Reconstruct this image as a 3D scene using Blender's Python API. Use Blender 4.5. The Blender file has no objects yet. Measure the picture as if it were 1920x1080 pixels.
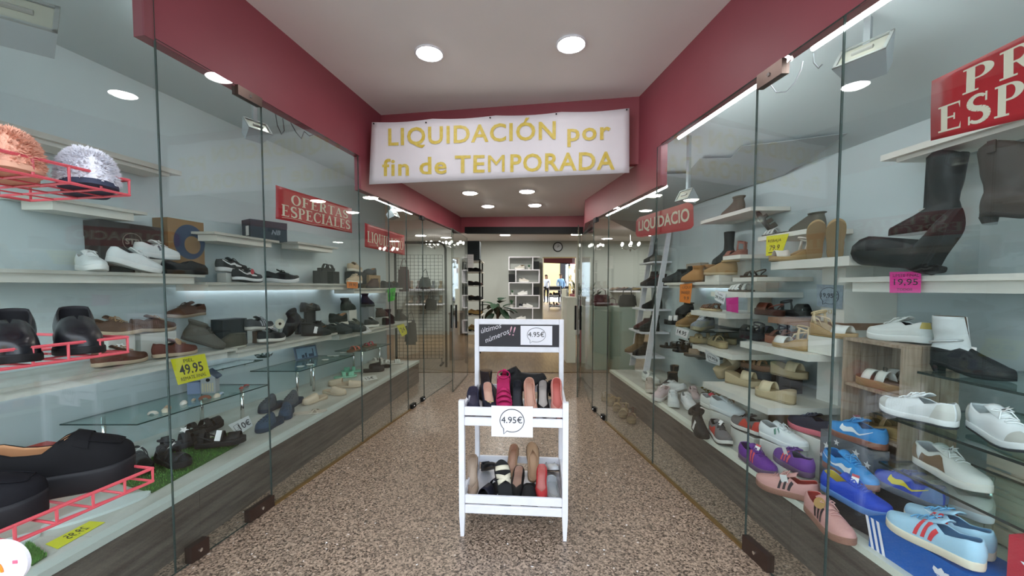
import bpy, bmesh, math, random
from mathutils import Vector, Matrix, Euler
random.seed(7)
SC = bpy.context.scene
COL = SC.collection
# ------------------------------------------------------------------ camera
F, HOR, PITCH, EYE = 740.0, 538.0, math.radians(2.55), 1.35
CY = HOR + F * math.tan(PITCH)
cam_d = bpy.data.cameras.new('camera'); cam = bpy.data.objects.new('camera', cam_d); COL.objects.link(cam)
cam_d.sensor_width = 36.0; cam_d.lens = 36.0 * F / 1920; cam_d.clip_start = 0.02
cam_d.shift_y = (CY - 540.0) / 1920
cam.location = (0, 0, EYE); cam.rotation_euler = (math.pi / 2 - PITCH, 0, 0)
SC.camera = cam
# ------------------------------------------------------------------ world, exposure
w = bpy.data.worlds.new('daylight'); SC.world = w; w.use_nodes = True
bg = w.node_tree.nodes['Background']; bg.inputs[0].default_value = (0.80, 0.90, 1.0, 1); bg.inputs[1].default_value = 3.8
vs = SC.view_settings
vs.view_transform = 'Standard'; vs.look = 'None'; vs.gamma = 1.0; vs.exposure = 0.55
try: vs.use_curve_mapping = False
except Exception: pass
SC.cycles.max_bounces = 10; SC.cycles.transparent_max_bounces = 24; SC.cycles.diffuse_bounces = 4
SC.cycles.glossy_bounces = 4; SC.cycles.caustics_reflective = False; SC.cycles.caustics_refractive = False
SC.cycles.sample_clamp_indirect = 4.0
# lamp strengths (the lamps themselves are built further down)
DOWN_E, TUBE_E, STRIP_E, INNER_E = 42.0, 26.0, 8.0, 95.0
# ------------------------------------------------------------------ pixel -> place (1920 x 1080 frame)
def ray(px, py):
    a = (px - 960) / F; b = -(py - CY) / F; c, s = math.cos(PITCH), math.sin(PITCH)
    return Vector((a, c + b * s, -s + b * c))
def atz(px, py, z):
    r = ray(px, py); return r * ((z - EYE) / r.z) + Vector((0, 0, EYE))
def atp(px, py, pl):
    r = ray(px, py); return r * (pl[0] / (r.x - pl[1] * r.y)) + Vector((0, 0, EYE))
def aty(px, py, y):
    r = ray(px, py); return r * (y / r.y) + Vector((0, 0, EYE))
# vertical planes x = c + m*y
GL, GR = (-1.92, 0.187), (1.453, -0.1314)       # shop-window glass, left and right
KL, KR = (-1.858, 0.0965), (1.518, -0.0523)     # bench fronts
WL, WR = (-3.06, 0.20), (2.40, -0.10)           # back walls of the displays
def X(pl, y): return pl[0] + pl[1] * y
def off(pl, d): return (pl[0] + d, pl[1])
# ------------------------------------------------------------------ materials
MATS = {}
def mat(name, col, rough=0.5, metal=0.0, emit=None, es=0.0, var=0.0, vscale=8.0, bump=0.0, bscale=60.0, spec=0.5, alpha=None, stretch=None, col2=None, sheen=0.0):
    if name in MATS: return MATS[name]
    m = bpy.data.materials.new(name); m.use_nodes = True; MATS[name] = m
    nt = m.node_tree; b = nt.nodes['Principled BSDF']
    c = tuple(col) + (1,)
    b.inputs['Base Color'].default_value = c; b.inputs['Roughness'].default_value = rough
    b.inputs['Metallic'].default_value = metal; b.inputs['Specular IOR Level'].default_value = spec
    if sheen: b.inputs['Sheen Weight'].default_value = sheen
    tc = None
    if var or bump or col2:
        tc = nt.nodes.new('ShaderNodeTexCoord'); mp = nt.nodes.new('ShaderNodeMapping'); nt.links.new(tc.outputs['Object'], mp.inputs[0])
        if stretch: mp.inputs['Scale'].default_value = stretch
    if var or col2:
        n = nt.nodes.new('ShaderNodeTexNoise'); n.inputs['Scale'].default_value = vscale; n.inputs['Detail'].default_value = 5
        nt.links.new(mp.outputs[0], n.inputs['Vector'])
        r = nt.nodes.new('ShaderNodeValToRGB'); nt.links.new(n.outputs[0], r.inputs[0])
        lo = col2 if col2 else [max(0, x * (1 - var)) for x in col]
        hi = col if col2 else [min(1, x * (1 + var)) for x in col]
        r.color_ramp.elements[0].position = 0.32; r.color_ramp.elements[1].position = 0.68
        r.color_ramp.elements[0].color = tuple(lo) + (1,); r.color_ramp.elements[1].color = tuple(hi) + (1,)
        nt.links.new(r.outputs[0], b.inputs['Base Color'])
    if bump:
        n2 = nt.nodes.new('ShaderNodeTexNoise'); n2.inputs['Scale'].default_value = bscale; n2.inputs['Detail'].default_value = 3
        nt.links.new(mp.outputs[0], n2.inputs['Vector'])
        bp = nt.nodes.new('ShaderNodeBump'); bp.inputs['Strength'].default_value = bump; bp.inputs['Distance'].default_value = 0.01
        nt.links.new(n2.outputs[0], bp.inputs['Height']); nt.links.new(bp.outputs[0], b.inputs['Normal'])
    if emit:
        b.inputs['Emission Color'].default_value = tuple(emit) + (1,); b.inputs['Emission Strength'].default_value = es
    return m
def hexc(h):
    h = h.lstrip('#'); o = []
    for i in (0, 2, 4):
        v = int(h[i:i + 2], 16) / 255; o.append(v / 12.92 if v <= .04045 else ((v + .055) / 1.055) ** 2.4)
    return tuple(o)
def M(h, rough=0.55, **k):                     # plain coloured material by hex code
    key = 'col_%s_%d%s' % (h, int(rough * 100), ''.join('%s%s' % (a, k[a]) for a in sorted(k)))
    return mat(key, hexc(h), rough, **k)
def glass_mat(name, tint, refl=1.0, rough=0.0, f0=0.04):
    m = bpy.data.materials.new(name); m.use_nodes = True; MATS[name] = m; nt = m.node_tree
    for n in list(nt.nodes):
        if n.type != 'OUTPUT_MATERIAL': nt.nodes.remove(n)
    o = [n for n in nt.nodes if n.type == 'OUTPUT_MATERIAL'][0]
    t = nt.nodes.new('ShaderNodeBsdfTransparent'); t.inputs[0].default_value = tuple(tint) + (1,)
    g = nt.nodes.new('ShaderNodeBsdfGlossy'); g.inputs['Roughness'].default_value = rough; g.inputs[0].default_value = (refl, refl, refl, 1)
    lw = nt.nodes.new('ShaderNodeLayerWeight'); lw.inputs[0].default_value = 0.5
    p = nt.nodes.new('ShaderNodeMath'); p.operation = 'POWER'; p.inputs[1].default_value = 5.0
    q = nt.nodes.new('ShaderNodeMath'); q.operation = 'MULTIPLY_ADD'; q.inputs[1].default_value = 1 - f0; q.inputs[2].default_value = f0
    mx = nt.nodes.new('ShaderNodeMixShader')
    nt.links.new(lw.outputs['Facing'], p.inputs[0]); nt.links.new(p.outputs[0], q.inputs[0]); nt.links.new(q.outputs[0], mx.inputs[0])
    nt.links.new(t.outputs[0], mx.inputs[1]); nt.links.new(g.outputs[0], mx.inputs[2]); nt.links.new(mx.outputs[0], o.inputs[0])
    return m
def emis(name, col, s):
    if name in MATS: return MATS[name]
    m = bpy.data.materials.new(name); m.use_nodes = True; MATS[name] = m; nt = m.node_tree
    b = nt.nodes['Principled BSDF']; b.inputs['Base Color'].default_value = tuple(col) + (1,)
    b.inputs['Emission Color'].default_value = tuple(col) + (1,); b.inputs['Emission Strength'].default_value = s
    return m
def granite():
    m = bpy.data.materials.new('speckled_granite'); m.use_nodes = True; nt = m.node_tree; b = nt.nodes['Principled BSDF']
    tc = nt.nodes.new('ShaderNodeTexCoord'); v = nt.nodes.new('ShaderNodeTexVoronoi'); v.inputs['Scale'].default_value = 125
    dn = nt.nodes.new('ShaderNodeTexNoise'); dn.inputs['Scale'].default_value = 60
    ad = nt.nodes.new('ShaderNodeVectorMath'); ad.operation = 'MULTIPLY_ADD'; ad.inputs[1].default_value = (.012, .012, 0)
    nt.links.new(tc.outputs['Object'], dn.inputs['Vector']); nt.links.new(dn.outputs['Color'], ad.inputs[0]); nt.links.new(tc.outputs['Object'], ad.inputs[2])
    nt.links.new(ad.outputs[0], v.inputs['Vector'])
    s = nt.nodes.new('ShaderNodeSeparateColor'); nt.links.new(v.outputs['Color'], s.inputs[0])
    r = nt.nodes.new('ShaderNodeValToRGB'); r.color_ramp.interpolation = 'LINEAR'
    for p, c in ((.0, '382e27'), (.14, '534539'), (.22, '836d5d'), (.5, '997f6a'), (.75, 'ac927c'), (1.0, 'bda591')):
        e = r.color_ramp.elements[0] if p == 0 else (r.color_ramp.elements[1] if p == 1.0 else r.color_ramp.elements.new(p))
        e.position = p; e.color = hexc(c) + (1,)
    nt.links.new(s.outputs[0], r.inputs[0]); nt.links.new(r.outputs[0], b.inputs['Base Color'])
    n2 = nt.nodes.new('ShaderNodeTexNoise'); n2.inputs['Scale'].default_value = 25; nt.links.new(tc.outputs['Object'], n2.inputs['Vector'])
    mr = nt.nodes.new('ShaderNodeMapRange'); mr.inputs[3].default_value = .22; mr.inputs[4].default_value = .5; nt.links.new(n2.outputs[0], mr.inputs[0]); nt.links.new(mr.outputs[0], b.inputs['Roughness'])
    return m
M_GRANITE = granite()
M_RED = mat('burgundy_paint', hexc('8c414b'), .5, var=.05, vscale=3)
M_CEIL = mat('ceiling_paint', hexc('ebe6e6'), .7, var=.02, vscale=2)
M_WALLW = mat('display_wall_paint', hexc('c6d2d3'), .6, var=.03, vscale=2)
M_WALLG = mat('shop_wall_paint', hexc('b9bfba'), .7, var=.02, vscale=2)
M_GLASS = glass_mat('window_glass', (.945, .972, .968), f0=.045)
M_GEDGE = mat('glass_edge', hexc('44524f'), .12)
M_ACRYL = glass_mat('clear_acrylic', (.95, .96, .96), f0=.04)
M_SHELFG = glass_mat('shelf_glass', (.80, .90, .88), f0=.05)
M_MARBLE = mat('veined_laminate', hexc('c9c9c1'), .35, col2=hexc('a8a79c'), vscale=7, stretch=(1, .35, 1))
M_WHITE = mat('white_melamine', hexc('d9d8cf'), .4, var=.02)
M_DARKWOOD = mat('dark_grey_wood', hexc('6b635c'), .5, col2=hexc('463f3a'), vscale=9, stretch=(1.5, .25, 4), bump=.1)
M_STEEL = mat('brown_steel', hexc('5a4a44'), .35, metal=.8)
M_BLACK = mat('black_metal', hexc('101214'), .6, spec=.25)
M_CREAMW = mat('cream_gloss', hexc('e3e6d8'), .3)
M_WOODW = mat('white_painted_wood', hexc('e9e9f0'), .45, var=.03, vscale=20)
M_PAPER = mat('white_paper', hexc('f0eff6'), .6)
M_INK = mat('ink', hexc('20222c'), .6)
M_CHROME = mat('chrome', (.8, .8, .8), .15, metal=1)
# ------------------------------------------------------------------ object helpers
def tag(o, label=None, cat=None, group=None, kind=None):
    if label: o['label'] = label
    if cat: o['category'] = cat
    if group: o['group'] = group
    if kind: o['kind'] = kind
    return o
def empty(name, loc=(0, 0, 0), rot=(0, 0, 0), label=None, cat=None, group=None):
    o = bpy.data.objects.new(name, None); COL.objects.link(o); o.location = loc; o.rotation_euler = rot; o.empty_display_size = .05
    return tag(o, label, cat, group)
def link(name, me, parent=None, loc=None, rot=None):
    o = bpy.data.objects.new(name, me); COL.objects.link(o)
    if parent: o.parent = parent
    if loc is not None: o.location = loc
    if rot is not None: o.rotation_euler = rot
    return o
class MB:
    """collects simple shapes into ONE mesh"""
    def __init__(s): s.v = []; s.f = []; s.fm = []; s.mats = []; s.smooth = False
    def mi(s, m):
        if m not in s.mats: s.mats.append(m)
        return s.mats.index(m)
    def add(s, vs, fs, m):
        n = len(s.v); k = s.mi(m); s.v += [tuple(v) for v in vs]
        for f in fs: s.f.append([n + i for i in f]); s.fm.append(k)
        return s
    def box(s, a, b, m, bev=0.0):
        x0, y0, z0 = a; x1, y1, z1 = b
        if bev <= 0:
            return s.add([(x0, y0, z0), (x1, y0, z0), (x1, y1, z0), (x0, y1, z0), (x0, y0, z1), (x1, y0, z1), (x1, y1, z1), (x0, y1, z1)],
                         [(0, 3, 2, 1), (4, 5, 6, 7), (0, 1, 5, 4), (1, 2, 6, 5), (2, 3, 7, 6), (3, 0, 4, 7)], m)
        bm = bmesh.new(); bmesh.ops.create_cube(bm, size=1)
        for v in bm.verts: v.co = Vector(((x0 + x1) / 2 + v.co.x * (x1 - x0), (y0 + y1) / 2 + v.co.y * (y1 - y0), (z0 + z1) / 2 + v.co.z * (z1 - z0)))
        bmesh.ops.bevel(bm, geom=bm.edges[:], offset=bev, segments=1, affect='EDGES')
        return s.bm(bm, m)
    def bm(s, bm, m):
        bm.verts.index_update(); s.add([v.co.copy() for v in bm.verts], [[v.index for v in f.verts] for f in bm.faces], m); bm.free(); return s
    def prism(s, poly, z0, z1, m):          # poly: list of (x,y), counter-clockwise
        n = len(poly); vs = [(x, y, z0) for x, y in poly] + [(x, y, z1) for x, y in poly]
        fs = [list(range(n))[::-1], [n + i for i in range(n)]] + [(i, (i + 1) % n, n + (i + 1) % n, n + i) for i in range(n)]
        return s.add(vs, fs, m)
    def quad(s, pts, m): return s.add(pts, [list(range(len(pts)))], m)
    def cyl(s, p, q, r, m, n=10, r2=None, caps=True):
        p = Vector(p); q = Vector(q); d = (q - p).normalized(); r2 = r if r2 is None else r2
        a = d.orthogonal().normalized(); b = d.cross(a)
        vs = [p + (a * math.cos(2 * math.pi * i / n) + b * math.sin(2 * math.pi * i / n)) * r for i in range(n)] + \
             [q + (a * math.cos(2 * math.pi * i / n) + b * math.sin(2 * math.pi * i / n)) * r2 for i in range(n)]
        fs = [(i, (i + 1) % n, n + (i + 1) % n, n + i) for i in range(n)]
        if caps: fs += [list(range(n))[::-1], [n + i for i in range(n)]]
        return s.add(vs, fs, m)
    def tube(s, pts, r, m, n=6, closed=False):
        pts = [Vector(p) for p in pts]; N = len(pts); vs = []; up = None
        for i, p in enumerate(pts):
            if closed: t = (pts[(i + 1) % N] - pts[i - 1]).normalized()
            else: t = (pts[min(i + 1, N - 1)] - pts[max(i - 1, 0)]).normalized()
            if up is None: up = t.orthogonal().normalized()
            up = (up - t * up.dot(t)); up = up.normalized() if up.length > 1e-6 else t.orthogonal().normalized()
            b = t.cross(up)
            vs += [p + (up * math.cos(2 * math.pi * k / n) + b * math.sin(2 * math.pi * k / n)) * r for k in range(n)]
        fs = []
        for i in range(N if closed else N - 1):
            j = (i + 1) % N
            fs += [(i * n + k, i * n + (k + 1) % n, j * n + (k + 1) % n, j * n + k) for k in range(n)]
        if not closed: fs += [list(range(n))[::-1], [(N - 1) * n + k for k in range(n)]]
        return s.add(vs, fs, m)
    def grid(s, rows, m, closed=False):
        a = len(rows); b = len(rows[0]); vs = [p for r in rows for p in r]; fs = []
        for i in range(a - 1):
            for j in range(b if closed else b - 1):
                fs.append((i * b + j, i * b + (j + 1) % b, (i + 1) * b + (j + 1) % b, (i + 1) * b + j))
        return s.add(vs, fs, m)
    def lathe(s, prof, m, n=16, c=(0, 0, 0)):
        rows = [[(c[0] + r * math.cos(2 * math.pi * k / n), c[1] + r * math.sin(2 * math.pi * k / n), c[2] + z) for k in range(n)] for r, z in prof]
        return s.grid(rows, m, True)
    def mesh(s, name, smooth=None):
        me = bpy.data.meshes.new(name); me.from_pydata(s.v, [], s.f)
        for m in s.mats: me.materials.append(m)
        me.polygons.foreach_set('material_index', s.fm)
        if s.smooth if smooth is None else smooth: me.polygons.foreach_set('use_smooth', [True] * len(me.polygons))
        me.update(); return me
    def build(s, name, parent=None, loc=None, rot=None, smooth=None): return link(name, s.mesh(name, smooth), parent, loc, rot)
def struct(name, mb, label=None, **k):
    o = mb.build(name, **k); o['kind'] = 'structure'
    if label: o['label'] = label
    return o
def wallquad(pl, y0, y1, z0, z1, m, th):
    """a slab standing on plane pl, th = thickness in +x"""
    mb = MB(); a, b = X(pl, y0), X(pl, y1)
    poly = [(a, y0), (a + th, y0), (b + th, y1), (b, y1)]
    if th < 0: poly = poly[::-1]
    return mb.prism(poly, z0, z1, m)
TXT = {}
def text_mesh(s, size, bold=0.0, shear=0.0, align='CENTER', space=1.0, ext=0.0006):
    key = (s, size, bold, shear, align, space)
    if key in TXT: return TXT[key]
    c = bpy.data.curves.new('lettering', 'FONT'); c.body = s; c.size = size; c.offset = bold; c.shear = shear; c.align_x = align; c.align_y = 'CENTER'
    c.space_character = space; c.extrude = ext; c.resolution_u = 3
    o = bpy.data.objects.new('lettering', c); COL.objects.link(o); dg = bpy.context.evaluated_depsgraph_get(); dg.update()
    me = bpy.data.meshes.new_from_object(o.evaluated_get(dg)); bpy.data.objects.remove(o); bpy.data.curves.remove(c)
    TXT[key] = me; return me
def text(s, size, m, parent, loc, rot=(0, 0, 0), name='lettering', sx=1.0, **k):
    me = text_mesh(s, size, **k).copy(); me.materials.clear(); me.materials.append(m)
    o = link(name, me, parent, loc, rot); o.scale = (sx, 1, 1); return o
# ================================================================== the setting
Y0 = -0.35                                  # street line of the arcade
# floor of the entrance passage and the pavement
mb = MB(); mb.box((-6.0, -3.2, -.05), (6.0, 6.16, 0), M_GRANITE); struct('floor', mb, 'speckled pink granite floor of the entrance passage')
mb = MB(); mb.box((-6, 6.16, -.05), (6, 11.2, .012), mat('oak_boards', hexc('8b7355'), .35, col2=hexc('6d5841'), vscale=6, stretch=(6, .5, 1)))
struct('floor_shop', mb, 'brown wooden floor inside the shop')
# ceilings
LY, RY = 3.75, 3.25                         # bulkhead ends
def zc(x, zl, zr, xl=-1.3, xr=1.1): return zl + (zr - zl) * (x - xl) / (xr - xl)
mb = MB()
A = [(X(GL, Y0) - .1, Y0), (X(GR, Y0) + .1, Y0), (X(GR, RY) + .05, RY + .02), (X(GL, LY) - .05, LY + .02)]
vs_ = [(x, y, zc(x, 2.95, 2.88)) for x, y in A]; mb.add(vs_ + [(x, y, 3.2) for x, y, z in vs_], [(0, 3, 2, 1), (4, 5, 6, 7), (0, 1, 5, 4), (1, 2, 6, 5), (2, 3, 7, 6), (3, 0, 4, 7)], M_CEIL)
struct('ceiling', mb, 'white ceiling over the front of the entrance passage')
CLE, CRE = (-.77, 6.12), (1.0, 5.55)
RJ = (.846, 4.62)
mb = MB(); A = [(X(GL, LY) - .02, LY + .06), (X(GR, RY) + .02, RY + .06), (RJ[0] + .02, RJ[1]), (CRE[0] + .03, CRE[1] + .03), (CLE[0] - .03, CLE[1] + .03)]
vs_ = [(x, y, zc(x, 2.435, 2.345)) for x, y in A]; n = len(A)
mb.add(vs_ + [(x, y, 3.2) for x, y, z in vs_], [list(range(n))[::-1], [n + i for i in range(n)]] + [(i, (i + 1) % n, n + (i + 1) % n, n + i) for i in range(n)], M_CEIL)
struct('ceiling_lowered', mb, 'lower white ceiling before the shop door')
# burgundy fascias (left, right), bulkhead, back header
def slab(p, q, zp, zq, m, th, top=None):
    """vertical slab from p to q (xy), bottoms/tops per end, thickened to the left of p->q"""
    p = Vector(p); q = Vector(q); d = (q - p).normalized(); nrm = Vector((-d.y, d.x)) * th
    vs = [(p.x, p.y, zp[0]), (q.x, q.y, zq[0]), (q.x + nrm.x, q.y + nrm.y, zq[0]), (p.x + nrm.x, p.y + nrm.y, zp[0]),
          (p.x, p.y, zp[1]), (q.x, q.y, zq[1]), (q.x + nrm.x, q.y + nrm.y, zq[1]), (p.x + nrm.x, p.y + nrm.y, zp[1])]
    fs = [(0, 3, 2, 1), (4, 5, 6, 7), (0, 1, 5, 4), (1, 2, 6, 5), (2, 3, 7, 6), (3, 0, 4, 7)]
    if th < 0: fs = [f[::-1] for f in fs]
    return MB().add(vs, fs, m)
mb = slab((X(GL, 1.76), 1.76), (X(GL, 3.40), 3.40), (2.44, 3.0), (2.455, 3.0), M_RED, .06); struct('trim_1', mb, 'burgundy fascia over the left shop window')
mb = slab((X(GL, 3.40), 3.40), (X(GL, 6.1), 6.1), (2.175, 3.0), (2.18, 3.0), M_RED, .06); struct('trim_2', mb, 'lower burgundy fascia left of the door')
mb = slab((X(GR, .3), .3), (X(GR, 2.89), 2.89), (2.36, 3.0), (2.382, 3.0), M_RED, -.05); struct('trim_3', mb, 'burgundy fascia over the right shop window')
mb = slab((X(GR, 2.89), 2.89), RJ, (2.083, 3.0), (2.087, 3.0), M_RED, -.05); struct('trim_4', mb, 'lower burgundy fascia on the right')
mb = slab(RJ, (CRE[0], CRE[1]), (2.087, 3.0), (2.1, 3.0), M_RED, -.05); struct('trim_5', mb, 'short burgundy fascia turning to the door')
BP, BQ = (X(GL, LY), LY), (X(GR, RY), RY)
mb = slab(BP, BQ, (2.435, 3.0), (2.345, 3.0), M_RED, .06); struct('trim_6', mb, 'burgundy bulkhead behind the paper banner')
mb = slab((-.93, 6.14), (1.12, 5.57), (2.19, 3.0), (2.12, 3.0), M_RED, .12); struct('trim_7', mb, 'burgundy header above the shop door')
mb = slab((-.72, 6.06), (1.0, 5.6), (2.17, 2.265), (2.10, 2.195), M_BLACK, .1); struct('door_1', mb, 'black lintel beam over the open shop door')
# display back walls, ceilings
mb = wallquad(WL, .7, 5.9, 0, 3.2, M_WALLW, -.12); struct('wall_left', mb, 'white back wall of the left display')
mb = wallquad(WR, .5, 5.3, 0, 3.2, mat('display_wall_paint_right', hexc('c0cccd'), .6, var=.03, vscale=2), .12); struct('wall_right', mb, 'white back wall of the right display')
def poly_slab(poly, z0, z1, m): return MB().prism(poly, z0, z1, m)
mb = poly_slab([(X(WL, .7) - .1, .7), (X(GL, .7), .7), (X(GL, 1.7), 1.7), (X(GL, 1.8) - .05, 1.8), (X(GL, 6.1) - .05, 6.1), (X(WL, 6.1) - .1, 6.1)], 2.73, 2.8, mat('display_ceiling_paint', hexc('bcc8ca'), .7, var=.03, vscale=1.5))
struct('ceiling_display_left', mb, 'grey ceiling of the left display')
mb = MB(); y0, y1 = .5, 6.1
P = [(X(GR, y0) + .04, y0, 2.62), (X(GR, 4.5) + .04, 4.5, 2.62), (1.0, 5.6, 2.62), (1.0, y1, 2.62), (X(WR, y1) + .1, y1, 2.19), (X(WR, y0) + .1, y0, 2.19)]
n = 6; mb.add(P + [(x, y, 3.0) for x, y, z in P], [list(range(n))[::-1], [n + i for i in range(n)]] + [(i, (i + 1) % n, n + (i + 1) % n, n + i) for i in range(n)], MATS['display_ceiling_paint'])
struct('ceiling_display_right', mb, 'pale sloping soffit of the right display')
CLR = P
def soffit_pt(px, py, dz=-.004):
    a, b, c = Vector(P[0]), Vector(P[1]), Vector(P[5]); nn = (b - a).cross(c - a).normalized(); r = ray(px, py); t_ = (a - Vector((0, 0, EYE))).dot(nn) / r.dot(nn); return r * t_ + Vector((0, 0, EYE + dz))
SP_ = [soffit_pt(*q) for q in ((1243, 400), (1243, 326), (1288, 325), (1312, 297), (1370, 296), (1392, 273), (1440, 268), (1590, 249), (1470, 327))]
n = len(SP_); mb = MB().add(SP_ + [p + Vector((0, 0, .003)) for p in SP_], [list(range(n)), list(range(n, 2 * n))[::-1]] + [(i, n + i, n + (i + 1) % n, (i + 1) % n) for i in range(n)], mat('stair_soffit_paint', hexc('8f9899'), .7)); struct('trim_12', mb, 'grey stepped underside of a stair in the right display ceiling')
# outer roof and shop shell
mb = MB().box((-6, Y0, 3.2), (6, 11.3, 3.3), M_WALLG); struct('ceiling_slab', mb, 'floor slab above the shop')
mb = MB().box((-6, 6.2, 2.62), (6, 11.2, 2.7), M_CEIL); struct('ceiling_shop', mb, 'white ceiling inside the shop')
mb = MB().box((-6, 11.0, 0), (6, 11.15, 2.7), M_WALLG); struct('wall_back', mb, 'grey back wall inside the shop')
mb = MB().box((-6.1, -.3, 0), (-6, 11.1, 3.2), M_WALLG); struct('wall_far_left', mb, 'left side wall inside the shop')
mb = MB().box((6, -.3, 0), (6.1, 11.1, 3.2), M_WALLG); struct('wall_far_right', mb, 'right side wall inside the shop')
# street facade beside the entrance: pillars closing the space behind the display walls
mb = MB().box((-6, .58, 0), (X(WL, .7) - .02, .72, 3.2), M_WALLG); struct('wall_front_left', mb, 'plain street front left of the window')
mb = MB().box((X(WR, .5) + .02, .40, 0), (6, .52, 3.2), M_WALLG); struct('wall_front_right', mb, 'plain street front right of the window')
mb = MB().box((-6, Y0, 2.95), (X(GL, Y0), .72, 3.2), M_WALLG); struct('trim_8', mb, 'street canopy on the left')
mb = MB().box((X(GR, Y0), Y0, 2.95), (6, .72, 3.2), M_WALLG); struct('trim_9', mb, 'street canopy on the right')
# the street behind the viewer, seen only in mirrors and panes
mb = MB().box((-12, -14, -.06), (12, -3.2, -.01), mat('pale_paving', hexc('c9c9ca'), .8, var=.06, vscale=3)); struct('floor_street', mb, 'pale paving of the street')
FX0, FX1 = -3.3, .1
for x0, x1, h, c, nm, lb in ((-12, FX0, 6.0, 'c9ced2', 'wall_street_left', 'pale grey house front across the street'), (FX0, FX1, 6.5, 'e0b878', 'wall_street_middle', 'ochre house front across the street'), (FX1, 12, 6.0, 'd3d6da', 'wall_street_right', 'white house front across the street')):
    struct(nm, MB().box((x0, -9.2, 0), (x1, -9.0, h), mat('plaster_' + c, hexc(c), .8, var=.05, vscale=1.2)), lb)
# ------------------------------------------------------------------ glazing
GT = .010
def pane(name, pl, y0, y1, z0, z1, label, zt1=None, th=GT, sgn=1):
    """one glass sheet with dark polished edges"""
    a = Vector((X(pl, y0), y0)); b = Vector((X(pl, y1), y1)); return pane2(name, a, b, z0, z1, label, zt1)
def pane2(name, a, b, z0, z1, label, zt1=None, edge_m=None):
    a = Vector(a); b = Vector(b); zt1 = z1 if zt1 is None else zt1
    d = (b - a).normalized(); g = d * .0015; a = a + g; b = b - g; nr = Vector((-d.y, d.x)) * GT / 2
    em = edge_m or M_GEDGE
    r = MB()
    P = [(a.x - nr.x, a.y - nr.y, z0), (b.x - nr.x, b.y - nr.y, z0), (b.x + nr.x, b.y + nr.y, z0), (a.x + nr.x, a.y + nr.y, z0),
         (a.x - nr.x, a.y - nr.y, z1), (b.x - nr.x, b.y - nr.y, zt1), (b.x + nr.x, b.y + nr.y, zt1), (a.x + nr.x, a.y + nr.y, z1)]
    r.add(P, [(0, 1, 5, 4), (2, 3, 7, 6)], M_GLASS)
    r.add(P, [(0, 3, 2, 1), (4, 5, 6, 7), (1, 2, 6, 5), (3, 0, 4, 7)], em)
    o = r.build(name); o['kind'] = 'structure'; o['label'] = label; return o
def gy(px, py): return atz(px, py, 0).y
LB = [.75, 1.80, 2.37, 3.36, 3.86, 4.24, 4.66, 5.74]
k = 1
for i in range(len(LB) - 1):
    zt = 2.73 if LB[i] < 1.7 else (2.45 if LB[i] < 3.3 else 2.176)
    pane('window_%d' % k, GL, LB[i], LB[i + 1], .004, zt, 'frameless glass sheet of the left shop window'); k += 1
RB = [.55, 1.53, 1.965, 2.94, 3.88, 4.31]
for i in range(len(RB) - 1):
    pane('window_%d' % k, GR, RB[i], RB[i + 1], .004, 2.37 if RB[i] < 2.9 else 2.084, 'frameless glass sheet of the right shop window'); k += 1
pane2('window_%d' % k, (X(GR, 4.31), 4.31), (1.02, 5.75), .004, 2.09, 'glass return sheet on the right before the door'); k += 1
# the street-front sheets of both displays
pane2('window_%d' % k, (X(WL, .75), .75), (X(GL, .75), .75), .3, 2.73, 'street glass sheet of the left display'); k += 1
pane2('window_%d' % k, (X(GR, .55), .55), (X(WR, .55), .55), .3, 2.4, 'street glass sheet of the right display'); k += 1
# open glass door leaves
for nm, a, b, lb in (('door_2', atz(849, 736, 0), atz(877, 703, 0), 'left glass door leaf standing open'), ('door_3', atz(1082, 746, 0), atz(1088, 706, 0), 'right glass door leaf standing open')):
    o = pane2(nm, a.xy, b.xy, .008, 2.09, lb)
    hb = a.lerp(b, .09); d = (b - a).normalized(); nn = Vector((-d.y, d.x, 0)) * .03
    h = MB()
    for s in (-1, 1): h.box((hb.x + nn.x * s - .012, hb.y + nn.y * s - .012, .82), (hb.x + nn.x * s + .012, hb.y + nn.y * s + .012, 1.12), M_BLACK, .004)
    h.build('handle', o)
# patch fittings and clamps on the glass
def patch(pl, y0, y1, z0, z1, m=M_STEEL, name='glass_clamp', label=None, th=.034):
    mb = MB(); a, b = X(pl, y0), X(pl, y1); mb.prism([(a - th / 2, y0), (a + th / 2, y0), (b + th / 2, y1), (b - th / 2, y1)], z0, z1, m)
    c = Vector(((a + b) / 2, (y0 + y1) / 2, (z0 + z1) / 2))
    for s in (-1, 1): mb.cyl(c + Vector((s * th / 2, 0, 0)), c + Vector((s * (th / 2 + .004), 0, 0)), .009, M_CHROME, 8)
    return tag(mb.build(name), label, 'clamp', 'steel glass clamps')
patch(GL, 2.195, 2.37, .005, .075, label='brown steel floor clamp at the second left pane seam')
patch(GL, 1.86, 1.95, .005, .085, label='brown steel floor clamp with round lock nearest the left front')
patch(GL, 2.20, 2.36, 2.40, 2.452, label='dark steel clamp under the left burgundy fascia')
patch(GL, 4.30, 4.40, .004, .05, M_BLACK, label='small black clamp on the floor left of the white cart')
patch(GL, 4.58, 4.65, .004, .05, M_BLACK, label='small black clamp farther along the left glass foot')
patch(GL, 4.60, 4.68, 2.13, 2.176, M_BLACK, label='black clamp at the end of the left light tube')
patch(GR, 1.80, 1.965, .005, .085, label='brown steel floor clamp at the right front pane seam')
patch(GR, 1.80, 1.95, 2.30, 2.367, label='brown steel clamp between the right light tubes')
patch(GR, 4.20, 4.27, .004, .045, M_BLACK, label='small black clamp at the far right glass corner')
patch(GR, 3.94, 4.0, .004, .05, M_BLACK, label='small black clamp by the right glass seam on the floor')
patch(GR, 4.2, 4.28, 2.04, 2.085, M_BLACK, label='black clamp at the far end of the right light tube')
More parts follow.
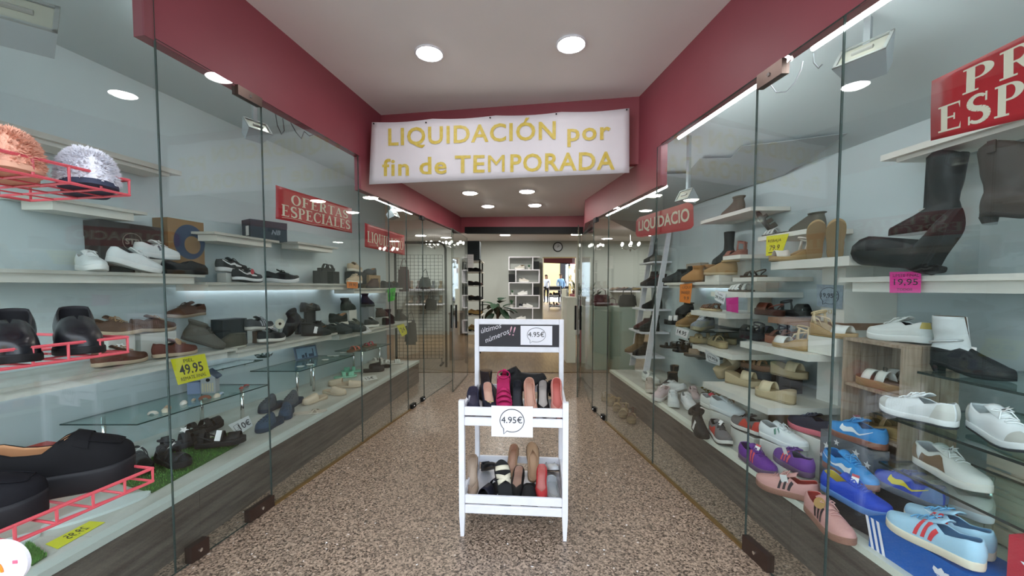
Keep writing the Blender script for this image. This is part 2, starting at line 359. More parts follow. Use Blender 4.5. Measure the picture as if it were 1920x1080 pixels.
# brass sill strips under the fixed panes
for pl, a, b, sg, lb in ((GL, 2.38, 4.28, 1, 'thin brass sill strip under the left window'), (GR, 1.97, 3.9, -1, 'thin brass sill strip under the right window')):
    mb = wallquad(off(pl, -.012), a, b, 0, .012, mat('aged_brass', hexc('8a6f45'), .4, metal=.5), .024); struct('trim_%d' % (10 if sg > 0 else 11), mb, lb)
# ------------------------------------------------------------------ lamps
def downlight(px, py, z, label, r=.085, e=None):
    p = atz(px, py, z); t = empty('ceiling_downlight', p, label=label, cat='ceiling lamp', group='round recessed ceiling lamps')
    MB().lathe([(r, .004), (r + .012, .0), (r + .014, -.008), (r + .004, -.012), (r - .004, -.006)], M_WOODW, 28).build('trim_ring', t, smooth=True)
    d = MB(); d.lathe([(0.0005, -.022), (r * .5, -.020), (r * .8, -.015), (r - .003, -.008), (r - .003, .004)], e or emis('downlight_glow', (1, .98, .96), DOWN_E), 28); d.build('diffuser', t)
    return t
downlight(805, 99, zc(-.58, 2.95, 2.88), 'left of the two big round lamps in the front ceiling')
downlight(1071, 82, zc(.4, 2.95, 2.88), 'right of the two big round lamps in the front ceiling')
warm = emis('downlight_warm', (1, .88, .70), DOWN_E * 2.0)
downlight(881, 361, zc(-.47, 2.435, 2.345), 'front left warm lamp in the lowered ceiling', .08, warm)
downlight(988, 358, zc(.16, 2.435, 2.345), 'front right warm lamp in the lowered ceiling', .08, warm)
downlight(915, 386, zc(-.3, 2.435, 2.345), 'rear left lamp in the lowered ceiling', .078, emis('downlight_rear', (1, .97, .92), DOWN_E * 2.0))
downlight(1003, 384, zc(.3, 2.435, 2.345), 'rear right lamp in the lowered ceiling', .078, MATS['downlight_rear'])
def tube_lamp(pl, y0, y1, z0, z1, label, d, e=1.0):
    a = Vector((X(pl, y0) + d, y0, z0)); b = Vector((X(pl, y1) + d, y1, z1))
    t = empty('light_tube', (0, 0, 0), label=label, cat='tube lamp', group='white tube lamps behind the glass')
    s = 1 if d > 0 else -1
    MB().cyl(a, b, .011, emis('tube_glow_%.1f' % e, (.93, 1, 1), TUBE_E * e), 8).build('tube', t, smooth=True)
    MB().tube([a + Vector((0, 0, .017)), b + Vector((0, 0, .017))], .009, M_WOODW, 4).build('batten', t)
    return t
tube_lamp(GR, 1.15, 1.78, 2.389, 2.394, 'long bright tube lamp nearest the front on the right', .10)
tube_lamp(GR, 1.95, 2.84, 2.396, 2.403, 'bright tube lamp behind the second right pane', .10)
tube_lamp(GR, 3.0, 4.2, 2.105, 2.106, 'tube lamp under the lower right fascia', .10)
tube_lamp(GL, 3.72, 4.6, 2.194, 2.195, 'tube lamp under the lower left fascia', -.10)
tube_lamp(GL, 1.95, 3.3, 2.64, 2.64, 'unseen tube lamp added behind the left burgundy fascia as fill light', -.21, .4)  # added fill tube, out of view, to brighten the left display
# ================================================================== display furniture
def bench(name, kp, wp, y0, y1, z, label, side):
    t = empty(name, (0, 0, 0), label=label, cat='display bench')
    s = side                                  # -1 left, +1 right
    def slabp(a, b, ya, yb, z0, z1, m, nm):
        poly = [(X(a, ya), ya), (X(b, ya), ya), (X(b, yb), yb), (X(a, yb), yb)]
        if X(a, ya) > X(b, ya): poly = poly[::-1]
        return MB().prism(poly, z0, z1, m).build(nm, t)
    cuts = [y0, 1.35, 2.05, 2.9, 3.9, 4.9, y1] if side < 0 else [y0, 1.95, 3.1, y1]
    for a, b in zip(cuts[:-1], cuts[1:]):
        slabp(kp, off(kp, .03 * s), a + .001, b - .001, 0, z - .03, M_DARKWOOD, 'kick_panel')
    wpi = off(wp, -s * .003)
    tops = [y0, 1.6, 3.0, 4.4, y1]
    for a, b in zip(tops[:-1], tops[1:]):
        slabp(off(kp, .045 * s), wpi, a + .0008, b - .0008, z - .03, z, M_MARBLE, 'top_slab')
    slabp(off(kp, -.012 * s), off(kp, .045 * s), y0, y1, z - .03, z + .0015, M_CREAMW if side > 0 else mat('pale_edge', hexc('c4cbc4'), .4), 'front_edge')
    slabp(kp, wpi, y1 - .02, y1 - .001, 0, z - .031, M_DARKWOOD, 'end_panel')
    return t
ZL, ZR = .31, .295
bench('display_bench', KL, WL, .8, 5.55, ZL, 'long low display bench with marbled top and dark front on the left', -1)
bench('display_bench', KR, WR, .8, 5.0, ZR, 'long low display bench with pale front edge and dark kick board on the right', 1)
SUP = {}                                      # named supports: (plane of wall, z, side)
def shelf(key, side, y0, y1, z, d, label, m=None, th=.018, body=.045, group='wall shelves'):
    pl = WL if side < 0 else WR; s = -side
    m = m or M_MARBLE
    f = off(pl, s * d); g = off(pl, s * .003)
    def pr(a, b, ya, yb, z0, z1, mm):
        poly = [(X(a, ya), ya), (X(b, ya), ya), (X(b, yb), yb), (X(a, yb), yb)]
        if X(a, ya) > X(b, ya): poly = poly[::-1]
        return MB().prism(poly, z0, z1, mm)
    t = empty('wall_shelf', (0, 0, 0), label=label, cat='shelf', group=group)
    pr(g, f, y0, y1, z - th, z, m).build('board', t)
    if body: pr(off(pl, s * .055), off(f, -s * .03), y0 + .05, y1 - .05, z - th - body, z - th, M_WHITE).build('bracket_box', t)
    SUP[key] = z
    return t
shelf('L1', -1, 1.5, 2.74, 2.14, .25, 'highest wall shelf on the left, empty', th=.03, body=.02)
shelf('L2a', -1, 2.05, 2.52, 1.82, .25, 'small high left shelf above the dark round-logo shoe box')
shelf('L2b', -1, 2.9, 3.5, 1.755, .31, 'small left shelf carrying one slate blue shoe box')
shelf('L2c', -1, 3.8, 4.40, 1.785, .25, 'small empty left shelf under the round ceiling reflections')
shelf('L3a', -1, 1.75, 2.79, 1.435, .34, 'left shelf with white sneakers and black shoe in the middle row')
shelf('L3b', -1, 2.81, 4.55, 1.385, .32, 'long left shelf with black sneakers and black cubes')
shelf('L3c', -1, 4.57, 5.75, 1.335, .32, 'far left shelf by the green price card')
shelf('L4a', -1, 1.3, 2.90, .90, .45, 'left shelf with brown shoes above the bird house')
shelf('L4b', -1, 2.92, 4.10, .875, .42, 'left shelf with black and white sneakers and daisy')
shelf('L4c', -1, 4.12, 5.80, .85, .42, 'far left shelf ending at the yellow price card')
# ---- clear glass shelves on posts
def glass_shelf(key, pts, z, label, zb, m=None, th=.008, edge=None, posts=(), brk=()):
    t = empty('glass_shelf', (0, 0, 0), label=label, cat='shelf', group='glass shelves')
    n = len(pts); mb = MB(); gm = m or M_SHELFG; em = edge or mat('green_glass_edge', hexc('27403f'), .15)
    vs = [(x, y, z - th) for x, y in pts] + [(x, y, z) for x, y in pts]
    mb.add(vs, [list(range(n))[::-1], [n + i for i in range(n)]], gm); mb.add(vs, [(i, (i + 1) % n, n + (i + 1) % n, n + i) for i in range(n)], em)
    mb.build('pane', t)
    for x, y in posts: MB().cyl((x, y, zb + .0006), (x, y, z - th - .0004), .013, M_CHROME, 10).build('post', t, smooth=True)
    for x, y in brk: MB().box((x - .14, y - .006, z - th - .022), (x, y + .006, z - th - .0004), M_CHROME).build('bracket', t)
    SUP[key] = z
    return t
def wp(pl, d, y): return (X(pl, y) + d, y)
glass_shelf('G5a', [wp(WL, .06, 2.2), wp(WL, .50, 2.2), wp(WL, .50, 3.12), wp(WL, .06, 3.12)], .575, 'glass shelf with bird house and shells low on the left', ZL, posts=(wp(WL, .12, 2.35), wp(WL, .40, 2.98), wp(WL, .12, 2.95)))
glass_shelf('G5b', [wp(WL, .06, 3.45), wp(WL, .50, 3.45), wp(WL, .50, 4.25), wp(WL, .06, 4.25)], .61, 'glass shelf with blue picture and shell dishes low on the left', ZL, posts=(wp(WL, .36, 3.6), wp(WL, .30, 3.9), wp(WL, .12, 4.12)))
glass_shelf('G5c', [wp(WL, .02, 2.95), wp(WL, .22, 2.98), wp(WL, .22, 3.4), wp(WL, .02, 3.4)], .72, 'small glass shelf with a dark green ornament on the left wall', ZL, brk=[(X(WL, 3.1) + .15, 3.1), (X(WL, 3.3) + .15, 3.3)])
glass_shelf('G5d', [wp(WL, .06, 4.6), wp(WL, .42, 4.6), wp(WL, .42, 5.2), wp(WL, .06, 5.2)], .60, 'far glass shelf with red and coral sandals low on the left', ZL, posts=(wp(WL, .32, 4.7), wp(WL, .32, 5.1), wp(WL, .1, 4.9)))
# ---- right display
R = lambda *a, **k: shelf(a[0], 1, *a[1:], **k)
R('Rboots', 1.0, 2.14, 1.40, .42, 'long right shelf carrying the black western boots', M_WHITE, th=.025, body=.05)
R('Rtop', .9, 2.08, 2.03, .28, 'high pale shelf behind the red front poster on the right', M_WHITE, th=.03, body=.02)
R('Rbootie', 3.0, 3.66, 1.955, .30, 'high white right shelf with one brown bootie', M_WHITE, th=.03, body=0)
R('Rsand', 2.5, 2.92, 1.715, .30, 'narrow white right shelf with bronze sandals above the yellow card', M_WHITE, th=.03, body=0)
R('Resp', 2.03, 2.56, 1.51, .47, 'thick white right shelf with beige rope-soled wedge sandals', M_WHITE, th=.05, body=0)
R('Rpink', 3.05, 3.26, 1.60, .34, 'small white right ledge with a rose wedge sandal', M_WHITE, th=.03, body=0)
R('Rmain', 3.30, 4.25, 1.395, .34, 'white right shelf with black and tan ankle boots', M_WHITE, th=.025, body=.03)
R('Rdark', 2.78, 3.04, 1.42, .40, 'small white right ledge with a dark strappy sandal', M_WHITE, th=.03, body=0)
R('Rwhite', 2.86, 3.28, 1.312, .42, 'white right ledge with white-strapped sandals', M_WHITE, th=.04, body=0)
R('Rbrown', 3.02, 3.50, 1.145, .46, 'white right ledge with a brown strappy sandal and pink card', M_WHITE, th=.04, body=0)
R('Rtan', 2.84, 3.36, .86, .52, 'white right ledge with tan crossed-strap sandals', M_WHITE, th=.04, body=0)
R('Rblk', 2.2, 2.76, .97, .52, 'large white right ledge with black sandals and white wedges', M_WHITE, th=.04, body=0)
R('Rcork', 2.3, 2.96, .635, .66, 'lowest white right ledge with beige wedge slides', M_WHITE, th=.04, body=0)
def rpanel(px0, px1, v0, v1, z0, z1, label):
    """white upright panel box between two pixel columns, standing out from the right wall from v0 to v1"""
    ya = atp(px0, 560, off(WR, -v1)).y; yb = atp(px1, 560, off(WR, -v1)).y; y0, y1 = min(ya, yb), max(ya, yb)
    a, b = off(WR, -v0), off(WR, -v1)
    mb = MB(); mb.prism([(X(b, y0), y0), (X(a, y0), y0), (X(a, y1), y1), (X(b, y1), y1)], z0, z1, M_WHITE)
    return tag(mb.build('upright_panel'), label, 'panel', 'white upright panels of the right display')
rpanel(1540, 1584, .003, .30, .97, 1.46, 'white upright panel behind the grey price card')
rpanel(1537, 1578, .003, .20, ZR, .93, 'white upright panel left of the wooden crate')
rpanel(1402, 1424, .003, .10, .64, 1.27, 'white upright panel behind the black sandals')
rpanel(1348, 1382, .003, .15, 1.0, 1.10, 'white upright panel under the brown sandal ledge')
rpanel(1364, 1396, .003, .13, 1.42, 1.57, 'white cube panel under the rose wedge sandal')
rpanel(1400, 1436, .003, .10, 1.315, 1.39, 'short white panel under the dark strappy sandal')
def black_shelf(key, y0, y1, z, d, label):
    t = empty('glass_shelf', (0, 0, 0), label=label, cat='shelf', group='black glass shelves')
    f = off(WR, -d); g = off(WR, -.003)
    MB().prism([(X(f, y0), y0), (X(off(WR, -.16), y0), y0), (X(g, y0 + .19), y0 + .19), (X(g, y1), y1), (X(off(WR, -d * .45), y1), y1)], z - .008, z, mat('black_glass', hexc('14181a'), .12)).build('pane', t)
    MB().box((X(g, y1) - .16, y1 - .15, z - .03), (X(g, y1) - .002, y1 - .138, z - .0084), M_CHROME).build('bracket', t); MB().box((X(g, y0) - .2, y0 + .22, z - .03), (X(g, y0 + .22) - .002, y0 + .232, z - .0084), M_CHROME).build('bracket', t); SUP[key] = z
black_shelf('B1', 3.2, 4.25, .985, .56, 'upper black glass shelf with black shoes before the ladder')
black_shelf('B2', 3.2, 4.25, .765, .56, 'lower black glass shelf with black sandals before the ladder')
def rglass(key, xf, y0, y1, z, label, xb=None):
    if xb: return glass_shelf(key, [(xf, y0), (xb, y0), (xb, y1), (xf, y1)], z, label, ZR, th=.010, edge=mat('dark_glass_edge', hexc('2a3230'), .2), posts=((xb - .03, y0 + .05), (xb - .03, y1 - .12)))
    return glass_shelf(key, [(xf, y0), (X(WR, y0) - .01, y0), (X(WR, y1) - .01, y1), (xf, y1)], z, label, ZR, th=.010, edge=mat('dark_glass_edge', hexc('2a3230'), .2), posts=(), brk=[(X(WR, y0 + .15) - .004, y0 + .15), (X(WR, y1 - .12) - .004, y1 - .12)])
rglass('A', 1.76, .95, 1.70, .985, 'top glass shelf with the white ankle boot beside the crate')
rglass('B', 1.60, .90, 1.735, .80, 'middle glass shelf with white sneakers beside the crate')
rglass('C', 1.60, .88, 1.69, .592, 'lowest glass shelf with the leopard print sneaker', 1.975)
# ---- white ladder shelf at the far end of the right display
t = empty('ladder_shelf', (0, 0, 0), label='white leaning ladder shelf with boots at the far right', cat='shelf')
lz = [(.50, .30), (.80, .255), (1.08, .20), (1.36, .15), (1.66, .11)]
for yy in (4.74, 5.28):
    mb = MB(); lo = Vector((1.585, yy, ZR + .0008)); hi = Vector((1.855, yy, 2.05))
    mb.add([lo + Vector((0, -.014, 0)), lo + Vector((.07, -.014, 0)), hi + Vector((.05, -.014, 0)), hi + Vector((0, -.014, 0)), lo + Vector((0, .014, 0)), lo + Vector((.07, .014, 0)), hi + Vector((.05, .014, 0)), hi + Vector((0, .014, 0))],
           [(0, 1, 2, 3), (7, 6, 5, 4), (0, 4, 5, 1), (1, 5, 6, 2), (2, 6, 7, 3), (3, 7, 4, 0)], M_WOODW); mb.build('rail', t)
for z, d in lz:
    xf = 1.585 + (z - ZR) / 1.755 * .27
    MB().box((xf - .10, 4.755, z - .02), (xf + .24 , 5.265, z), M_WOODW).build('shelf_board', t)
# ---- weathered wooden crate standing on end
M_CRATE = mat('weathered_pine', hexc('b3a08c'), .7, col2=hexc('8d7a68'), vscale=6, stretch=(12, 12, 1), bump=.15)
cx0, cx1, cy0, cy1 = 1.74, 2.0, 1.745, 2.065
t = empty('wooden_crate', (cx0, cy0, ZR + .0008), label='weathered wooden crate on end holding strapped sandals', cat='crate')
W_, D_, H_ = cx1 - cx0, cy1 - cy0, 1.085 - ZR
for i in range(3):
    for yy, nm in ((0, 'slat'), (D_ - .012, 'slat')):
        a = i * W_ / 3; MB().box((a + .002, yy, 0), (a + W_ / 3 - .002, yy + .012, H_), M_CRATE).build(nm, t)
for i in range(4):
    a = .012 + i * (D_ - .024) / 4; MB().box((W_ - .012, a + .002, 0), (W_, a + (D_ - .024) / 4 - .002, H_), M_CRATE).build('slat', t)
for z in (0, .325, .545, H_ - .014): MB().box((.006, .0125, z), (W_ - .0125, D_ - .0125, z + .014), M_CRATE).build('crate_board', t)
CR = (ZR + .339, ZR + .559, 1.085)            # crate levels
# cream pallet panel at the right edge
t = empty('slatted_panel', (0, 0, 0), label='cream slatted pallet panel at the right edge', cat='panel')
M_PAL = mat('cream_boards', hexc('d8ccb8'), .6, var=.05, vscale=12)
for i in range(6): MB().box((1.985, .9, ZR + .012 + i * .076), (2.0, 1.62, ZR + .012 + i * .076 + .062), M_PAL).build('slat', t)
for yy in (1.0, 1.5): MB().box((2.0005, yy, ZR), (2.025, yy + .05, ZR + .47), M_PAL).build('post', t)
# clear acrylic risers on the boot shelf
def acrylic(a, b, label, name='acrylic_riser'):
    t = MB(); t.box(a, b, M_ACRYL); return tag(t.build(name), label, 'riser', 'clear acrylic risers')
acrylic((1.88, 1.80, 1.4008), (2.12, 2.06, 1.605), 'clear acrylic riser under the standing black western boot')
acrylic((1.90, 1.40, 1.4008), (2.12, 1.76, 1.605), 'clear acrylic riser under the brown boot')
# ================================================================== white shoe cart
CA = Vector((-.285, 2.075)); CB = Vector((.295, 2.03))
ux = (CB - CA).normalized(); ang = math.atan2(ux.y, ux.x); CW = (CB - CA).length
cart = empty('shoe_cart', (CA.x, CA.y, 0), (0, 0, ang), 'white wooden two-tier cart with chalkboard in the passage', 'cart')
pw = .03; CD = .50
def cb(a, b, nm='slat', m=M_WOODW, bev=.003): return MB().box(a, b, m, bev).build(nm, cart)
for x in (0, CW - pw):
    mb = MB(); mb.add([(x + .006, .006, 0), (x + pw - .006, .006, 0), (x + pw - .006, pw - .006, 0), (x + .006, pw - .006, 0), (x, 0, .12), (x + pw, 0, .12), (x + pw, pw, .12), (x, pw, .12), (x, 0, .745), (x + pw, 0, .745), (x + pw, pw, .745), (x, pw, .745)],
        [(0, 3, 2, 1), (0, 1, 5, 4), (1, 2, 6, 5), (2, 3, 7, 6), (3, 0, 4, 7), (4, 5, 9, 8), (5, 6, 10, 9), (6, 7, 11, 10), (7, 4, 8, 11), (8, 9, 10, 11)], M_WOODW); mb.build('leg', cart)
    cb((x, CD, 0), (x + pw, CD + pw, 1.14), 'leg')
for z in (.13, .61):
    h = .045
    cb((pw, .004, z + .055), (CW - pw, .022, z + .055 + h), 'front_slat'); cb((pw, .004, z), (CW - pw, .022, z + h), 'front_slat')
    for x in (.004, CW - .022):
        cb((x, pw, z + .055), (x + .018, CD, z + .055 + h), 'side_slat'); cb((x, pw, z), (x + .018, CD, z + h), 'side_slat')
    cb((pw, CD + .006, z + .055), (CW - pw, CD + .022, z + .055 + h), 'back_slat')
    cb((.022, .0225, z + .0), (CW - .022, CD + .0055, z + .010), 'tray_floor')
cb((pw, CD + .004, 1.105), (CW - pw, CD + .026, 1.14), 'top_rail'); cb((pw, CD + .004, .925), (CW - pw, CD + .026, .96), 'board_rail')
bd = cb((pw, CD + .010, .96), (CW - pw, CD + .020, 1.105), 'chalkboard', mat('chalkboard_slate', hexc('2b2a30'), .6, var=.1, vscale=12), 0)
bd['label'] = 'black chalkboard with white handwriting'
chalk = mat('chalk', hexc('d9d6dc'), .9)
RX = (math.pi / 2, 0, 0)
for s, x, z, r in (('últimos', .105, 1.078, .28), ('números', .145, 1.028, .40)):
    text(s, .048, chalk, cart, (x, CD + .0088, z), (math.pi / 2, -r, 0), 'handwriting', shear=.3)
text('!!', .085, mat('pink_chalk', hexc('d8a9b8'), .9), cart, (.245, CD + .0088, 1.06), (math.pi / 2, .15, 0), 'handwriting', shear=.1)
def bubble_sign(parent, c, w, h, txt, size, rz=0, tag_=None, yoff=0, name='price_sign'):
    """paper with a speech bubble and a price; stands in the x-z plane facing -y"""
    o = MB().box((-w / 2, 0, -h / 2), (w / 2, .0015, h / 2), M_PAPER).build(name, parent, c, (0, rz, 0))
    ring = []; R0x, R0z = w * .29, h * .37
    for i in range(33):
        a = -2.0 + i * (2 * math.pi - .35) / 32; ring.append((R0x * math.cos(a), -.0012, R0z * math.sin(a) + h * .03))
    ring += [(-w * .20, -.0012, -h * .41)]
    MB().tube(ring, h * .012, M_INK, 4, True).build('speech_bubble', o)
    text(txt, size, M_INK, o, (0, -.0014, h * .04), RX, 'price_lettering'); return o
s_ = bubble_sign(None, (0, 0, 0), .205, .125, '4.95€', .045); s_.parent = cart; s_.location = (.405, CD + .0075, 1.035)
s_['label'] = 'white price sign pinned to the chalkboard'
s_ = bubble_sign(None, (0, 0, 0), .22, .165, '4.95€', .048); s_.parent = cart; s_.location = (CW / 2 - .005, .0015, .64); s_['label'] = 'white price sign hung on the upper tray'
def cart_pt(px, py, z):                      # a point of the tray plane in world space
    return atz(px, py, z)
# ================================================================== paper banner on the bulkhead

bt = empty('paper_banner', (0, 0, 0), label='white paper banner with yellow painted letters across the bulkhead', cat='banner')
NP, NQ = (-1.27, 3.43), (.97, 3.17)
dirB = (Vector(NQ) - Vector(NP)).normalized(); nB = Vector((dirB.y, -dirB.x))
def on_bulk(px, py, d=.0):
    r = ray(px, py); o = Vector(NP) + nB * d; den = r.x * nB.x + r.y * nB.y
    t_ = (o.x * nB.x + o.y * nB.y) / den; return r * t_ + Vector((0, 0, EYE))
c00, c10, c01, c11 = on_bulk(692, 346), on_bulk(1180, 324), on_bulk(697, 229), on_bulk(1180, 203)
rows = []
for j in range(9):
    v = j / 8; row = []
    for i in range(41):
        u = i / 40; p = c00.lerp(c10, u).lerp(c01.lerp(c11, u), v)
        sag = -.012 * abs(math.sin(u * math.pi * 4)) * v
        wv = .0018 * math.sin(u * 34) * (1 - v * .6) + .0014 * math.sin(u * 11 + v * 4)
        p = p + Vector((nB.x, nB.y, 0)) * wv + Vector((0, 0, sag)); row.append(p)
    rows.append(row)
mb = MB().grid(rows, mat('banner_paper', hexc('dfdbe2'), .6, var=.02, vscale=8)); sh = mb.build('paper_sheet', bt, smooth=True)
md = sh.modifiers.new('thick', 'SOLIDIFY'); md.thickness = .0015; md.offset = 0
M_YEL = mat('yellow_paint', hexc('cdb13c'), .5, col2=hexc('d9c56a'), vscale=30)
angB = math.atan2(dirB.y, dirB.x)
for s, px0, py0, px1, py1, hgt in (('LIQUIDACIÓN', 728, 259, 1042, 246, 1.0), ('por', 1062, 250, 1143, 246, .8), ('fin', 718, 316, 768, 315, .9), ('de', 786, 313, 837, 311, .9), ('TE', 853, 310, 909, 309, 1.0), ('M', 915, 309, 946, 308, 0), ('PORADA', 955, 308, 1151, 303, 1.0)):
    q0 = on_bulk(px0, py0, .0055); q1 = on_bulk(px1, py1, .0055); L = (q1 - q0).length; p = (q0 + q1) / 2
    o = text(s, .195, M_YEL, bt, p, (0, 0, 0), 'painted_word', bold=.0035 if hgt else .0, space=1.1)
    wdt = max(v.co.x for v in o.data.vertices) - min(v.co.x for v in o.data.vertices); tilt = math.asin((q1.z - q0.z) / L)
    o.rotation_euler = (Matrix.Rotation(angB, 4, 'Z') @ Matrix.Rotation(-tilt, 4, 'Y') @ Matrix.Rotation(math.pi / 2, 4, 'X')).to_euler()
    o.scale = (L / wdt, 1.02, 1)
for px, py in ((701, 232), (799, 230), (919, 221), (1043, 214), (1175, 206)):
    p = on_bulk(px, py, .004); MB().cyl(p, p + Vector((nB.x, nB.y, 0)) * .006, .006, M_BLACK, 8).build('pin', bt)
# ================================================================== footwear builders
def lerpk(k, t):
    for (a, b), (c, d) in zip(k[:-1], k[1:]):
        if t <= c: return b + (d - b) * ((t - a) / (c - a) if c > a else 0)
    return k[-1][1]
def ss(x): x = max(0., min(1., x)); return x * x * (3 - 2 * x)
TOES = {
 'round': [(0, 0), (.015, .42), (.05, .68), (.1, .8), (.2, .86), (.35, .82), (.5, .86), (.65, .98), (.75, 1), (.85, .92), (.92, .74), (.97, .47), (.99, .26), (1, 0)],
 'point': [(0, 0), (.015, .42), (.05, .66), (.1, .76), (.2, .8), (.35, .72), (.5, .78), (.62, .95), (.7, 1), (.8, .84), (.88, .58), (.94, .34), (.98, .15), (1, 0)],
 'square': [(0, 0), (.015, .42), (.05, .68), (.1, .8), (.2, .86), (.35, .82), (.5, .86), (.65, .97), (.78, 1), (.9, .95), (.96, .82), (.985, .6), (1, 0)]}
class Last:
    """a shoe last: sole outline, sole heights and upper surface as functions"""
    def __init__(s, L=.27, W=.10, toe='round', hh=.0, th=.025, spring=.008, tv=.5, rim=((0, .065), (.12, .06), (.3, .045), (.5, .075)), ht=.075, toeh=.03, p=1.1, side=1, wedge=False, plat=.0, fore=.62, n=16, rearopen=.86, lean=.008):
        s.__dict__.update(locals()); s.k = TOES[toe]
        s.wall = s.th
    def hw(s, t): return lerpk(s.k, t) * s.W / 2
    def yc(s, t): return s.side * .012 * (1.6 * (t - .35) ** 2 - .1)
    def zt(s, t): return s.th + s.hh * (1 - ss((t - .1) / (s.fore - .1))) + s.spring * max(0, (t - .72) / .28) ** 2
    def zb(s, t):
        sp = s.spring * .9 * max(0, (t - .72) / .28) ** 2
        return sp if s.wedge else s.zt(t) - s.th
    def x(s, t): return (t - .5) * s.L
    def base(s, sd, t, k=.95): return Vector((s.x(t), sd * s.hw(t) * k + s.yc(t), s.zt(t) - .002))
    def rise(s, t):
        if t <= s.tv: return lerpk(s.rim, t)
        return s.toeh + (s.ht - s.toeh) * ((1 - t) / (1 - s.tv)) ** s.p
    def top(s, sd, t):
        if t <= s.tv:
            o = s.rearopen * min(1, max(0, (s.tv - t) / .16)) ** .5
            return Vector((s.x(t) + s.lean * (1 - min(1, t / .2)), sd * s.hw(t) * o * .92 + s.yc(t), s.zt(t) + s.rise(t)))
        xr = s.x(t) - .075 * s.L * ss((t - .8) / .2)
        return Vector((xr, s.yc(t), s.zt(t) + s.rise(t)))
    def pt(s, sd, t, u):
        b = s.base(sd, t); r = s.top(sd, t); w = ss((t - s.tv + .14) / .14)
        a = u * math.pi / 2
        c = (math.cos(a) + 1e-9) ** .8; q = (math.sin(a) + 1e-9) ** .8
        v = Vector((r.x + (b.x - r.x) * c, r.y + (b.y - r.y) * c, b.z + (r.z - b.z) * q))
        l = b.lerp(r, u); l.y += sd * .005 * math.sin(math.pi * u) * min(1, s.hw(t) / .03); l.x -= .005 * math.sin(math.pi * u) * max(0, 1 - t / .12)
        return l.lerp(v, w)
    def nrm(s, sd, t, u):
        e = .012; t0 = max(.003, min(.985, t)); u0 = max(.02, min(.96, u))
        a = s.pt(sd, t0 + e, u0) - s.pt(sd, t0 - .002, u0); b = s.pt(sd, t0, u0 + .03) - s.pt(sd, t0, u0 - .015)
        n = a.cross(b); n = n.normalized() if n.length > 1e-9 else Vector((0, sd, 0))
        if n.y * sd < -.05 or (abs(n.y) <= .05 and n.z < 0): n = -n
        return n
    def on(s, sd, t, u, d): return s.pt(sd, t, u) + s.nrm(sd, t, u) * d
    def per(s):
        n = s.n; L = [(1, (1 + math.cos(math.pi * k / n)) / 2) for k in range(n + 1)]
        return L + [(-1, t) for sd, t in L[1:-1][::-1]]
def bm_mesh(bm, name, mats, smooth=True):
    me = bpy.data.meshes.new(name); bm.to_mesh(me); bm.free()
    for m in mats: me.materials.append(m)
    if smooth: me.polygons.foreach_set('use_smooth', [True] * len(me.polygons))
    me.update(); return me
def shell(bm, th, keep=None):
    """thicken an open sheet inwards; inner faces get material 1; boundary edges are closed unless keep(edge) is False"""
    bmesh.ops.remove_doubles(bm, verts=bm.verts[:], dist=.0006); bm.normal_update()
    vs = bm.verts[:]; fs = bm.faces[:]; be = [e for e in bm.edges if e.is_boundary]
    mp = {v: bm.verts.new(v.co - v.normal * th) for v in vs}
    for f in fs:
        try: g = bm.faces.new([mp[v] for v in reversed(f.verts)]); g.material_index = 1
        except ValueError: pass
    for e in be:
        if keep and not keep(e): continue
        l = e.link_loops[0]; a, b = l.vert, l.link_loop_next.vert
        try: bm.faces.new([b, a, mp[a], mp[b]])
        except ValueError: pass
    return bm
def grid_bm(rows, closed=False, flip=False):
    bm = bmesh.new(); V = [[bm.verts.new(p) for p in r] for r in rows]; a = len(rows); b = len(rows[0])
    for i in range(a if closed else a - 1):
        for j in range(b - 1):
            q = [V[i][j], V[i][j + 1], V[(i + 1) % a][j + 1], V[(i + 1) % a][j]]
            if flip: q.reverse()
            try: bm.faces.new(q)
            except ValueError: pass
    return bm
def m_sole(S, m, name='sole', k0=.94, k1=1.02, k2=1.0, lo=None, hi=None, foot=None, dz=0):
    lo = lo or S.zb; hi = hi or S.zt; per = S.per(); N = len(per); rings = []
    for f, k in ((0, k0), (.12, k1), (.8, k1), (1, k2)):
        rings.append([(S.x(t) * (k if False else 1) * (1 if .02 < t < .98 else 1), sd * S.hw(t) * k + S.yc(t), lo(t) + (hi(t) - lo(t)) * f + dz) for sd, t in per])
    mb = MB(); b = mb.grid([r + [r[0]] for r in rings], m)
    def cap(r, mm, up):
        n = S.n; V = list(r); fs = []
        for k in range(n):
            q = [k, k + 1, (N - k - 1) % N, (N - k) % N]; q = list(dict.fromkeys(q)); fs.append(q if not up else q[::-1])
        mb.add(V, fs, mm)
    cap(rings[0], m, False); cap(rings[-1], foot or m, True)
    # orient
    me = mb.mesh(name, False); bm = bmesh.new(); bm.from_mesh(me); bmesh.ops.remove_doubles(bm, verts=bm.verts[:], dist=.0002); bmesh.ops.recalc_face_normals(bm, faces=bm.faces[:])
    for f in bm.faces: f.smooth = abs(f.normal.z) < .75
    bm.to_mesh(me); bm.free(); return me
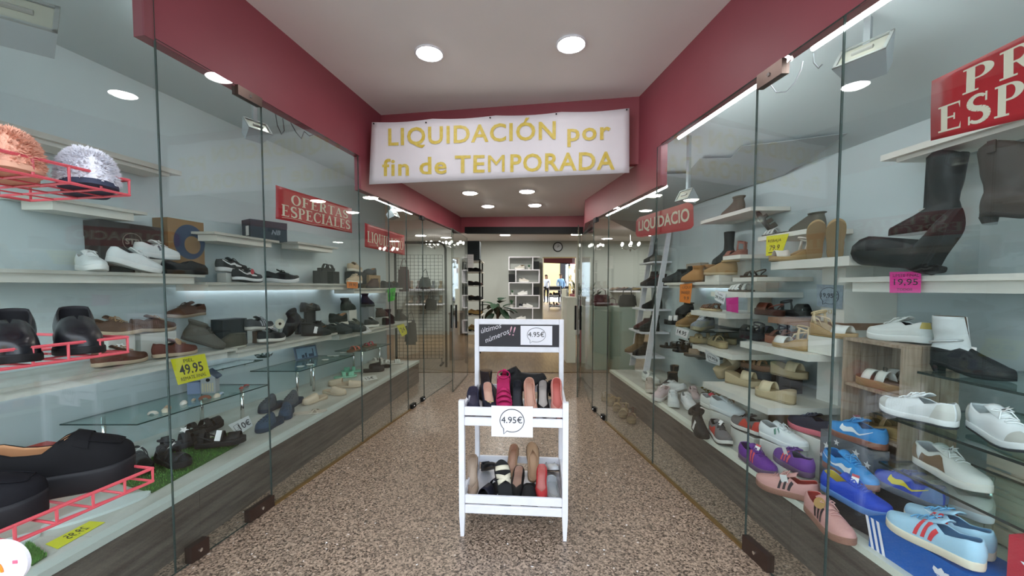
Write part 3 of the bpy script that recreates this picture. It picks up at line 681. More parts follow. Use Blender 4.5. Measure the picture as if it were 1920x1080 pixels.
def m_upper(S, m, lining, M_=8, th=.0035, tmin=None):
    per = S.per()
    if tmin is not None:
        per = [(1, t) for sd, t in per[:S.n + 1] if t >= tmin]; per[-1:] = [per[-1], (1, tmin)]
        full = [(-1, t) for sd, t in per[1:][::-1]] + per
        rows = [[S.pt(sd, t, j / M_) for j in range(M_ + 1)] for sd, t in full]; bm = grid_bm(rows)
    else:
        rows = [[S.pt(sd, t, j / M_) for j in range(M_ + 1)] for sd, t in per]; bm = grid_bm(rows, True)
    bm.normal_update(); f = max(bm.faces, key=lambda f: abs(f.calc_center_median().y)); c = f.calc_center_median()
    if f.normal.y * c.y < 0: bmesh.ops.reverse_faces(bm, faces=bm.faces[:])
    bset = {tuple(round(q, 5) for q in r[0]) for r in rows}
    shell(bm, th, lambda e: not all(tuple(round(q, 5) for q in v.co) in bset for v in e.verts))
    return bm_mesh(bm, 'upper', [m, lining])
def m_boot(S, m, lining, shaft, M_=6, th=.0035, J=7, dip=0.0):
    """upper with a shaft: list of (z, centre x, rx, ry)"""
    per = S.per(); n = S.n; rows = []
    for sd, t in per:
        r = [S.pt(sd, t, j / M_) for j in range(M_ + 1)]
        if t <= S.tv:
            p0 = r[-1]; K = [k for k, (s2, t2) in enumerate(per) if t2 <= S.tv]
            a = math.pi * (1 - t / S.tv)             # 0 = front
            a = math.pi * (1 - (t / S.tv) ** .8)
            for j in range(1, J + 1):
                f = j / J; z, cx, rx, ry = [lerpk([(i / (len(shaft) - 1), q[c]) for i, q in enumerate(shaft)], f) for c in range(4)]
                tgt = Vector((cx + rx * math.cos(a), sd * ry * math.sin(a) + S.yc(t) * (1 - f), z + dip * (math.cos(a) ** 2 - .5) * f))
                w = ss(f * 2.2); e = Vector((p0.x, p0.y, tgt.z)); r.append(e.lerp(tgt, w))
        else:
            r += [r[-1]] * J
        rows.append(r)
    bm = grid_bm(rows, True); bmesh.ops.remove_doubles(bm, verts=bm.verts[:], dist=.0004); bmesh.ops.dissolve_degenerate(bm, dist=.0003, edges=bm.edges[:])
    bmesh.ops.recalc_face_normals(bm, faces=bm.faces[:]); bm.normal_update(); f = max(bm.faces, key=lambda f: abs(f.calc_center_median().y)); c = f.calc_center_median()
    if f.normal.y * c.y < 0: bmesh.ops.reverse_faces(bm, faces=bm.faces[:])
    bset = {tuple(round(q, 4) for q in r[0]) for r in rows}
    shell(bm, th, lambda e: not all(tuple(round(q, 4) for q in v.co) in bset for v in e.verts))
    return bm_mesh(bm, 'upper', [m, lining])
def m_patch(S, polys, m, d=.0018, name='stripe', sides=(1, -1), nu=4, nv=4):
    """surface patches: each poly = 4 (t,u) corners"""
    mb = MB()
    for sd in sides:
        for q in polys:
            rows = []
            for i in range(nu + 1):
                row = []
                for j in range(nv + 1):
                    a, b = i / nu, j / nv
                    t = (q[0][0] * (1 - a) + q[1][0] * a) * (1 - b) + (q[3][0] * (1 - a) + q[2][0] * a) * b
                    u = (q[0][1] * (1 - a) + q[1][1] * a) * (1 - b) + (q[3][1] * (1 - a) + q[2][1] * a) * b
                    row.append(S.on(sd, t, u, d))
                rows.append(row)
            mb.grid(rows, m)
    return mb.mesh(name, True)
def m_laces(S, m, t0, t1, n=5, u=.78, r=.0024):
    mb = MB()
    for k in range(n):
        t = t0 + (t1 - t0) * k / (n - 1); dt = .012 * (1 if k % 2 else -1)
        pts = [S.on(1, t - dt, u, .003), S.on(1, t, .9, .005), S.pt(1, t, 1) + Vector((0, 0, .006)), S.on(-1, t, .9, .005), S.on(-1, t + dt, u, .003)]
        mb.tube(pts, r, m, 5)
    t = t0 - .005; c = S.pt(1, t, 1) + Vector((0, 0, .009))
    for sd in (1, -1):
        mb.tube([c, c + Vector((-.006, sd * .018, .006)), c + Vector((-.002, sd * .03, -.002)), c + Vector((.008, sd * .016, .0)), c], r, m, 5)
        mb.tube([c, c + Vector((.016, sd * .014, .0)), S.on(sd, min(.9, t0 + .1), .7, .004)], r, m, 5)
    return mb.mesh('laces', True)
def m_tongue(S, m, back=.13, w=.024, up=.028):
    c = S.top(1, S.tv); rows = []
    for i in range(6):
        f = i / 5; x = c.x + .03 - f * (back * S.L + .03); z = c.z - .006 + up * f ** 1.2
        rows.append([(x, S.yc(.4) + (j / 4 - .5) * 2 * w * (1 + .15 * f), z - .010 * abs(j / 4 - .5) ** 2 * 4) for j in range(5)])
    bm = grid_bm(rows, flip=True); bm.normal_update()
    if sum(f.normal.z for f in bm.faces) < 0: bmesh.ops.reverse_faces(bm, faces=bm.faces[:])
    shell(bm, .005); return bm_mesh(bm, 'tongue', [m, m])
def m_insole(S, m, k=.82, dz=.001, t0=.02, t1=.985):
    mb = MB(); rows = []
    for i in range(13):
        t = t0 + (t1 - t0) * i / 12; rows.append([(S.x(t), sd * S.hw(t) * k + S.yc(t), S.zt(t) + dz) for sd in (-1, -.4, .4, 1)])
    return mb.grid(rows, m).mesh('insole', True)
def m_strap(S, a, b, h, m, under=None, th=.003, k=1.0, name='strap', pw=2.4, n=12):
    """band across the foot: a=(t0,t1) on side -1, b=(t0,t1) on side +1"""
    rows = []
    for i in range(n + 1):
        s = -1 + 2 * i / n; f = (s + 1) / 2; row = []
        for j in range(4):
            g = j / 3; t = (a[0] + (a[1] - a[0]) * g) * (1 - f) + (b[0] + (b[1] - b[0]) * g) * f
            hh = h if not isinstance(h, tuple) else h[0] + (h[1] - h[0]) * g
            e = 1 - abs(s) ** pw
            row.append(Vector((S.x(t), s * S.hw(t) * k + S.yc(t), S.zt(t) - .004 + hh * e + .004 * (1 if abs(s) < 1 else 0))))
        rows.append(row)
    bm = grid_bm(rows); bm.normal_update()
    if sum(f.normal.z for f in bm.faces) < 0: bmesh.ops.reverse_faces(bm, faces=bm.faces[:])
    shell(bm, th); return bm_mesh(bm, name, [m, under or m])
def m_anklestrap(S, m, t=.30, h=.055, drop=.01, w=.011, name='ankle_strap', over=True):
    pts = []
    for i in range(25):
        a = 2 * math.pi * i / 24
        x = S.x(t) * .55 + S.x(.0) * .45 + (S.x(t) - S.x(0)) * .52 * math.cos(a); y = S.hw(.15) * .95 * math.sin(a)
        pts.append(Vector((x, y, S.zt(.1) + h + .012 * math.cos(a))))
    rows = [[p, p + Vector((0, 0, w))] for p in pts]
    bm = grid_bm(rows); bm.normal_update(); f = bm.faces[:][6]
    if f.normal.y < 0: bmesh.ops.reverse_faces(bm, faces=bm.faces[:])
    shell(bm, .0028); return bm_mesh(bm, name, [m, m])
def m_sling(S, m, t=.38, h=.035, w=.010, name='heel_strap'):
    pts = []
    for i in range(15):
        a = -math.pi / 2 + math.pi * i / 14; f = math.cos(a)
        pts.append(Vector((S.x(t) - (S.x(t) - S.x(.01)) * f, S.hw(.2) * math.sin(a), S.zt(.1) + .004 + h * f ** .7 if f > 1e-6 else S.zt(t) + .002)))
    rows = [[p, p + Vector((0, 0, w))] for p in pts]; bm = grid_bm(rows); bm.normal_update()
    shell(bm, .0028); return bm_mesh(bm, name, [m, m])
def m_heel(S, m, kind, h, name='heel'):
    mb = MB(); z1 = S.zt(.06) - S.th + .002; rows = []
    cfg = {'block': (.135, .95, .12, .85, 0), 'stiletto': (.10, .85, .022, .16, .006), 'kitten': (.10, .85, .035, .25, .004), 'cuban': (.15, .97, .10, .78, .012), 'low': (.25, .98, .24, .96, 0)}[kind]
    for f in (0, .33, .66, 1):
        g = f ** .6 if kind in ('stiletto', 'kitten') else f
        ln = (cfg[0] + (cfg[2] - cfg[0]) * g) * S.L; wd = (cfg[1] + (cfg[3] - cfg[1]) * g) * S.hw(.12); x0 = S.x(0) + .004 + cfg[4] * g
        z = z1 * (1 - f); lift = (lambda x: 0)
        row = []
        for k in range(12):
            a = 2 * math.pi * k / 12; c = math.cos(a); s_ = math.sin(a); e = .62
            xx = x0 + ln / 2 + ln / 2 * math.copysign(abs(c) ** e, c); row.append((xx, wd * math.copysign(abs(s_) ** e, s_), z if f else z1))
        rows.append(row)
    mb.grid(rows, m, True); mb.add(rows[-1], [list(range(12))], m); mb.add(rows[0], [list(range(12))[::-1]], m)
    me = mb.mesh(name, False); bm = bmesh.new(); bm.from_mesh(me); bmesh.ops.remove_doubles(bm, verts=bm.verts[:], dist=1e-5); bmesh.ops.recalc_face_normals(bm, faces=bm.faces[:]); bm.to_mesh(me); bm.free(); return me
def m_star(m, r=.026, th=.001, name='price_tag'):
    P = [(r * (1 if k % 2 == 0 else .45) * math.sin(math.pi * k / 5), r * (1 if k % 2 == 0 else .45) * math.cos(math.pi * k / 5)) for k in range(10)]
    return MB().prism(P[::-1], 0, th, m).mesh(name)
def m_card(m, w, h, th=.001, name='price_tag'): return MB().box((-w / 2, -h / 2, 0), (w / 2, h / 2, th), m).mesh(name)
M_TAG = mat('tag_paper', hexc('e9e6e4'), .6); M_KRAFT = mat('kraft_tag', hexc('b08a55'), .7); M_TAGR = mat('tag_red', hexc('c24a52'), .6)
def K(h, r=.6, **k):
    k.setdefault('spec', .28); return M(h, r, **k)
# every builder returns [(part name, mesh, [sub parts])...]
def sneaker(up='e8eaea', sole='e8e8e4', lace='f2f2f2', lining='b9bcbd', tongue=None, stripe=None, sc='222222', heel=None, toe=None, out=None, side=1, L=.275, W=.098, th=.03, run=False, eyestay=None, tab=None, bump=.0, panel=None):
    S = Last(L, W, th=th, hh=.010 if not run else .014, spring=.012 if not run else .02, tv=.47, rim=((0, .062), (.06, .066), (.14, .058), (.30, .046), (.40, .062), (.47, .074)), ht=.074, toeh=.022, p=.95, side=side)
    um = K(up, .65, bump=bump or .03, bscale=300); tm = K(tongue or up, .7); P = []
    if out:
        P.append(('midsole', m_sole(S, K(sole, .6), 'midsole', k0=1.0, k1=1.04 if run else 1.02, lo=lambda t: S.zb(t) + .009)))
        P.append(('outsole', m_sole(S, K(out, .7), 'outsole', hi=lambda t: S.zb(t) + .009, k1=.99)))
    else: P.append(('sole', m_sole(S, K(sole, .6), 'sole', k1=1.04 if run else 1.02)))
    P.append(('upper', m_upper(S, um, K(lining, .8)))); P.append(('insole', m_insole(S, K(lining, .8), dz=.004, t1=.8)))
    P.append(('tongue', m_tongue(S, tm)))
    if lace: P.append(('laces', m_laces(S, K(lace, .8), .49, .68)))
    if eyestay: P += [('eyestay', m_patch(S, [((.44, .72), (.70, .66), (.72, .86), (.44, .96))], K(eyestay, .6), .0015, 'eyestay', sides=(q,))) for q in (1, -1)]
    if toe: P.append(('toe_cap', m_patch(S, [((.80, .02), (.999, .02), (.999, .72), (.84, .85))], K(toe, .7), .0016, 'toe_cap', nu=6, nv=6)))
    if heel: P.append(('heel_counter', m_patch(S, [((.003, .03), (.20, .03), (.12, .86), (.003, .97))], K(heel, .6), .0016, 'heel_counter', nu=6, nv=5)))
    if panel: P += [('side_panel', m_patch(S, [((.20, .04), (.62, .04), (.52, .5), (.24, .72))], K(panel, .6), .0013, 'side_panel', sides=(q,), nu=6, nv=5)) for q in (1, -1)]
    if stripe == 'three':
        for k in range(3):
            t = .37 + k * .075; P += [('stripe', m_patch(S, [((t + .045, .06), (t + .085, .06), (t + .03, .78), (t - .01, .78))], K(sc, .55), .0026, 'stripe', sides=(q,))) for q in (1, -1)]
    if stripe == 'swoosh':
        a = [(.66, .50), (.67, .22), (.60, .10), (.48, .14), (.30, .34), (.08, .72)]; b = [(.655, .56), (.615, .40), (.56, .34), (.46, .36), (.30, .48), (.08, .75)]
        P += [('curved_logo', m_patch(S, [(a[i], a[i + 1], b[i + 1], b[i]) for i in range(5)], K(sc, .5), .0028, 'curved_logo', sides=(q,), nu=3, nv=2)) for q in (1, -1)]
    if stripe == 'wave':
        a = [(.66, .2), (.5, .15), (.36, .45), (.2, .55), (.06, .8)]; b = [(.66, .3), (.5, .35), (.36, .7), (.2, .75), (.06, .92)]
        P += [('side_stripe', m_patch(S, [(a[i], a[i + 1], b[i + 1], b[i]) for i in range(4)], K(sc, .5), .0024, 'side_stripe', sides=(q,), nu=3, nv=2)) for q in (1, -1)]
    if stripe == 'letter':
        P += [('side_logo', m_patch(S, [((.42, .2), (.46, .2), (.43, .7), (.39, .7)), ((.46, .55), (.52, .3), (.52, .42), (.46, .7))], K(sc, .5), .0024, 'side_logo', sides=(q,), nu=2, nv=2)) for q in (1, -1)]
    if tab: P.append(('heel_tab', m_patch(S, [((.002, .55), (.07, .55), (.05, .97), (.002, .99))], K(tab, .5), .003, 'heel_tab', nu=3, nv=3)))
    return S, P
def runner(**k):
    k.setdefault('run', True); k.setdefault('th', .032); return sneaker(**k)
def loafer(up='1b1b1d', sole='1c1c1e', lining='b98f6a', side=1, L=.27, W=.095, th=.018, hh=.022, chunky=0, saddle=True, rough=.75, toe='round', seam=True, hs=1.0):
    S = Last(L, W, toe=toe, th=th + chunky, hh=hh * (0 if chunky else 1), spring=.006, tv=.60, rim=[(a_, b_ * hs) for a_, b_ in ((0, .058), (.08, .055), (.25, .042), (.42, .04), (.52, .06), (.60, .066))], ht=.066 * hs, toeh=.028 * hs, p=.85, side=side)
    P = []
    if chunky: P.append(('sole', m_sole(S, K(sole, .6), 'sole'))); P.append(('heel', m_heel(Last(L, W, th=.004, hh=chunky * .5 + .006, side=side), K(sole, .6), 'low', .03)))
    else: P.append(('sole', m_sole(S, K(sole, .6), 'sole'))); P.append(('heel', m_heel(S, K(sole, .6), 'low', hh)))
    um = K(up, rough, bump=.04, bscale=400, spec=.12 if rough > .7 else .4)
    P.append(('upper', m_upper(S, um, K(lining, .7)))); P.append(('insole', m_insole(S, K(lining, .7), dz=.003, t1=.8)))
    if saddle: P.append(('saddle_strap', m_patch(S, [((.60, .45), (.70, .40), (.70, .999), (.60, .999))], um, .003, 'saddle_strap', nu=4, nv=6)))
    if seam: P.append(('apron_seam', MB().tube([S.on(1, .62 + .31 * i / 8, .62 - .0 * i, .002) for i in range(9)] + [S.on(-1, .93 - .31 * i / 8, .62, .002) for i in range(9)], .0016, um, 5).mesh('apron_seam', True)))
    return S, P
def pump(up='1a1a1c', lining='c9a58c', sole='2a2320', h=.06, hk='stiletto', toe='point', side=1, L=.245, W=.082, rough=.5, heelc=None):
    S = Last(L, W, toe=toe, th=.007, hh=h, spring=.004, tv=.74, rim=((0, .052), (.08, .05), (.25, .036), (.45, .026), (.6, .026), (.74, .036)), ht=.036, toeh=.018, p=.9, side=side, fore=.68)
    P = [('sole', m_sole(S, K(sole, .5), 'sole', k0=.9, k1=.96, k2=.96)), ('upper', m_upper(S, K(up, rough), K(lining, .6))), ('insole', m_insole(S, K(lining, .6), dz=.002, t1=.9)), ('heel', m_heel(S, K(heelc or up, rough), hk, h))]
    return S, P
def ballerina(up='1b1b1f', lining='c7a78b', sole='3a302a', toe='round', side=1, L=.245, W=.084, rough=.6, bow=None, tv=.72):
    S = Last(L, W, toe=toe, th=.008, hh=.006, spring=.004, tv=tv, rim=((0, .05), (.08, .048), (.25, .036), (.45, .028), (.6, .028), (tv, .038)), ht=.038, toeh=.02, p=.9, side=side)
    P = [('sole', m_sole(S, K(sole, .6), 'sole')), ('upper', m_upper(S, K(up, rough), K(lining, .7))), ('insole', m_insole(S, K(lining, .7), dz=.002, t1=.9))]
    if bow:
        c = S.pt(1, tv + .02, 1) + Vector((0, 0, .005)); mb = MB()
        for sd in (1, -1): mb.tube([c, c + Vector((.006, sd * .014, .004)), c + Vector((-.002, sd * .02, 0)), c], .003, K(bow, .5), 5)
        P.append(('bow', mb.mesh('bow', True)))
    return S, P
def boot(up='26221f', sole='1d1a18', lining='6d5a48', h=.0, hk=None, top=.20, toe='round', side=1, L=.265, W=.092, rough=.6, laces=None, collar=None, elastic=None, th=.02, by=.042, bx=.055, zipc=None, tabs=None, flare=1.1, scallop=0.0, buckle=None, foot2=None):
    S = Last(L, W, toe=toe, th=th, hh=h, spring=.006, tv=.44, rim=((0, .085), (.2, .085), (.44, .098)), ht=.098, toeh=.026, p=1.15, side=side, rearopen=.8)
    z0 = S.zt(.1)
    sh = [(z0 + .095, S.x(.2), bx * .98, by), (z0 + .5 * (top + .095), S.x(.2) + .002, bx * 1.0, by * 1.02), (z0 + top, S.x(.2) + .002, bx * flare, by * flare)]
    um = K(up, rough, bump=.05, bscale=120)
    P = [('sole', m_sole(S, K(sole, .6), 'sole', k1=1.03)), ('upper', m_boot(S, um, K(lining, .8), sh, dip=scallop))]
    if foot2:
        me = P[1][1]; me.materials.append(K(foot2, .5, bump=.3, bscale=150))
        for p in me.polygons:
            if p.material_index == 0 and p.center.z < z0 + .055 + .25 * max(0, p.center.x - S.x(.45)): p.material_index = 2
    if hk: P.append(('heel', m_heel(S, K(sole, .6), hk, h)))
    if laces: P.append(('laces', m_laces(S, K(laces, .8), .46, .62)))
    if elastic:
        P.append(('elastic_gore', MB().add([(S.x(.2) + dx, sd * (by * 1.06), z0 + zz) for sd in (1, -1) for dx, zz in ((-.018, .05), (.018, .05), (.024, top - .008), (-.024, top - .008))], [(0, 1, 2, 3), (7, 6, 5, 4)], K(elastic, .9)).mesh('elastic_gore')))
    if collar:
        mb = MB(); rr = [(S.x(.2) + .002 + bx * flare * math.cos(a) * 1.04, by * flare * 1.05 * math.sin(a), z0 + top - .004) for a in [2 * math.pi * i / 20 for i in range(20)]]
        mb.tube(rr, .009, K(collar, .9), 6, True); P.append(('collar', mb.mesh('collar', True)))
    if tabs:
        mb = MB()
        for sd in (1, -1): mb.box((S.x(.2) - .012, sd * by * flare - .004, z0 + top - .03), (S.x(.2) + .014, sd * by * flare + .004, z0 + top + .018), um, .001)
        P.append(('pull_tab', mb.mesh('pull_tab')))
    if buckle:
        mb = MB(); rr = [(S.x(.2) + bx * 1.06 * math.cos(a), by * 1.08 * math.sin(a), z0 + .085 + .01 * math.cos(a)) for a in [2 * math.pi * i / 20 for i in range(20)]]
        mb.tube(rr, .005, K(buckle, .4, metal=.6), 6, True); P.append(('chain_strap', mb.mesh('chain_strap', True)))
    return S, P
def sandal(straps=None, strap='b59a78', sole='a98c63', foot=None, h=.0, hk=None, th=.02, wedge=False, side=1, L=.25, W=.09, toe='round', ankle=None, sling=None, sh=.035, rough=.6, plat=0, heel=None, buckle=None, edge=None, slant=False):
    """open shoe: sole + list of straps ((a0,a1),(b0,b1),height[,colour])"""
    S = Last(L, W, toe=toe, th=th + plat, hh=h, spring=.006, tv=.5, side=side, wedge=wedge or (plat > 0 and not hk), fore=.66)
    fm = K(foot or sole, .7); P = []
    if edge and (wedge or plat):
        P.append(('midsole', m_sole(S, K(edge, .75, bump=.15, bscale=90), 'midsole', lo=lambda t: S.zb(t) + .008)))
        P.append(('outsole', m_sole(S, K(sole, .75), 'outsole', hi=lambda t: S.zb(t) + .008)))
    else: P.append(('sole', m_sole(S, K(sole, .7), 'sole', foot=fm)))
    P.append(('footbed', m_insole(S, fm, k=.93, dz=.0022)))
    if hk: P.append(('heel', m_heel(S, K(heel or sole, .5), hk, h)))
    for q in (straps or [((.55, .75), (.55, .75), sh)]):
        P.append(('strap', m_strap(S, q[0], q[1], q[2], K(q[3] if len(q) > 3 else strap, rough), th=.003)))
    if ankle:
        am = K(strap if ankle is True else ankle, rough); P.append(('ankle_strap', m_anklestrap(S, am)))
        mb = MB()
        for sd in (1, -1):
            a0 = S.base(sd, .2); b0 = Vector((S.x(.16), sd * S.hw(.15) * .93, S.zt(.1) + .062)); mb.grid([[a0 + Vector((-.012, 0, 0)), a0 + Vector((.012, 0, 0))], [a0.lerp(b0, .5) + Vector((-.009, sd * .003, 0)), a0.lerp(b0, .5) + Vector((.008, sd * .003, 0))], [b0 + Vector((-.007, 0, 0)), b0 + Vector((.007, 0, 0))]], am)
        a0 = S.base(1, .004); mb.grid([[a0 + Vector((0, -.014, 0)), a0 + Vector((0, .014, 0))], [a0 + Vector((.002, -.012, .035)), a0 + Vector((.002, .012, .035))], [a0 + Vector((.006, -.008, .066)), a0 + Vector((.006, .008, .066))]], am)
        bm = bmesh.new(); bm.from_mesh(mb.mesh('tmp')); shell(bm, .0022); P.append(('heel_strap', bm_mesh(bm, 'heel_strap', [am, am])))
    if sling: P.append(('heel_strap', m_sling(S, K(strap if sling is True else sling, rough))))
    if buckle:
        mb = MB(); c = Vector((S.x(.3), S.hw(.15) * .97, S.zt(.1) + .058))
        mb.tube([c + Vector((-.009, 0, -.002)), c + Vector((.009, 0, -.002)), c + Vector((.009, 0, .015)), c + Vector((-.009, 0, .015))], .0016, K(buckle, .3, metal=.9), 5, True)
        P.append(('buckle', mb.mesh('buckle', True)))
    return S, P
def mule(up='c4a98a', sole='b49878', th=.022, plat=0, hh=.012, tmin=.44, ht=.075, side=1, L=.26, W=.1, toe='round', lining=None, foot=None, rough=.7, wedge=True, h=0, holes=None, fur=0, toeh=.03):
    S = Last(L, W, toe=toe, th=th + plat, hh=hh + h, spring=.006, tv=.3, ht=ht, toeh=toeh, p=.8, side=side, wedge=wedge, fore=.66)
    um = K(up, rough, bump=.6 if fur else .04, bscale=140 if fur else 200)
    P = [('sole', m_sole(S, K(sole, .7), 'sole', foot=K(foot or sole, .8))), ('upper', m_upper(S, um, K(lining or up, .8), tmin=tmin, th=.004 if not fur else .012)), ('footbed', m_insole(S, K(foot or sole, .8), k=.93, dz=.0022))]
    if fur:
        mb = MB(); rg = random.Random(3); fm = [um, K(up, .95)]
        for q in range(2600):
            t = tmin + (1.0 - tmin) * rg.random() ** .8; u_ = rg.random() * .98; sd = rg.choice((1, -1)); c = S.pt(sd, min(t, .995), u_); n = (S.nrm(sd, min(t, .98), u_) + Vector((rg.uniform(-.6, .6), rg.uniform(-.6, .6), rg.uniform(-.6, .3)))).normalized(); a = n.orthogonal().normalized() * rg.uniform(.002, .0035)
            mb.add([c - a, c + a, c + n * rg.uniform(.007, .015)], [(0, 1, 2)], fm[q % 2])
        P.append(('fur_pile', mb.mesh('fur_pile')))
    if holes:
        mb = MB()
        for t, u in ((.62, .7), (.7, .6), (.78, .55), (.66, .9), (.75, .85), (.83, .8)):
            for sd in (1, -1):
                c = S.on(sd, t, u, .0008); n = S.nrm(sd, t, u); mb.cyl(c - n * .001, c + n * .0012, .0045, K(holes, .8), 8)
        P.append(('vent_holes', mb.mesh('vent_holes')))
    return S, P
KIND = dict(sneaker=sneaker, runner=runner, loafer=loafer, pump=pump, ballerina=ballerina, boot=boot, sandal=sandal, mule=mule)
CAT = dict(sneaker='sneaker', runner='sneaker', loafer='loafer', pump='shoe', ballerina='shoe', boot='boot', sandal='sandal', mule='slipper')
CACHE = {}
PLACED = []; FIXED = []
def shoe(kind, pos, yaw, label, name=None, cat=None, group=None, rx=0, ry=0, dz=0, tagk=None, side=1, mk=1, **k):
    """place one shoe: pos = world point of its sole centre on the support; yaw = toe direction (deg, 0=+x, 90=+y)"""
    key = (kind, side) + tuple(sorted((a, str(b)) for a, b in k.items()))
    if key not in CACHE: CACHE[key] = KIND[kind](side=side, **k)
    S, parts = CACHE[key]
    eul = (Matrix.Rotation(math.radians(yaw), 4, 'Z') @ Matrix.Rotation(math.radians(ry), 4, 'Y') @ Matrix.Rotation(math.radians(rx), 4, 'X')).to_euler()
    t = empty(name or {'runner': 'sneaker', 'ballerina': 'ballet_flat', 'mule': 'slipper'}.get(kind, kind), (pos[0], pos[1], pos[2]), eul, label, cat or CAT[kind], group)
    mz = 1e9; R = eul.to_matrix()
    for nm, me in parts:
        lo_ = link(nm, me, t)
        if nm == 'fur_pile': lo_['kind'] = 'stuff'
        if rx or ry:
            for v in list(me.vertices)[::3]: mz = min(mz, (R @ v.co).z)
    t.location.z += dz + (-mz + .0005 if (rx or ry) and mz < 1e8 else .0008)
    Rl = (Matrix.Rotation(math.radians(ry), 3, 'Y') @ Matrix.Rotation(math.radians(rx), 3, 'X')); q = [Rl @ v.co for nm, me in parts for v in list(me.vertices)[::4]]
    PLACED.append([t, math.radians(yaw), min(v.x for v in q), max(v.x for v in q), min(v.y for v in q), max(v.y for v in q), t.location.z + min(v.z for v in q), t.location.z + max(v.z for v in q), t.location.copy()])
    if tagk:
        tk = tagk.split(':'); z = S.zt(.4) + (S.rise(.45) if kind in ('sneaker', 'runner', 'loafer') else .06); x = S.x(.5)
        if tk[0] == 'star': o = link('price_tag', m_star(M_TAG), t, (x, 0, z + .012), (.5, -.4, .3)); 
        elif tk[0] == 'disc': o = link('price_tag', MB().cyl((0, 0, 0), (0, 0, .001), .024, M_KRAFT, 20).mesh('price_tag'), t, (x - .01, -.03 * side, z + .0), (1.1, .2, .3))
        elif tk[0] == 'card': o = link('price_tag', m_card(M_TAG, .03, .065), t, (x, -.038 * side, z - .022), (1.35, .2, .1))
        else: o = link('price_tag', m_card(M_TAG, .026, .04), t, (x, .0, z + .012), (.9, .2, .6))
        if tk[0] == 'red': link('red_band', m_card(M_TAGR, .026, .012, .0014), o, (0, .014, 0))
        if len(tk) > 1:
            tx = text(tk[1], .013, M_INK, o, (0, 0, .0016), (0, 0, 0), 'price_lettering')
    return t
def Zp(px, py, z): return atz(px, py, z)
def Vp(px, side, v, z):
    pl = WL if side < 0 else WR; p = atp(px, 540, off(pl, -side * v)); return Vector((p.x, p.y, z))
# ================================================================== left display goods
def bl(px, py): return Zp(px, py, ZL)
def lv(px, key, v=.2): return Vp(px, -1, v, SUP[key])
UP = 79                                        # direction along the left wall, away from the viewer
def sbox(pos, size, yaw, label, m, name='shoe_box', cat='box', group=None, lid=True, dz=0):
    """a closed shoe box with a separate lid"""
    a, b, h = size; t = empty(name, (pos[0], pos[1], pos[2] + .0008 + dz), (0, 0, math.radians(yaw)), label, cat, group)
    FIXED.append((Vector((pos[0], pos[1])), math.radians(yaw), a / 2, b / 2, pos[2] + dz, pos[2] + dz + h))
    MB().box((-a / 2, -b / 2, 0), (a / 2, b / 2, h * (.72 if lid else 1)), m).build('body', t)
    if lid: MB().box((-a / 2 - .002, -b / 2 - .002, h * .70), (a / 2 + .002, b / 2 + .002, h), m).build('lid', t)
    return t
def riser(pos, size, yaw, label, m=None, name='display_block', cat='block'):
    a, b, h = size; FIXED.append((Vector((pos[0], pos[1])), math.radians(yaw), a / 2, b / 2, pos[2], pos[2] + h)); return tag(MB().box((-a / 2, -b / 2, 0), (a / 2, b / 2, h), m or M_WHITE, .002).build(name, None, (pos[0], pos[1], pos[2] + .0006), (0, 0, math.radians(yaw))), label, cat)
# --- shelf L3a : white sneakers and boxes
WS = dict(up='dfe4e4', sole='e6e8e6', lace='e8eaea', lining='c9cccc')
shoe('sneaker', lv(172, 'L3a', .24), -30, 'plain white leather sneaker facing the passage at the left shelf end', **WS)
shoe('sneaker', lv(238, 'L3a', .17), UP - 14, 'white sneaker tilted heel-up against its mate on the left shelf', tagk='star:49', ry=14, **WS)
b = sbox(lv(238, 'L3a', .07), (.34, .12, .315), UP, 'dark grey shoe box with a round emblem on the left shelf', K('37312f', .7))
link('round_emblem', MB().tube([(.055 * math.cos(a), -.0615, .20 + .055 * math.sin(a)) for a in [2 * math.pi * i / 28 for i in range(28)]], .0022, K('8a8278', .6), 4, True).mesh('round_emblem'), b)
text('STB', .05, K('8a8278', .6), b, (0, -.0622, .20), RX, 'emblem_lettering', bold=.002)
b = sbox(lv(340, 'L3a', .07), (.26, .13, .395), UP, 'tall kraft carton with a dark blue ring on the left shelf', K('8d6e48', .7), lid=False)
ringm = MB(); rr = []
for i in range(29):
    a = 2 * math.pi * i / 28; rr.append([(.02 + .115 * math.cos(a), -.0662, .24 + .125 * math.sin(a)), (.04 + .06 * math.cos(a), -.0662, .22 + .065 * math.sin(a))])
ringm.grid(rr, K('2b3f5c', .6)); ringm.build('printed_ring', b)
shoe('loafer', lv(350, 'L3a', .27), UP, 'long flat black suede slip-on at the front of the left shelf', up='16171a', sole='121214', chunky=.012, L=.31, saddle=False, lining='222222')
riser(lv(284, 'L3a', .20), (.15, .05, .095), UP, 'white block under the tagged white sneaker', M_WHITE)
shoe('sneaker', lv(298, 'L3a', .20), UP, 'white sneaker with grey side bars and two tags above the black slip-on', dz=.096, tagk='star:59', stripe='letter', sc='555a60', **WS)
# --- high shelf box
b = sbox(lv(500, 'L2b', .185), (.30, .15, .165), UP - 22, 'slate blue lidded shoe box with a white end label on the high left shelf', K('39454f', .7))
text('NB', .055, K('8e99a3', .6), b, (.05, -.0775, .07), RX, 'printed_logo', bold=.002, shear=.25)
link('end_label', MB().box((-.1540, -.05, .03), (-.1522, .0, .11), M_TAG).mesh('end_label'), b)
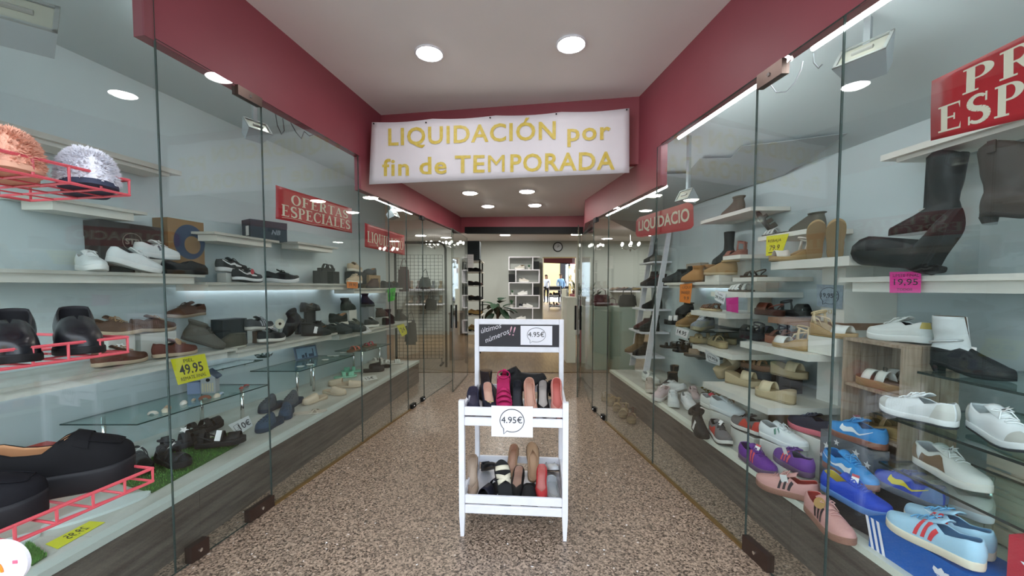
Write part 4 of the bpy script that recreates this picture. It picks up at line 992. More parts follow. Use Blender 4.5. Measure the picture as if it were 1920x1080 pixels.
# --- shelf L3b
BK = dict(up='1b1c20', sole='e4e6e6', lace='1c1c1f', lining='222326', stripe='wave', sc='e6e8e8')
riser(lv(437, 'L3b', .12), (.20, .09, .075), UP, 'white riser under the upper black sneaker')
shoe('runner', lv(437, 'L3b', .12), UP, 'black running sneaker with a white wave stripe on the riser', dz=.076, **BK)
shoe('runner', lv(466, 'L3b', .22), UP, 'black running sneaker with white sole and a round red tag', **dict(BK, out='2a2a2c'))
p = lv(474, 'L3b', .285); tag(MB().cyl((0, 0, 0), (.0015, 0, 0), .022, K('c8434f', .6), 20).build('round_tag', None, (p.x, p.y, p.z + .09), (0, 0, .0)), 'round red cardboard tag hanging on the black sneaker', 'tag')
shoe('runner', lv(530, 'L3b', .20), UP - 50, 'small black sneaker seen from its toe on the left shelf', **dict(BK, stripe=None))
acrylic_t = MB(); acrylic_t.box((-.05, -.03, 0), (.05, .03, .10), M_ACRYL); p = lv(531, 'L3b', .08); tag(acrylic_t.build('acrylic_block', None, p + Vector((0, 0, .0006)), (0, 0, math.radians(UP))), 'clear acrylic block behind the small black sneaker', 'block')
for i, (px, lb) in enumerate(((601, 'left one of two matte black display cubes'), (624, 'right one of two matte black display cubes'))):
    riser(lv(px, 'L3b', .18), (.105, .10, .135), UP, lb, K('1a1a1c', .6), 'display_cube')
BS = dict(straps=[((.62, .82), (.62, .82), .045), ((.34, .5), (.34, .5), .05)], strap='232326', sole='1a1a1b', th=.03)
shoe('sandal', lv(613, 'L3b', .18), UP, 'black two-strap slide bridging the two black cubes', dz=.136, tagk='tag', **BS)
BG = dict(up='c6b397', sole='e2ddd0', lace='d8ccb8', lining='cbb79c')
b = sbox(lv(668, 'L3b', .09), (.26, .13, .15), UP, 'black shoe box behind the beige sneakers', K('24272a', .6))
shoe('sneaker', lv(668, 'L3b', .09), UP, 'upper beige sneaker resting on the black box', dz=.151, **BG)
shoe('sneaker', lv(664, 'L3b', .24), UP + 180, 'lower beige sneaker above the orange price card', **BG)
# --- shelf L3c
riser(lv(695, 'L3c', .12), (.28, .13, .17), UP, 'tan carton carrying a grey cap-toed shoe', K('a98a63', .7), 'carton', 'box')
shoe('loafer', lv(690, 'L3c', .12), UP + 180, 'grey felt slip-on shoe high on the tan carton', dz=.171, up='4b5054', sole='2c2e30', saddle=False)
shoe('boot', lv(698, 'L3c', .24), UP + 180, 'dark brown low boot under the tan carton', up='4a3028', sole='2a1c18', top=.10, L=.25)
shoe('loafer', lv(722, 'L3c', .2), UP, 'black slip-on with a white flower trim near the green card', up='17181a', sole='111112', saddle=False)
shoe('loafer', lv(738, 'L3c', .18), UP, 'black buckle shoe at the far left shelf end', up='191a1c', sole='101011', chunky=.015)
tag(MB().lathe([(.001, .002), (.008, .004), (.014, .0), (.016, .002), (.006, .008), (.001, .009)], K('e8e8e4', .7), 10).build('fabric_flower', None, lv(722, 'L3c', .25) + Vector((0, 0, .10)), (0, .9, 0)), 'small white fabric flower on the black slip-on', 'flower')
# --- shelf L4a : brown shoes
BR = dict(up='5a4133', sole='b9a58c', lace='b79a76', lining='6a4d3a', chunky=0)
def boat(pos, yaw, label, **k): return shoe('sneaker', pos, yaw, label, up=k.pop('up', '5a4133'), sole=k.pop('sole', 'b3a089'), lace=k.pop('lace', 'b08f6b'), lining='6a4d3a', th=.022, name='boat_shoe', cat='shoe', **k)
riser(lv(212, 'L4a', .2), (.14, .10, .16), UP, 'white block under the upright brown boat shoe')
boat(lv(212, 'L4a', .2), 10, 'brown leather boat shoe facing the passage on a white block', dz=.161)
riser(lv(284, 'L4a', .17), (.22, .10, .15), UP, 'long white block under the brown shoes on the left')
boat(lv(290, 'L4a', .17), UP, 'long brown boat shoe in profile behind the red basket', dz=.151)
acrylic_t = MB(); acrylic_t.box((-.07, -.04, 0), (.09, .04, .225), M_ACRYL); p = lv(349, 'L4a', .1); tag(acrylic_t.build('acrylic_block', None, p + Vector((0, 0, .0006)), (0, 0, math.radians(UP))), 'tall clear acrylic block on the left brown shoe shelf', 'block')
shoe('sneaker', lv(345, 'L4a', .1), UP + 180, 'brown laced shoe raised highest on the brown shoe shelf', up='54382c', sole='9a8a78', lace='4a3226', lining='3a2a22', dz=.226, th=.022, name='boat_shoe', cat='shoe')
boat(lv(222, 'L4a', .34), UP, 'brown leather shoe with pale sole and paper tag at the shelf front', up='553527', tagk='star:45')
boat(lv(326, 'L4a', .36), UP, 'reddish brown boat shoe with a round cork tag at the shelf front', up='5e2f24', tagk='disc')
shoe('boot', lv(378, 'L4a', .28), UP - 55, 'grey suede desert boot leaning toe-down on the left shelf', up='57544c', sole='4a443c', lining='6b675e', top=.12, ry=22, laces='4a463e')
b = sbox(lv(428, 'L4b', .12), (.21, .12, .215), UP - 4, 'black shoe box standing on end behind the grey boot', K('262a2f', .65), lid=False)
text('NB', .05, K('444a50', .6), b, (.03, -.0612, .07), RX, 'printed_logo', bold=.002, shear=.25)
shoe('boot', lv(425, 'L4b', .32), UP + 180, 'olive suede shoe with a round kraft tag before the black box', up='4c483c', sole='b9b5a5', lining='4a4538', top=.088, tagk='disc')
# --- shelf L4b : sneakers, daisy, black shoes
tag(MB().lathe([(.001, 0), (.038, 0), (.035, .04), (.037, .10), (.001, .10)], K('6b4e3a', .7, var=.2), 10).build('wood_stump', None, lv(480, 'L4b', .22) + Vector((0, 0, .0006))), 'small wooden stump under a grey running sneaker', 'stump')
RN = dict(up='3a3c40', sole='cfcdc4', lace='8a8d92', lining='2b2c30', out='8c867c', stripe='three', sc='a9aeb4')
shoe('runner', lv(482, 'L4b', .22), UP, 'grey running sneaker with pale stripes on the wooden stump', dz=.101, tagk='red', **RN)
shoe('runner', lv(508, 'L4b', .34), UP, 'black running sneaker with thick white sole below the daisy', tagk='star:39', **dict(RN, up='1e1f22', sole='dcdad2', stripe=None))
fl = empty('daisy_ornament', lv(521, 'L4b', .26), (0, 0, 0), 'white daisy ornament in a yellow cube pot', 'ornament')
MB().box((-.028, -.028, 0), (.028, .028, .062), K('b39a2e', .6), .002).build('pot', fl)
MB().cyl((0, 0, .062), (0, 0, .125), .003, K('4d6b3a', .7), 6).build('stem', fl)
hd = MB()
for k in range(14):
    a = 2 * math.pi * k / 14; u = Vector((0, math.cos(a), math.sin(a))); w_ = Vector((0, -math.sin(a), math.cos(a))); c = Vector((.012, 0, .145))
    hd.add([c + u * .010 - w_ * .006, c + u * .010 + w_ * .006, c + u * .042 + w_ * .009 + Vector((.004, 0, 0)), c + u * .048 + Vector((.004, 0, 0)), c + u * .042 - w_ * .009 + Vector((.004, 0, 0))], [(0, 1, 2, 3, 4)], K('dedccb', .7))
hd.build('petals', fl, rot=(0, 0, -.5)); MB().lathe([(.001, .008), (.012, .004), (.013, 0), (.001, -.002)], K('3a2c1c', .8), 10).build('flower_eye', fl, (.014, -.006, .145), (0, 1.57, -.5))
BL = dict(up='17181b', sole='131315', lining='25262a', top=.13)
for px, v, yaw, rx_, ry_, lb in ((556, .20, UP + 180, 0, 35, 'black ankle boot tipped on its toe beside the daisy'), (583, .205, UP, 0, 0, 'black ankle boot behind the tagged pair on the left shelf'), (588, .33, UP - 60, 0, 0, 'black low boot with white tag facing the passage'), (606, .22, UP + 10, 0, 0, 'black low boot at the end of the black group')):
    shoe('boot', lv(px, 'L4b', v), yaw, lb, rx=rx_, ry=ry_, tagk='card' if v == .33 else None, **dict(BL, top=.10 if v > .21 else .13))
riser(lv(580, 'L4b', .025), (.14, .035, .215), UP, 'black block hidden behind the black boots', K('202124', .7))
shoe('loafer', lv(582, 'L4b', .07), UP, 'black patent shoe topmost of the black group', dz=.216, up='1a1b22', sole='101012', rough=.3)
shoe('loafer', lv(612, 'L4b', .34), UP - 20, 'black lace shoe by the white card on the left shelf', up='1c1d20', sole='141416', seam=False)
# --- shelf L4c
riser(lv(655, 'L4c', .09), (.16, .09, .215), UP, 'tall white block under the black work boot')
shoe('boot', lv(653, 'L4c', .09), UP, 'black laced work boot on the tall white block', dz=.216, up='1b1d1e', sole='141414', top=.13, laces='2a2a2a')
riser(lv(632, 'L4c', .22), (.26, .10, .105), UP, 'white block under the black dress shoes')
shoe('loafer', lv(623, 'L4c', .22), UP + 180, 'black dress shoe left one on the white block', dz=.106, up='191a1d', sole='121214', seam=False)
shoe('loafer', lv(643, 'L4c', .22), UP, 'black dress shoe right one on the white block', dz=.106, up='191a1d', sole='121214', seam=False)
shoe('sneaker', lv(627, 'L4c', .36), -15, 'dark grey knitted slip-on facing out, left of its pair', up='313538', sole='2a2d2f', lace=None, lining='24282a')
shoe('sneaker', lv(647, 'L4c', .34), 15, 'dark grey knitted slip-on facing out, right of its pair', up='33373a', sole='2a2d2f', lace=None, lining='24282a')
shoe('sneaker', lv(668, 'L4c', .26), UP, 'olive canvas sneaker with white sole on the far left shelf', up='4d4f44', sole='dddcd4', lace='c8c8c0')
shoe('sneaker', lv(693, 'L4c', .32), UP, 'black high sneaker with white sole above the white card', up='232428', sole='dcdcd6', lace='d0d0d0', tagk='star')
riser(lv(688, 'L4c', .14), (.13, .12, .24), UP, 'tall grey block under the navy boot', K('777b80', .7))
shoe('boot', lv(690, 'L4c', .14), UP, 'navy heeled ankle boot on the tall grey block', dz=.241, up='20223a', sole='15151c', top=.12, h=.035, hk='block')
riser(lv(715, 'L4c', .2), (.16, .12, .09), UP, 'pale block under the brown boot at the far left')
shoe('boot', lv(716, 'L4c', .2), UP, 'dark brown low boot on the pale block', dz=.091, up='46302a', sole='2a1d18', top=.10)
shoe('boot', lv(734, 'L4c', .16), UP, 'black suede boot with white pompon at the far left', up='18181a', sole='111112', top=.16)
shoe('loafer', lv(728, 'L4c', .34), UP, 'black flat shoe lying before the yellow price card', up='17181a', sole='101011', saddle=False)
shoe('boot', lv(750, 'L4c', .2), UP, 'black ankle boot last on the far left shelf', up='1a1a1c', sole='131314', top=.15)
# --- glass shelf G5a: bird house and shells
bh = empty('bird_house', Vp(388, -1, .26, SUP['G5a'] + .0006), (0, 0, math.radians(UP - 60)), 'blue and white wooden bird house on the glass shelf', 'bird house')
MB().box((-.045, -.04, 0), (.045, .04, .12), K('b7bcc0', .7)).build('house_body', bh)
rf = MB(); rf.add([(-.06, -.05, .115), (0, -.05, .17), (.06, -.05, .115), (-.06, .05, .115), (0, .05, .17), (.06, .05, .115), (-.06, -.05, .105), (0, -.05, .158), (.06, -.05, .105), (-.06, .05, .105), (0, .05, .158), (.06, .05, .105)],
    [(0, 1, 4, 3), (1, 2, 5, 4), (7, 6, 9, 10), (8, 7, 10, 11), (0, 6, 7, 1), (1, 7, 8, 2), (4, 10, 9, 3), (5, 11, 10, 4), (0, 3, 9, 6), (2, 8, 11, 5)], K('4d5c74', .7)); rf.build('roof', bh)
MB().add([(-.045, -.04, .119), (.045, -.04, .119), (0, -.04, .158), (-.045, .04, .119), (.045, .04, .119), (0, .04, .158)], [(0, 1, 2), (5, 4, 3)], K('b7bcc0', .7)).build('gable', bh)
for i in range(5): MB().box((-.036 + i * .015, -.0425, .012), (-.028 + i * .015, -.0402, .075), K('d8cfae', .7)).build('fence_slat', bh)
MB().cyl((0, -.0425, .098), (0, -.0402, .098), .013, K('2a2a2c', .8), 14).build('entrance_hole', bh)
sh2 = MB(); sh2.box((-.04, -.03, 0), (.04, .03, .085), K('93a3c4', .7)); tag(sh2.build('blue_block_house', None, Vp(360, -1, .18, SUP['G5a'] + .0006), (0, 0, math.radians(UP - 60))), 'plain pale blue little house left of the bird house', 'ornament')
def seashell(px, v, key, label, c='d9d2c6', r=.024, kind=0):
    mb = MB(); rows = []
    for i in range(7):
        u = i / 6
        rows.append([(r * (1.25 * u - .3), r * (.15 + .95 * math.sin(math.pi * (.12 + .8 * u))) * math.cos(math.pi * j / 10), r * .75 * math.sin(math.pi * (.15 + .75 * u)) * math.sin(math.pi * j / 10) * (1 + .10 * (j % 2)) + .0005) for j in range(11)])
    mb.grid(rows, K(c, .6)); o = mb.build('sea_shell', None, Vp(px, -1, v, SUP[key] + .0006), (0, 0, random.uniform(0, 6)), smooth=True)
    return tag(o, label, 'shell', 'sea shells on the glass shelves')
for px, v, c, r, lb in ((276, .40, 'cfc9be', .026, 'pale shell at the near end of the glass shelf'), (297, .42, 'd6ccb8', .030, 'cream shell left of the round shell'), (309, .38, 'c2a58c', .03, 'round tan shell left of the white shell'), (333, .36, 'ded9cf', .03, 'white fan shell in the middle of the glass shelf'), (357, .36, 'b9aa98', .018, 'small grey shell before the bird house'), (377, .40, '8a5a48', .034, 'brown shell group piece before the bird house door'), (397, .42, 'd2c6b2', .032, 'cream shell right of the bird house'), (410, .40, 'a9b4c6', .02, 'bluish little shell right of the bird house'), (445, .40, 'a65a52', .022, 'red shell left one near the glass seam'), (457, .38, '9c4f4c', .020, 'red shell right one near the glass seam')): seashell(px, v, 'G5a', lb, c, r)
# --- G5c ornament
og = MB()
for k in range(9):
    a = k * .7; og.add([Vector((.05 * math.cos(a) * .3, .02 * math.sin(a), .02)), Vector((.07 * math.cos(a + .2), .05 * math.sin(a + .2), .012 + .01 * (k % 3))), Vector((.085 * math.cos(a), .065 * math.sin(a), .03 + .008 * (k % 2))), Vector((.07 * math.cos(a - .2), .05 * math.sin(a - .2), .014))], [(0, 1, 2, 3)], K('2f4a40', .5))
og.lathe([(.001, 0), (.05, .0), (.055, .012), (.03, .02), (.001, .02)], K('33463f', .5), 12); tag(og.build('leaf_dish', None, Vp(490, -1, .13, SUP['G5c'] + .0006)), 'dark green leaf-shaped dish on its own little glass shelf', 'dish')
# --- G5b picture and dishes
pf = empty('framed_picture', Vp(573, -1, .16, SUP['G5b'] + .002), (math.radians(-14), 0, math.radians(UP - 12)), 'blue beach picture leaning on the glass shelf', 'picture')
MB().box((-.13, -.006, 0), (.13, .006, .135), K('5d7189', .6), .002).build('frame', pf)
pc = MB().box((-.11, -.0075, .018), (.11, -.0062, .118), K('8fb0c8', .6)); pc.build('picture_print', pf)
for k, (x, w_, h_) in enumerate(((-.06, .03, .03), (-.02, .02, .045), (.02, .05, .03), (.07, .012, .08))): MB().box((x, -.0085, .02), (x + w_, -.0076, .02 + h_), K('33506b', .6)).build('printed_shape', pf)
for px, v, lb in ((560, .40, 'white oyster dish nearest on the glass shelf'), (578, .42, 'pale blue oyster dish beside the picture'), (607, .40, 'white oyster dish right of the picture'), (617, .30, 'white oyster dish stacked behind the others'), (628, .36, 'pale oyster dish fourth along the glass shelf'), (641, .30, 'grey oyster dish at the far end of the glass shelf')):
    o = MB().lathe([(.001, .002), (.02, .002), (.032, .010), (.034, .012), (.030, .011), (.018, .005), (.001, .005)], K('cfd6d6', .3), 14).build('oyster_dish', None, Vp(px, -1, v, SUP['G5b'] + .0006), smooth=True); tag(o, lb, 'dish', 'oyster dishes')
CS = dict(sole='7a5a48', foot='8a6a55', straps=[((.58, .72), (.58, .72), .035), ((.3, .4), (.3, .4), .045)])
shoe('sandal', Vp(663, -1, .3, SUP['G5d']), UP, 'coral strapped sandal on the far glass shelf', strap='c46a5c', **CS)
shoe('sandal', Vp(690, -1, .28, SUP['G5d']), UP + 170, 'raspberry red sandal on the far glass shelf', strap='a83048', **CS)
# --- left bench floor goods
def turf(pts, label, n=2600):
    t = empty('turf_mat', (0, 0, 0), label=label, cat='mat')
    P = [Zp(a, b, ZL) for a, b in pts]; xy = [(p.x, p.y) for p in P]
    ar = sum(xy[i][0] * xy[(i + 1) % len(xy)][1] - xy[(i + 1) % len(xy)][0] * xy[i][1] for i in range(len(xy)))
    if ar < 0: xy = xy[::-1]
    MB().prism(xy, ZL + .0006, ZL + .006, K('3a5c2a', .9)).build('mat_base', t)
    mb = MB(); m1, m2 = K('4f8036', .8), K('689c48', .8); x0, x1 = min(p[0] for p in xy), max(p[0] for p in xy); y0, y1 = min(p[1] for p in xy), max(p[1] for p in xy); c = 0
    def inside(x, y):
        r = False
        for i in range(len(xy)):
            (a, b), (c_, d) = xy[i], xy[i - 1]
            if (b > y) != (d > y) and x < (c_ - a) * (y - b) / (d - b) + a: r = not r
        return r
    while c < n:
        x, y = random.uniform(x0, x1), random.uniform(y0, y1)
        if not inside(x, y): c += .3; continue
        a = random.uniform(0, 6.28); h = random.uniform(.008, .016); mb.add([(x, y, ZL + .006), (x + .003 * math.cos(a), y + .003 * math.sin(a), ZL + .006), (x + random.uniform(-.006, .006), y + random.uniform(-.006, .006), ZL + .006 + h)], [(0, 1, 2)], m1 if random.random() < .5 else m2); c += 1
    o = mb.build('grass_blades', t); o['kind'] = 'stuff'
    return t
turf([(215, 905), (285, 925), (448, 834), (430, 812), (300, 850)], 'strip of green artificial turf under the black sport sandals')
turf([(20, 1050), (60, 1062), (88, 1044), (55, 1020)], 'small corner of green artificial turf at the lower left')
SP = dict(L=.28, W=.1, strap='1a1b1d', sole='17171a', foot='222326', th=.035, straps=[((.66, .9), (.66, .9), .04), ((.42, .58), (.42, .58), .055), ((.1, .22), (.1, .22), .06)], sling=True)
TF = Vector((0, 0, .0225))
for px, py, yaw, tg, lb in ((268, 882, -40, 'star', 'black sport sandal nearest the red basket on the turf'), (318, 878, -25, 'star', 'black sport sandal with white star tag on the turf'), (352, 846, 60, 'star', 'black sport sandal behind the starred one on the turf'), (408, 838, 20, 'card', 'black sport sandal at the far end of the turf'), (385, 815, 80, None, 'black sport sandal standing behind on the turf')):
    shoe('sandal', bl(px, py) + TF, yaw, lb, tagk=tg, **SP)
NV = dict(up='33475c', sole='2b3a4b', foot='2c3b4c', holes='1d2833', th=.03, ht=.085, tmin=.42)
for px, py, yaw, ry_, lb in ((507, 801, -95, 0, 'navy blue clog in front at the glass seam'), (553, 779, -70, 0, 'navy blue clog right of the front one')):
    shoe('mule', bl(px, py), yaw, lb, name='clog', cat='clog', group='navy clogs', ry=ry_, **NV)
shoe('mule', bl(520, 768), -100, 'grey blue clog standing up behind the navy pair, left', name='clog', cat='clog', group='navy clogs', **dict(NV, up='4a525a', ht=.11))
shoe('mule', bl(545, 760), -90, 'grey blue clog standing up behind the navy pair, right', name='clog', cat='clog', group='navy clogs', **dict(NV, up='4a525a', ht=.11))
shoe('sandal', bl(566, 776), 20, 'flat pale thong sandal lying right of the navy clogs', straps=[((.7, .76), (.5, .56), .02), ((.5, .56), (.7, .76), .02)], strap='b9ad9c', sole='c6bcae', th=.008)
SL = dict(up='c9b9a2', sole='c2b199', foot='bfae96', th=.02, tmin=.46, ht=.06)
for px, py, yaw, ry_, lb in ((584, 753, 250, 0, 'beige moulded slide nearest on the left bench'), (627, 739, -20, 0, 'beige moulded slide pointing at the passage'), (656, 726, 15, 0, 'beige moulded slide beside the white card'), (640, 722, 190, 0, 'beige moulded slide behind its mates')):
    shoe('mule', bl(px, py), yaw, lb, name='slide', cat='slide', group='beige moulded slides', ry=ry_, **SL)
MT = dict(strap='86c9ab', sole='9fd4bb', foot='8fcdb1', th=.02, straps=[((.6, .85), (.6, .85), .045), ((.35, .5), (.35, .5), .05)])
shoe('sandal', bl(648, 708), 30, 'mint green two-strap slide in front on the left bench', **MT)
shoe('sandal', bl(660, 698), 200, 'mint green two-strap slide lying behind its mate', **MT)
shoe('mule', bl(700, 697), 20, 'black moulded slide at the far end of the left bench', name='slide', cat='slide', up='2b2a2c', sole='222224', foot='2a2a2c', th=.022, tmin=.46, ht=.06)
shoe('mule', bl(712, 690), 200, 'second black moulded slide behind the first', name='slide', cat='slide', up='2b2a2c', sole='222224', foot='2a2a2c', th=.022, tmin=.46, ht=.06)
WT = dict(strap='d8d8d2', sole='cfcdc6', foot='c8c5bd', th=.02)
shoe('sandal', bl(706, 678), 60, 'white criss-cross sandal far on the left bench', straps=[((.7, .82), (.5, .62), .035), ((.5, .62), (.7, .82), .035), ((.3, .4), (.3, .4), .04)], **WT)
shoe('sandal', bl(722, 683), 40, 'second white criss-cross sandal far on the left bench', straps=[((.7, .82), (.5, .62), .035), ((.5, .62), (.7, .82), .035), ((.3, .4), (.3, .4), .04)], **WT)
shoe('sandal', bl(738, 682), 30, 'white slide with grey stripes far on the left bench', straps=[((.5, .58), (.5, .58), .045), ((.6, .68), (.6, .68), .045), ((.7, .78), (.7, .78), .04)], **WT)
# white oval display plates and the leaning rubber sheet
for px, py, a, lb in ((188, 957, -62, 'white oval board lying under the red basket'), (-60, 1050, -62, 'second white oval board at the lower left corner')):
    p = bl(px, py); o = MB().prism([(.18 * math.cos(2 * math.pi * i / 32), .065 * math.sin(2 * math.pi * i / 32)) for i in range(32)], 0, .012, K('c9d2cf', .4)).build('oval_board', None, p + Vector((0, 0, .0006)), (0, 0, math.radians(a + 120))); tag(o, lb, 'board')
b = sbox(Vp(85, -1, .12, ZL), (.30, .16, .16), UP, 'grey shoe box behind the black suede loafer', K('8a8d90', .7))
b = sbox(Vp(10, -1, .35, ZL), (.30, .14, .25), UP, 'red shoe box at the left picture edge', K('b03a32', .6))
# ================================================================== shoes on the white cart
ZT, ZB = .6207, .1407
def ct(px, y, z): return Vector(((px - 960) / F * y, y + .025, z))
PN = dict(hk='kitten', h=.045)
shoe('ballerina', ct(888, 2.22, ZT), -85, 'small navy suede flat at the left end of the upper tray', up='2b2c42', lining='4a4658', ry=18, dz=.02, L=.22)
shoe('ballerina', ct(921, 2.24, ZT), -80, 'black and beige slingback flat in the upper tray', up='1d2030', lining='d8b4a4', ry=22, dz=.02, bow='d8c890')
MG = dict(strap='b3245e', sole='a32055', foot='a82458', th=.012, straps=[((.84, .94), (.84, .94), .03), ((.72, .80), (.72, .80), .036), ((.60, .68), (.60, .68), .042), ((.48, .56), (.48, .56), .048)], ankle=True)
shoe('sandal', ct(941, 2.25, ZT), -88, 'bright magenta strappy sandal standing in the upper tray', ry=40, dz=.035, **MG)
shoe('pump', ct(972, 2.24, ZT), -92, 'black pump with silver insole print in the upper tray', up='17181c', lining='3a3c44', ry=20, dz=.0, **PN)
shoe('pump', ct(995, 2.22, ZT), -86, 'nude pointed pump in the middle of the upper tray', up='c28f7d', lining='c99f8e', ry=30, **PN)
shoe('pump', ct(1014, 2.25, ZT), -94, 'black pump with pale insole next to the rose pump', up='16171a', lining='b8b2ae', ry=20, **PN)
shoe('pump', ct(1040, 2.20, ZT), -92, 'rose pink pointed pump at the right end of the upper tray', up='c98a80', lining='c46f68', ry=30, **PN)
shoe('boot', ct(921, 2.42, ZT), -60, 'dark brown ankle boot standing at the back left of the upper tray', up='241a1c', sole='151214', top=.17, bx=.045, by=.036)
shoe('boot', ct(998, 2.44, ZT), -20, 'black suede pointed boot tipped over in the upper tray', up='121214', sole='0f0f10', top=.14, toe='point', ry=-28, dz=.03)
shoe('loafer', ct(1034, 2.44, ZT), -100, 'black shoe at the back right corner of the upper tray', up='161618', sole='101011', ry=-25, saddle=False)
# lower tray
shoe('pump', ct(888, 2.25, ZB), -88, 'taupe patent pump at the left end of the lower tray', up='a08a78', lining='b7a391', ry=34, rough=.25, **PN)
shoe('ballerina', ct(915, 2.42, ZB), -75, 'black flat with grey trim at the back of the lower tray', up='15161a', lining='2a2b30', ry=-30, L=.22)
shoe('sandal', ct(914, 2.24, ZB), -120, 'navy satin folded sandal in the lower tray', strap='1c1d2c', sole='16161e', straps=[((.5, .8), (.5, .8), .05), ((.2, .35), (.2, .35), .05)], th=.018)
shoe('sandal', ct(944, 2.17, ZB), 102, 'black sandal with cream webbing straps propped up in the lower tray', strap='ddd6c0', sole='141416', foot='18181a', th=.022, ry=-56, straps=[((.76, .86), (.76, .86), .03), ((.46, .56), (.6, .7), .045), ((.6, .7), (.46, .56), .045), ((.12, .2), (.12, .2), .05)])
shoe('pump', ct(966, 2.47, ZB), -100, 'nude brown peep pump at the back of the lower tray', up='a98468', lining='c79f88', ry=18, hk='block', h=.05)
shoe('ballerina', ct(971, 2.27, ZB), -98, 'black t-strap flat in the middle of the lower tray', up='1a1a1d', lining='c9a898', ry=10)
shoe('mule', ct(990, 2.20, ZB), -95, 'black embroidered slipper with a small crest in the lower tray', up='15161c', sole='121216', th=.012, tmin=.45, ht=.06)
shoe('ballerina', ct(1006, 2.43, ZB), 88, 'beige flat standing upright at the back of the lower tray', up='b08f72', lining='c2a083', ry=-58)
shoe('pump', ct(1012, 2.25, ZB), -96, 'red and pink pointed slingback in the lower tray', up='c03a3e', lining='d98f8a', ry=12, hk='kitten', h=.03)
shoe('ballerina', ct(1036, 2.44, ZB), -90, 'white patterned flat behind the silver shoe', up='c9ccd0', lining='9aa0a8', ry=-20)
shoe('ballerina', ct(1034, 2.19, ZB), -88, 'silver glitter flat at the right end of the lower tray', up='8f9496', lining='b8bcc0', ry=6, rough=.25)
# ================================================================== red wire rack at the left edge (in front of the glass)
M_RW = mat('red_wire', hexc('c24f58'), .4)
rack = empty('wire_shoe_rack', (0, 0, 0), label='red wire shoe rack standing at the left edge before the window', cat='rack')
def basket(corner, z, dx, dy, lip, label=None):
    """corner = (x,y) of the far right corner; runs back to the left (u) and towards the viewer (v)"""
    c = Vector((corner[0], corner[1], z)); u = Vector((math.cos(dx), math.sin(dx), 0)); v = Vector((math.cos(dy), math.sin(dy), 0))
    A, B = .42, .34                            # length along v (towards the viewer), depth along u
    tl = Vector((0, 0, lip))
    MB().tube([c + v * A + tl, c + tl, c + u * B + tl, c + u * B + v * A + tl], .004, M_RW, 6, True).build('top_rim', rack)
    MB().tube([c + v * A, c, c + u * B, c + u * B + v * A], .0034, M_RW, 6, True).build('bottom_rim', rack)
    n = 7
    for i in range(n + 1):
        p = c + v * (A * i / n)
        MB().tube([p + tl, p, p + u * B, p + u * B + tl], .0031, M_RW, 5).build('cross_wire', rack)
        if i < n:
            q = c + v * (A * (i + .97) / n); MB().tube([p + u * .002, q + u * .002 + Vector((0, 0, .004))], .0018, M_RW, 4).build('diagonal_wire', rack)
    for i in range(1, 4):
        p = c + u * (B * i / 4); MB().tube([p, p + v * A], .0022, M_RW, 5).build('long_wire', rack)
    return c, u, v, A, B
def cor(px, py, y): return aty(px, py, y)
tiers = []
for px, py0, py1, y in ((243, 338, 366, 1.03), (240, 632, 660, 1.03), (287, 878, 902, .96)):
    a = aty(px, py1, y); b_ = aty(px, py0, y); tiers.append((a, b_.z - a.z))
VD = math.radians(-101); UD = math.radians(169)
T = [basket((a.x, a.y), a.z, UD, VD, l) for a, l in tiers]
pp = T[0][0] + T[0][1] * .17 + T[0][2] * .44
MB().cyl((pp.x, pp.y, .02), (pp.x, pp.y, 1.75), .012, M_RW, 10).build('upright', rack)
MB().cyl((pp.x, pp.y, .0006), (pp.x, pp.y, .02), .17, M_RW, 24).build('base', rack)
def onT(i, a, b, dz=.004): c, u, v, A, B = T[i]; p = c + v * (A * a) + u * (B * b); return Vector((p.x, p.y, c.z + dz))
FUR = dict(th=.012, ht=.10, toeh=.06, tmin=.36, fur=1, foot='e3cdb8')
shoe('mule', onT(0, .10, .30), -42, 'white fluffy fur slipper with dark sole in the top red basket', up='dcdbe2', sole='3a3f52', L=.22, W=.105, **FUR)
shoe('mule', onT(0, .40, .30), -42, 'peach pink fluffy fur slipper in the top red basket', up='e2a890', sole='d9a58c', L=.22, W=.11, **FUR)
shoe('loafer', onT(1, .10, .30), -40, 'black leather shoe at the end of the middle red basket', up='15161a', sole='101012', rough=.35, seam=False, L=.23, W=.09, hh=.03, saddle=False, lining='1c1c1f', hs=1.15)
shoe('loafer', onT(1, .38, .30), -40, 'glossy black rounded shoe left in the middle red basket', up='14151a', sole='101012', rough=.25, seam=False, L=.23, W=.09, hh=.03, saddle=False, lining='1c1c1f', hs=1.15)
shoe('loafer', onT(2, .20, .42), 34, 'black suede chunky-heeled loafer with tan lining in the lowest red basket', up='141416', sole='17171a', lining='b98a63', chunky=.034, L=.245, hs=1.3)
shoe('loafer', onT(2, .60, .42), 34, 'toe of a second black suede loafer at the left picture edge', up='16161a', sole='18181c', chunky=.03, L=.25, saddle=False)
# round paddle sign at the lower left corner
pd = aty(4, 1056, .60); o = empty('round_sign', pd, (0, 0, math.radians(8)), 'white round paddle sign with a rainbow arc at the lower left', 'sign')
MB().cyl((0, -.003, 0), (0, .003, 0), .037, K('e6e4ee', .4), 40).build('disc', o)
for r, c in ((.022, 'd9822c'), (.019, 'e0b84a'), (.016, '3f7fb0')): MB().tube([(-.018 + r * math.cos(a), -.0042, -.012 + r * math.sin(a)) for a in [math.pi * i / 14 for i in range(15)]], .0014, K(c, .5), 5).build('rainbow_arc', o)
MB().box((.018, -.0045, .0), (.024, -.0032, .005), K('d9607a', .5)).build('printed_mark', o)
MB().cyl((0, 0, -.037), (0, 0, -pd.z + .004), .004, M_WOODW, 8).build('stem', o); MB().cyl((0, 0, -pd.z + .0006), (0, 0, -pd.z + .012), .07, M_WOODW, 20).build('foot', o)
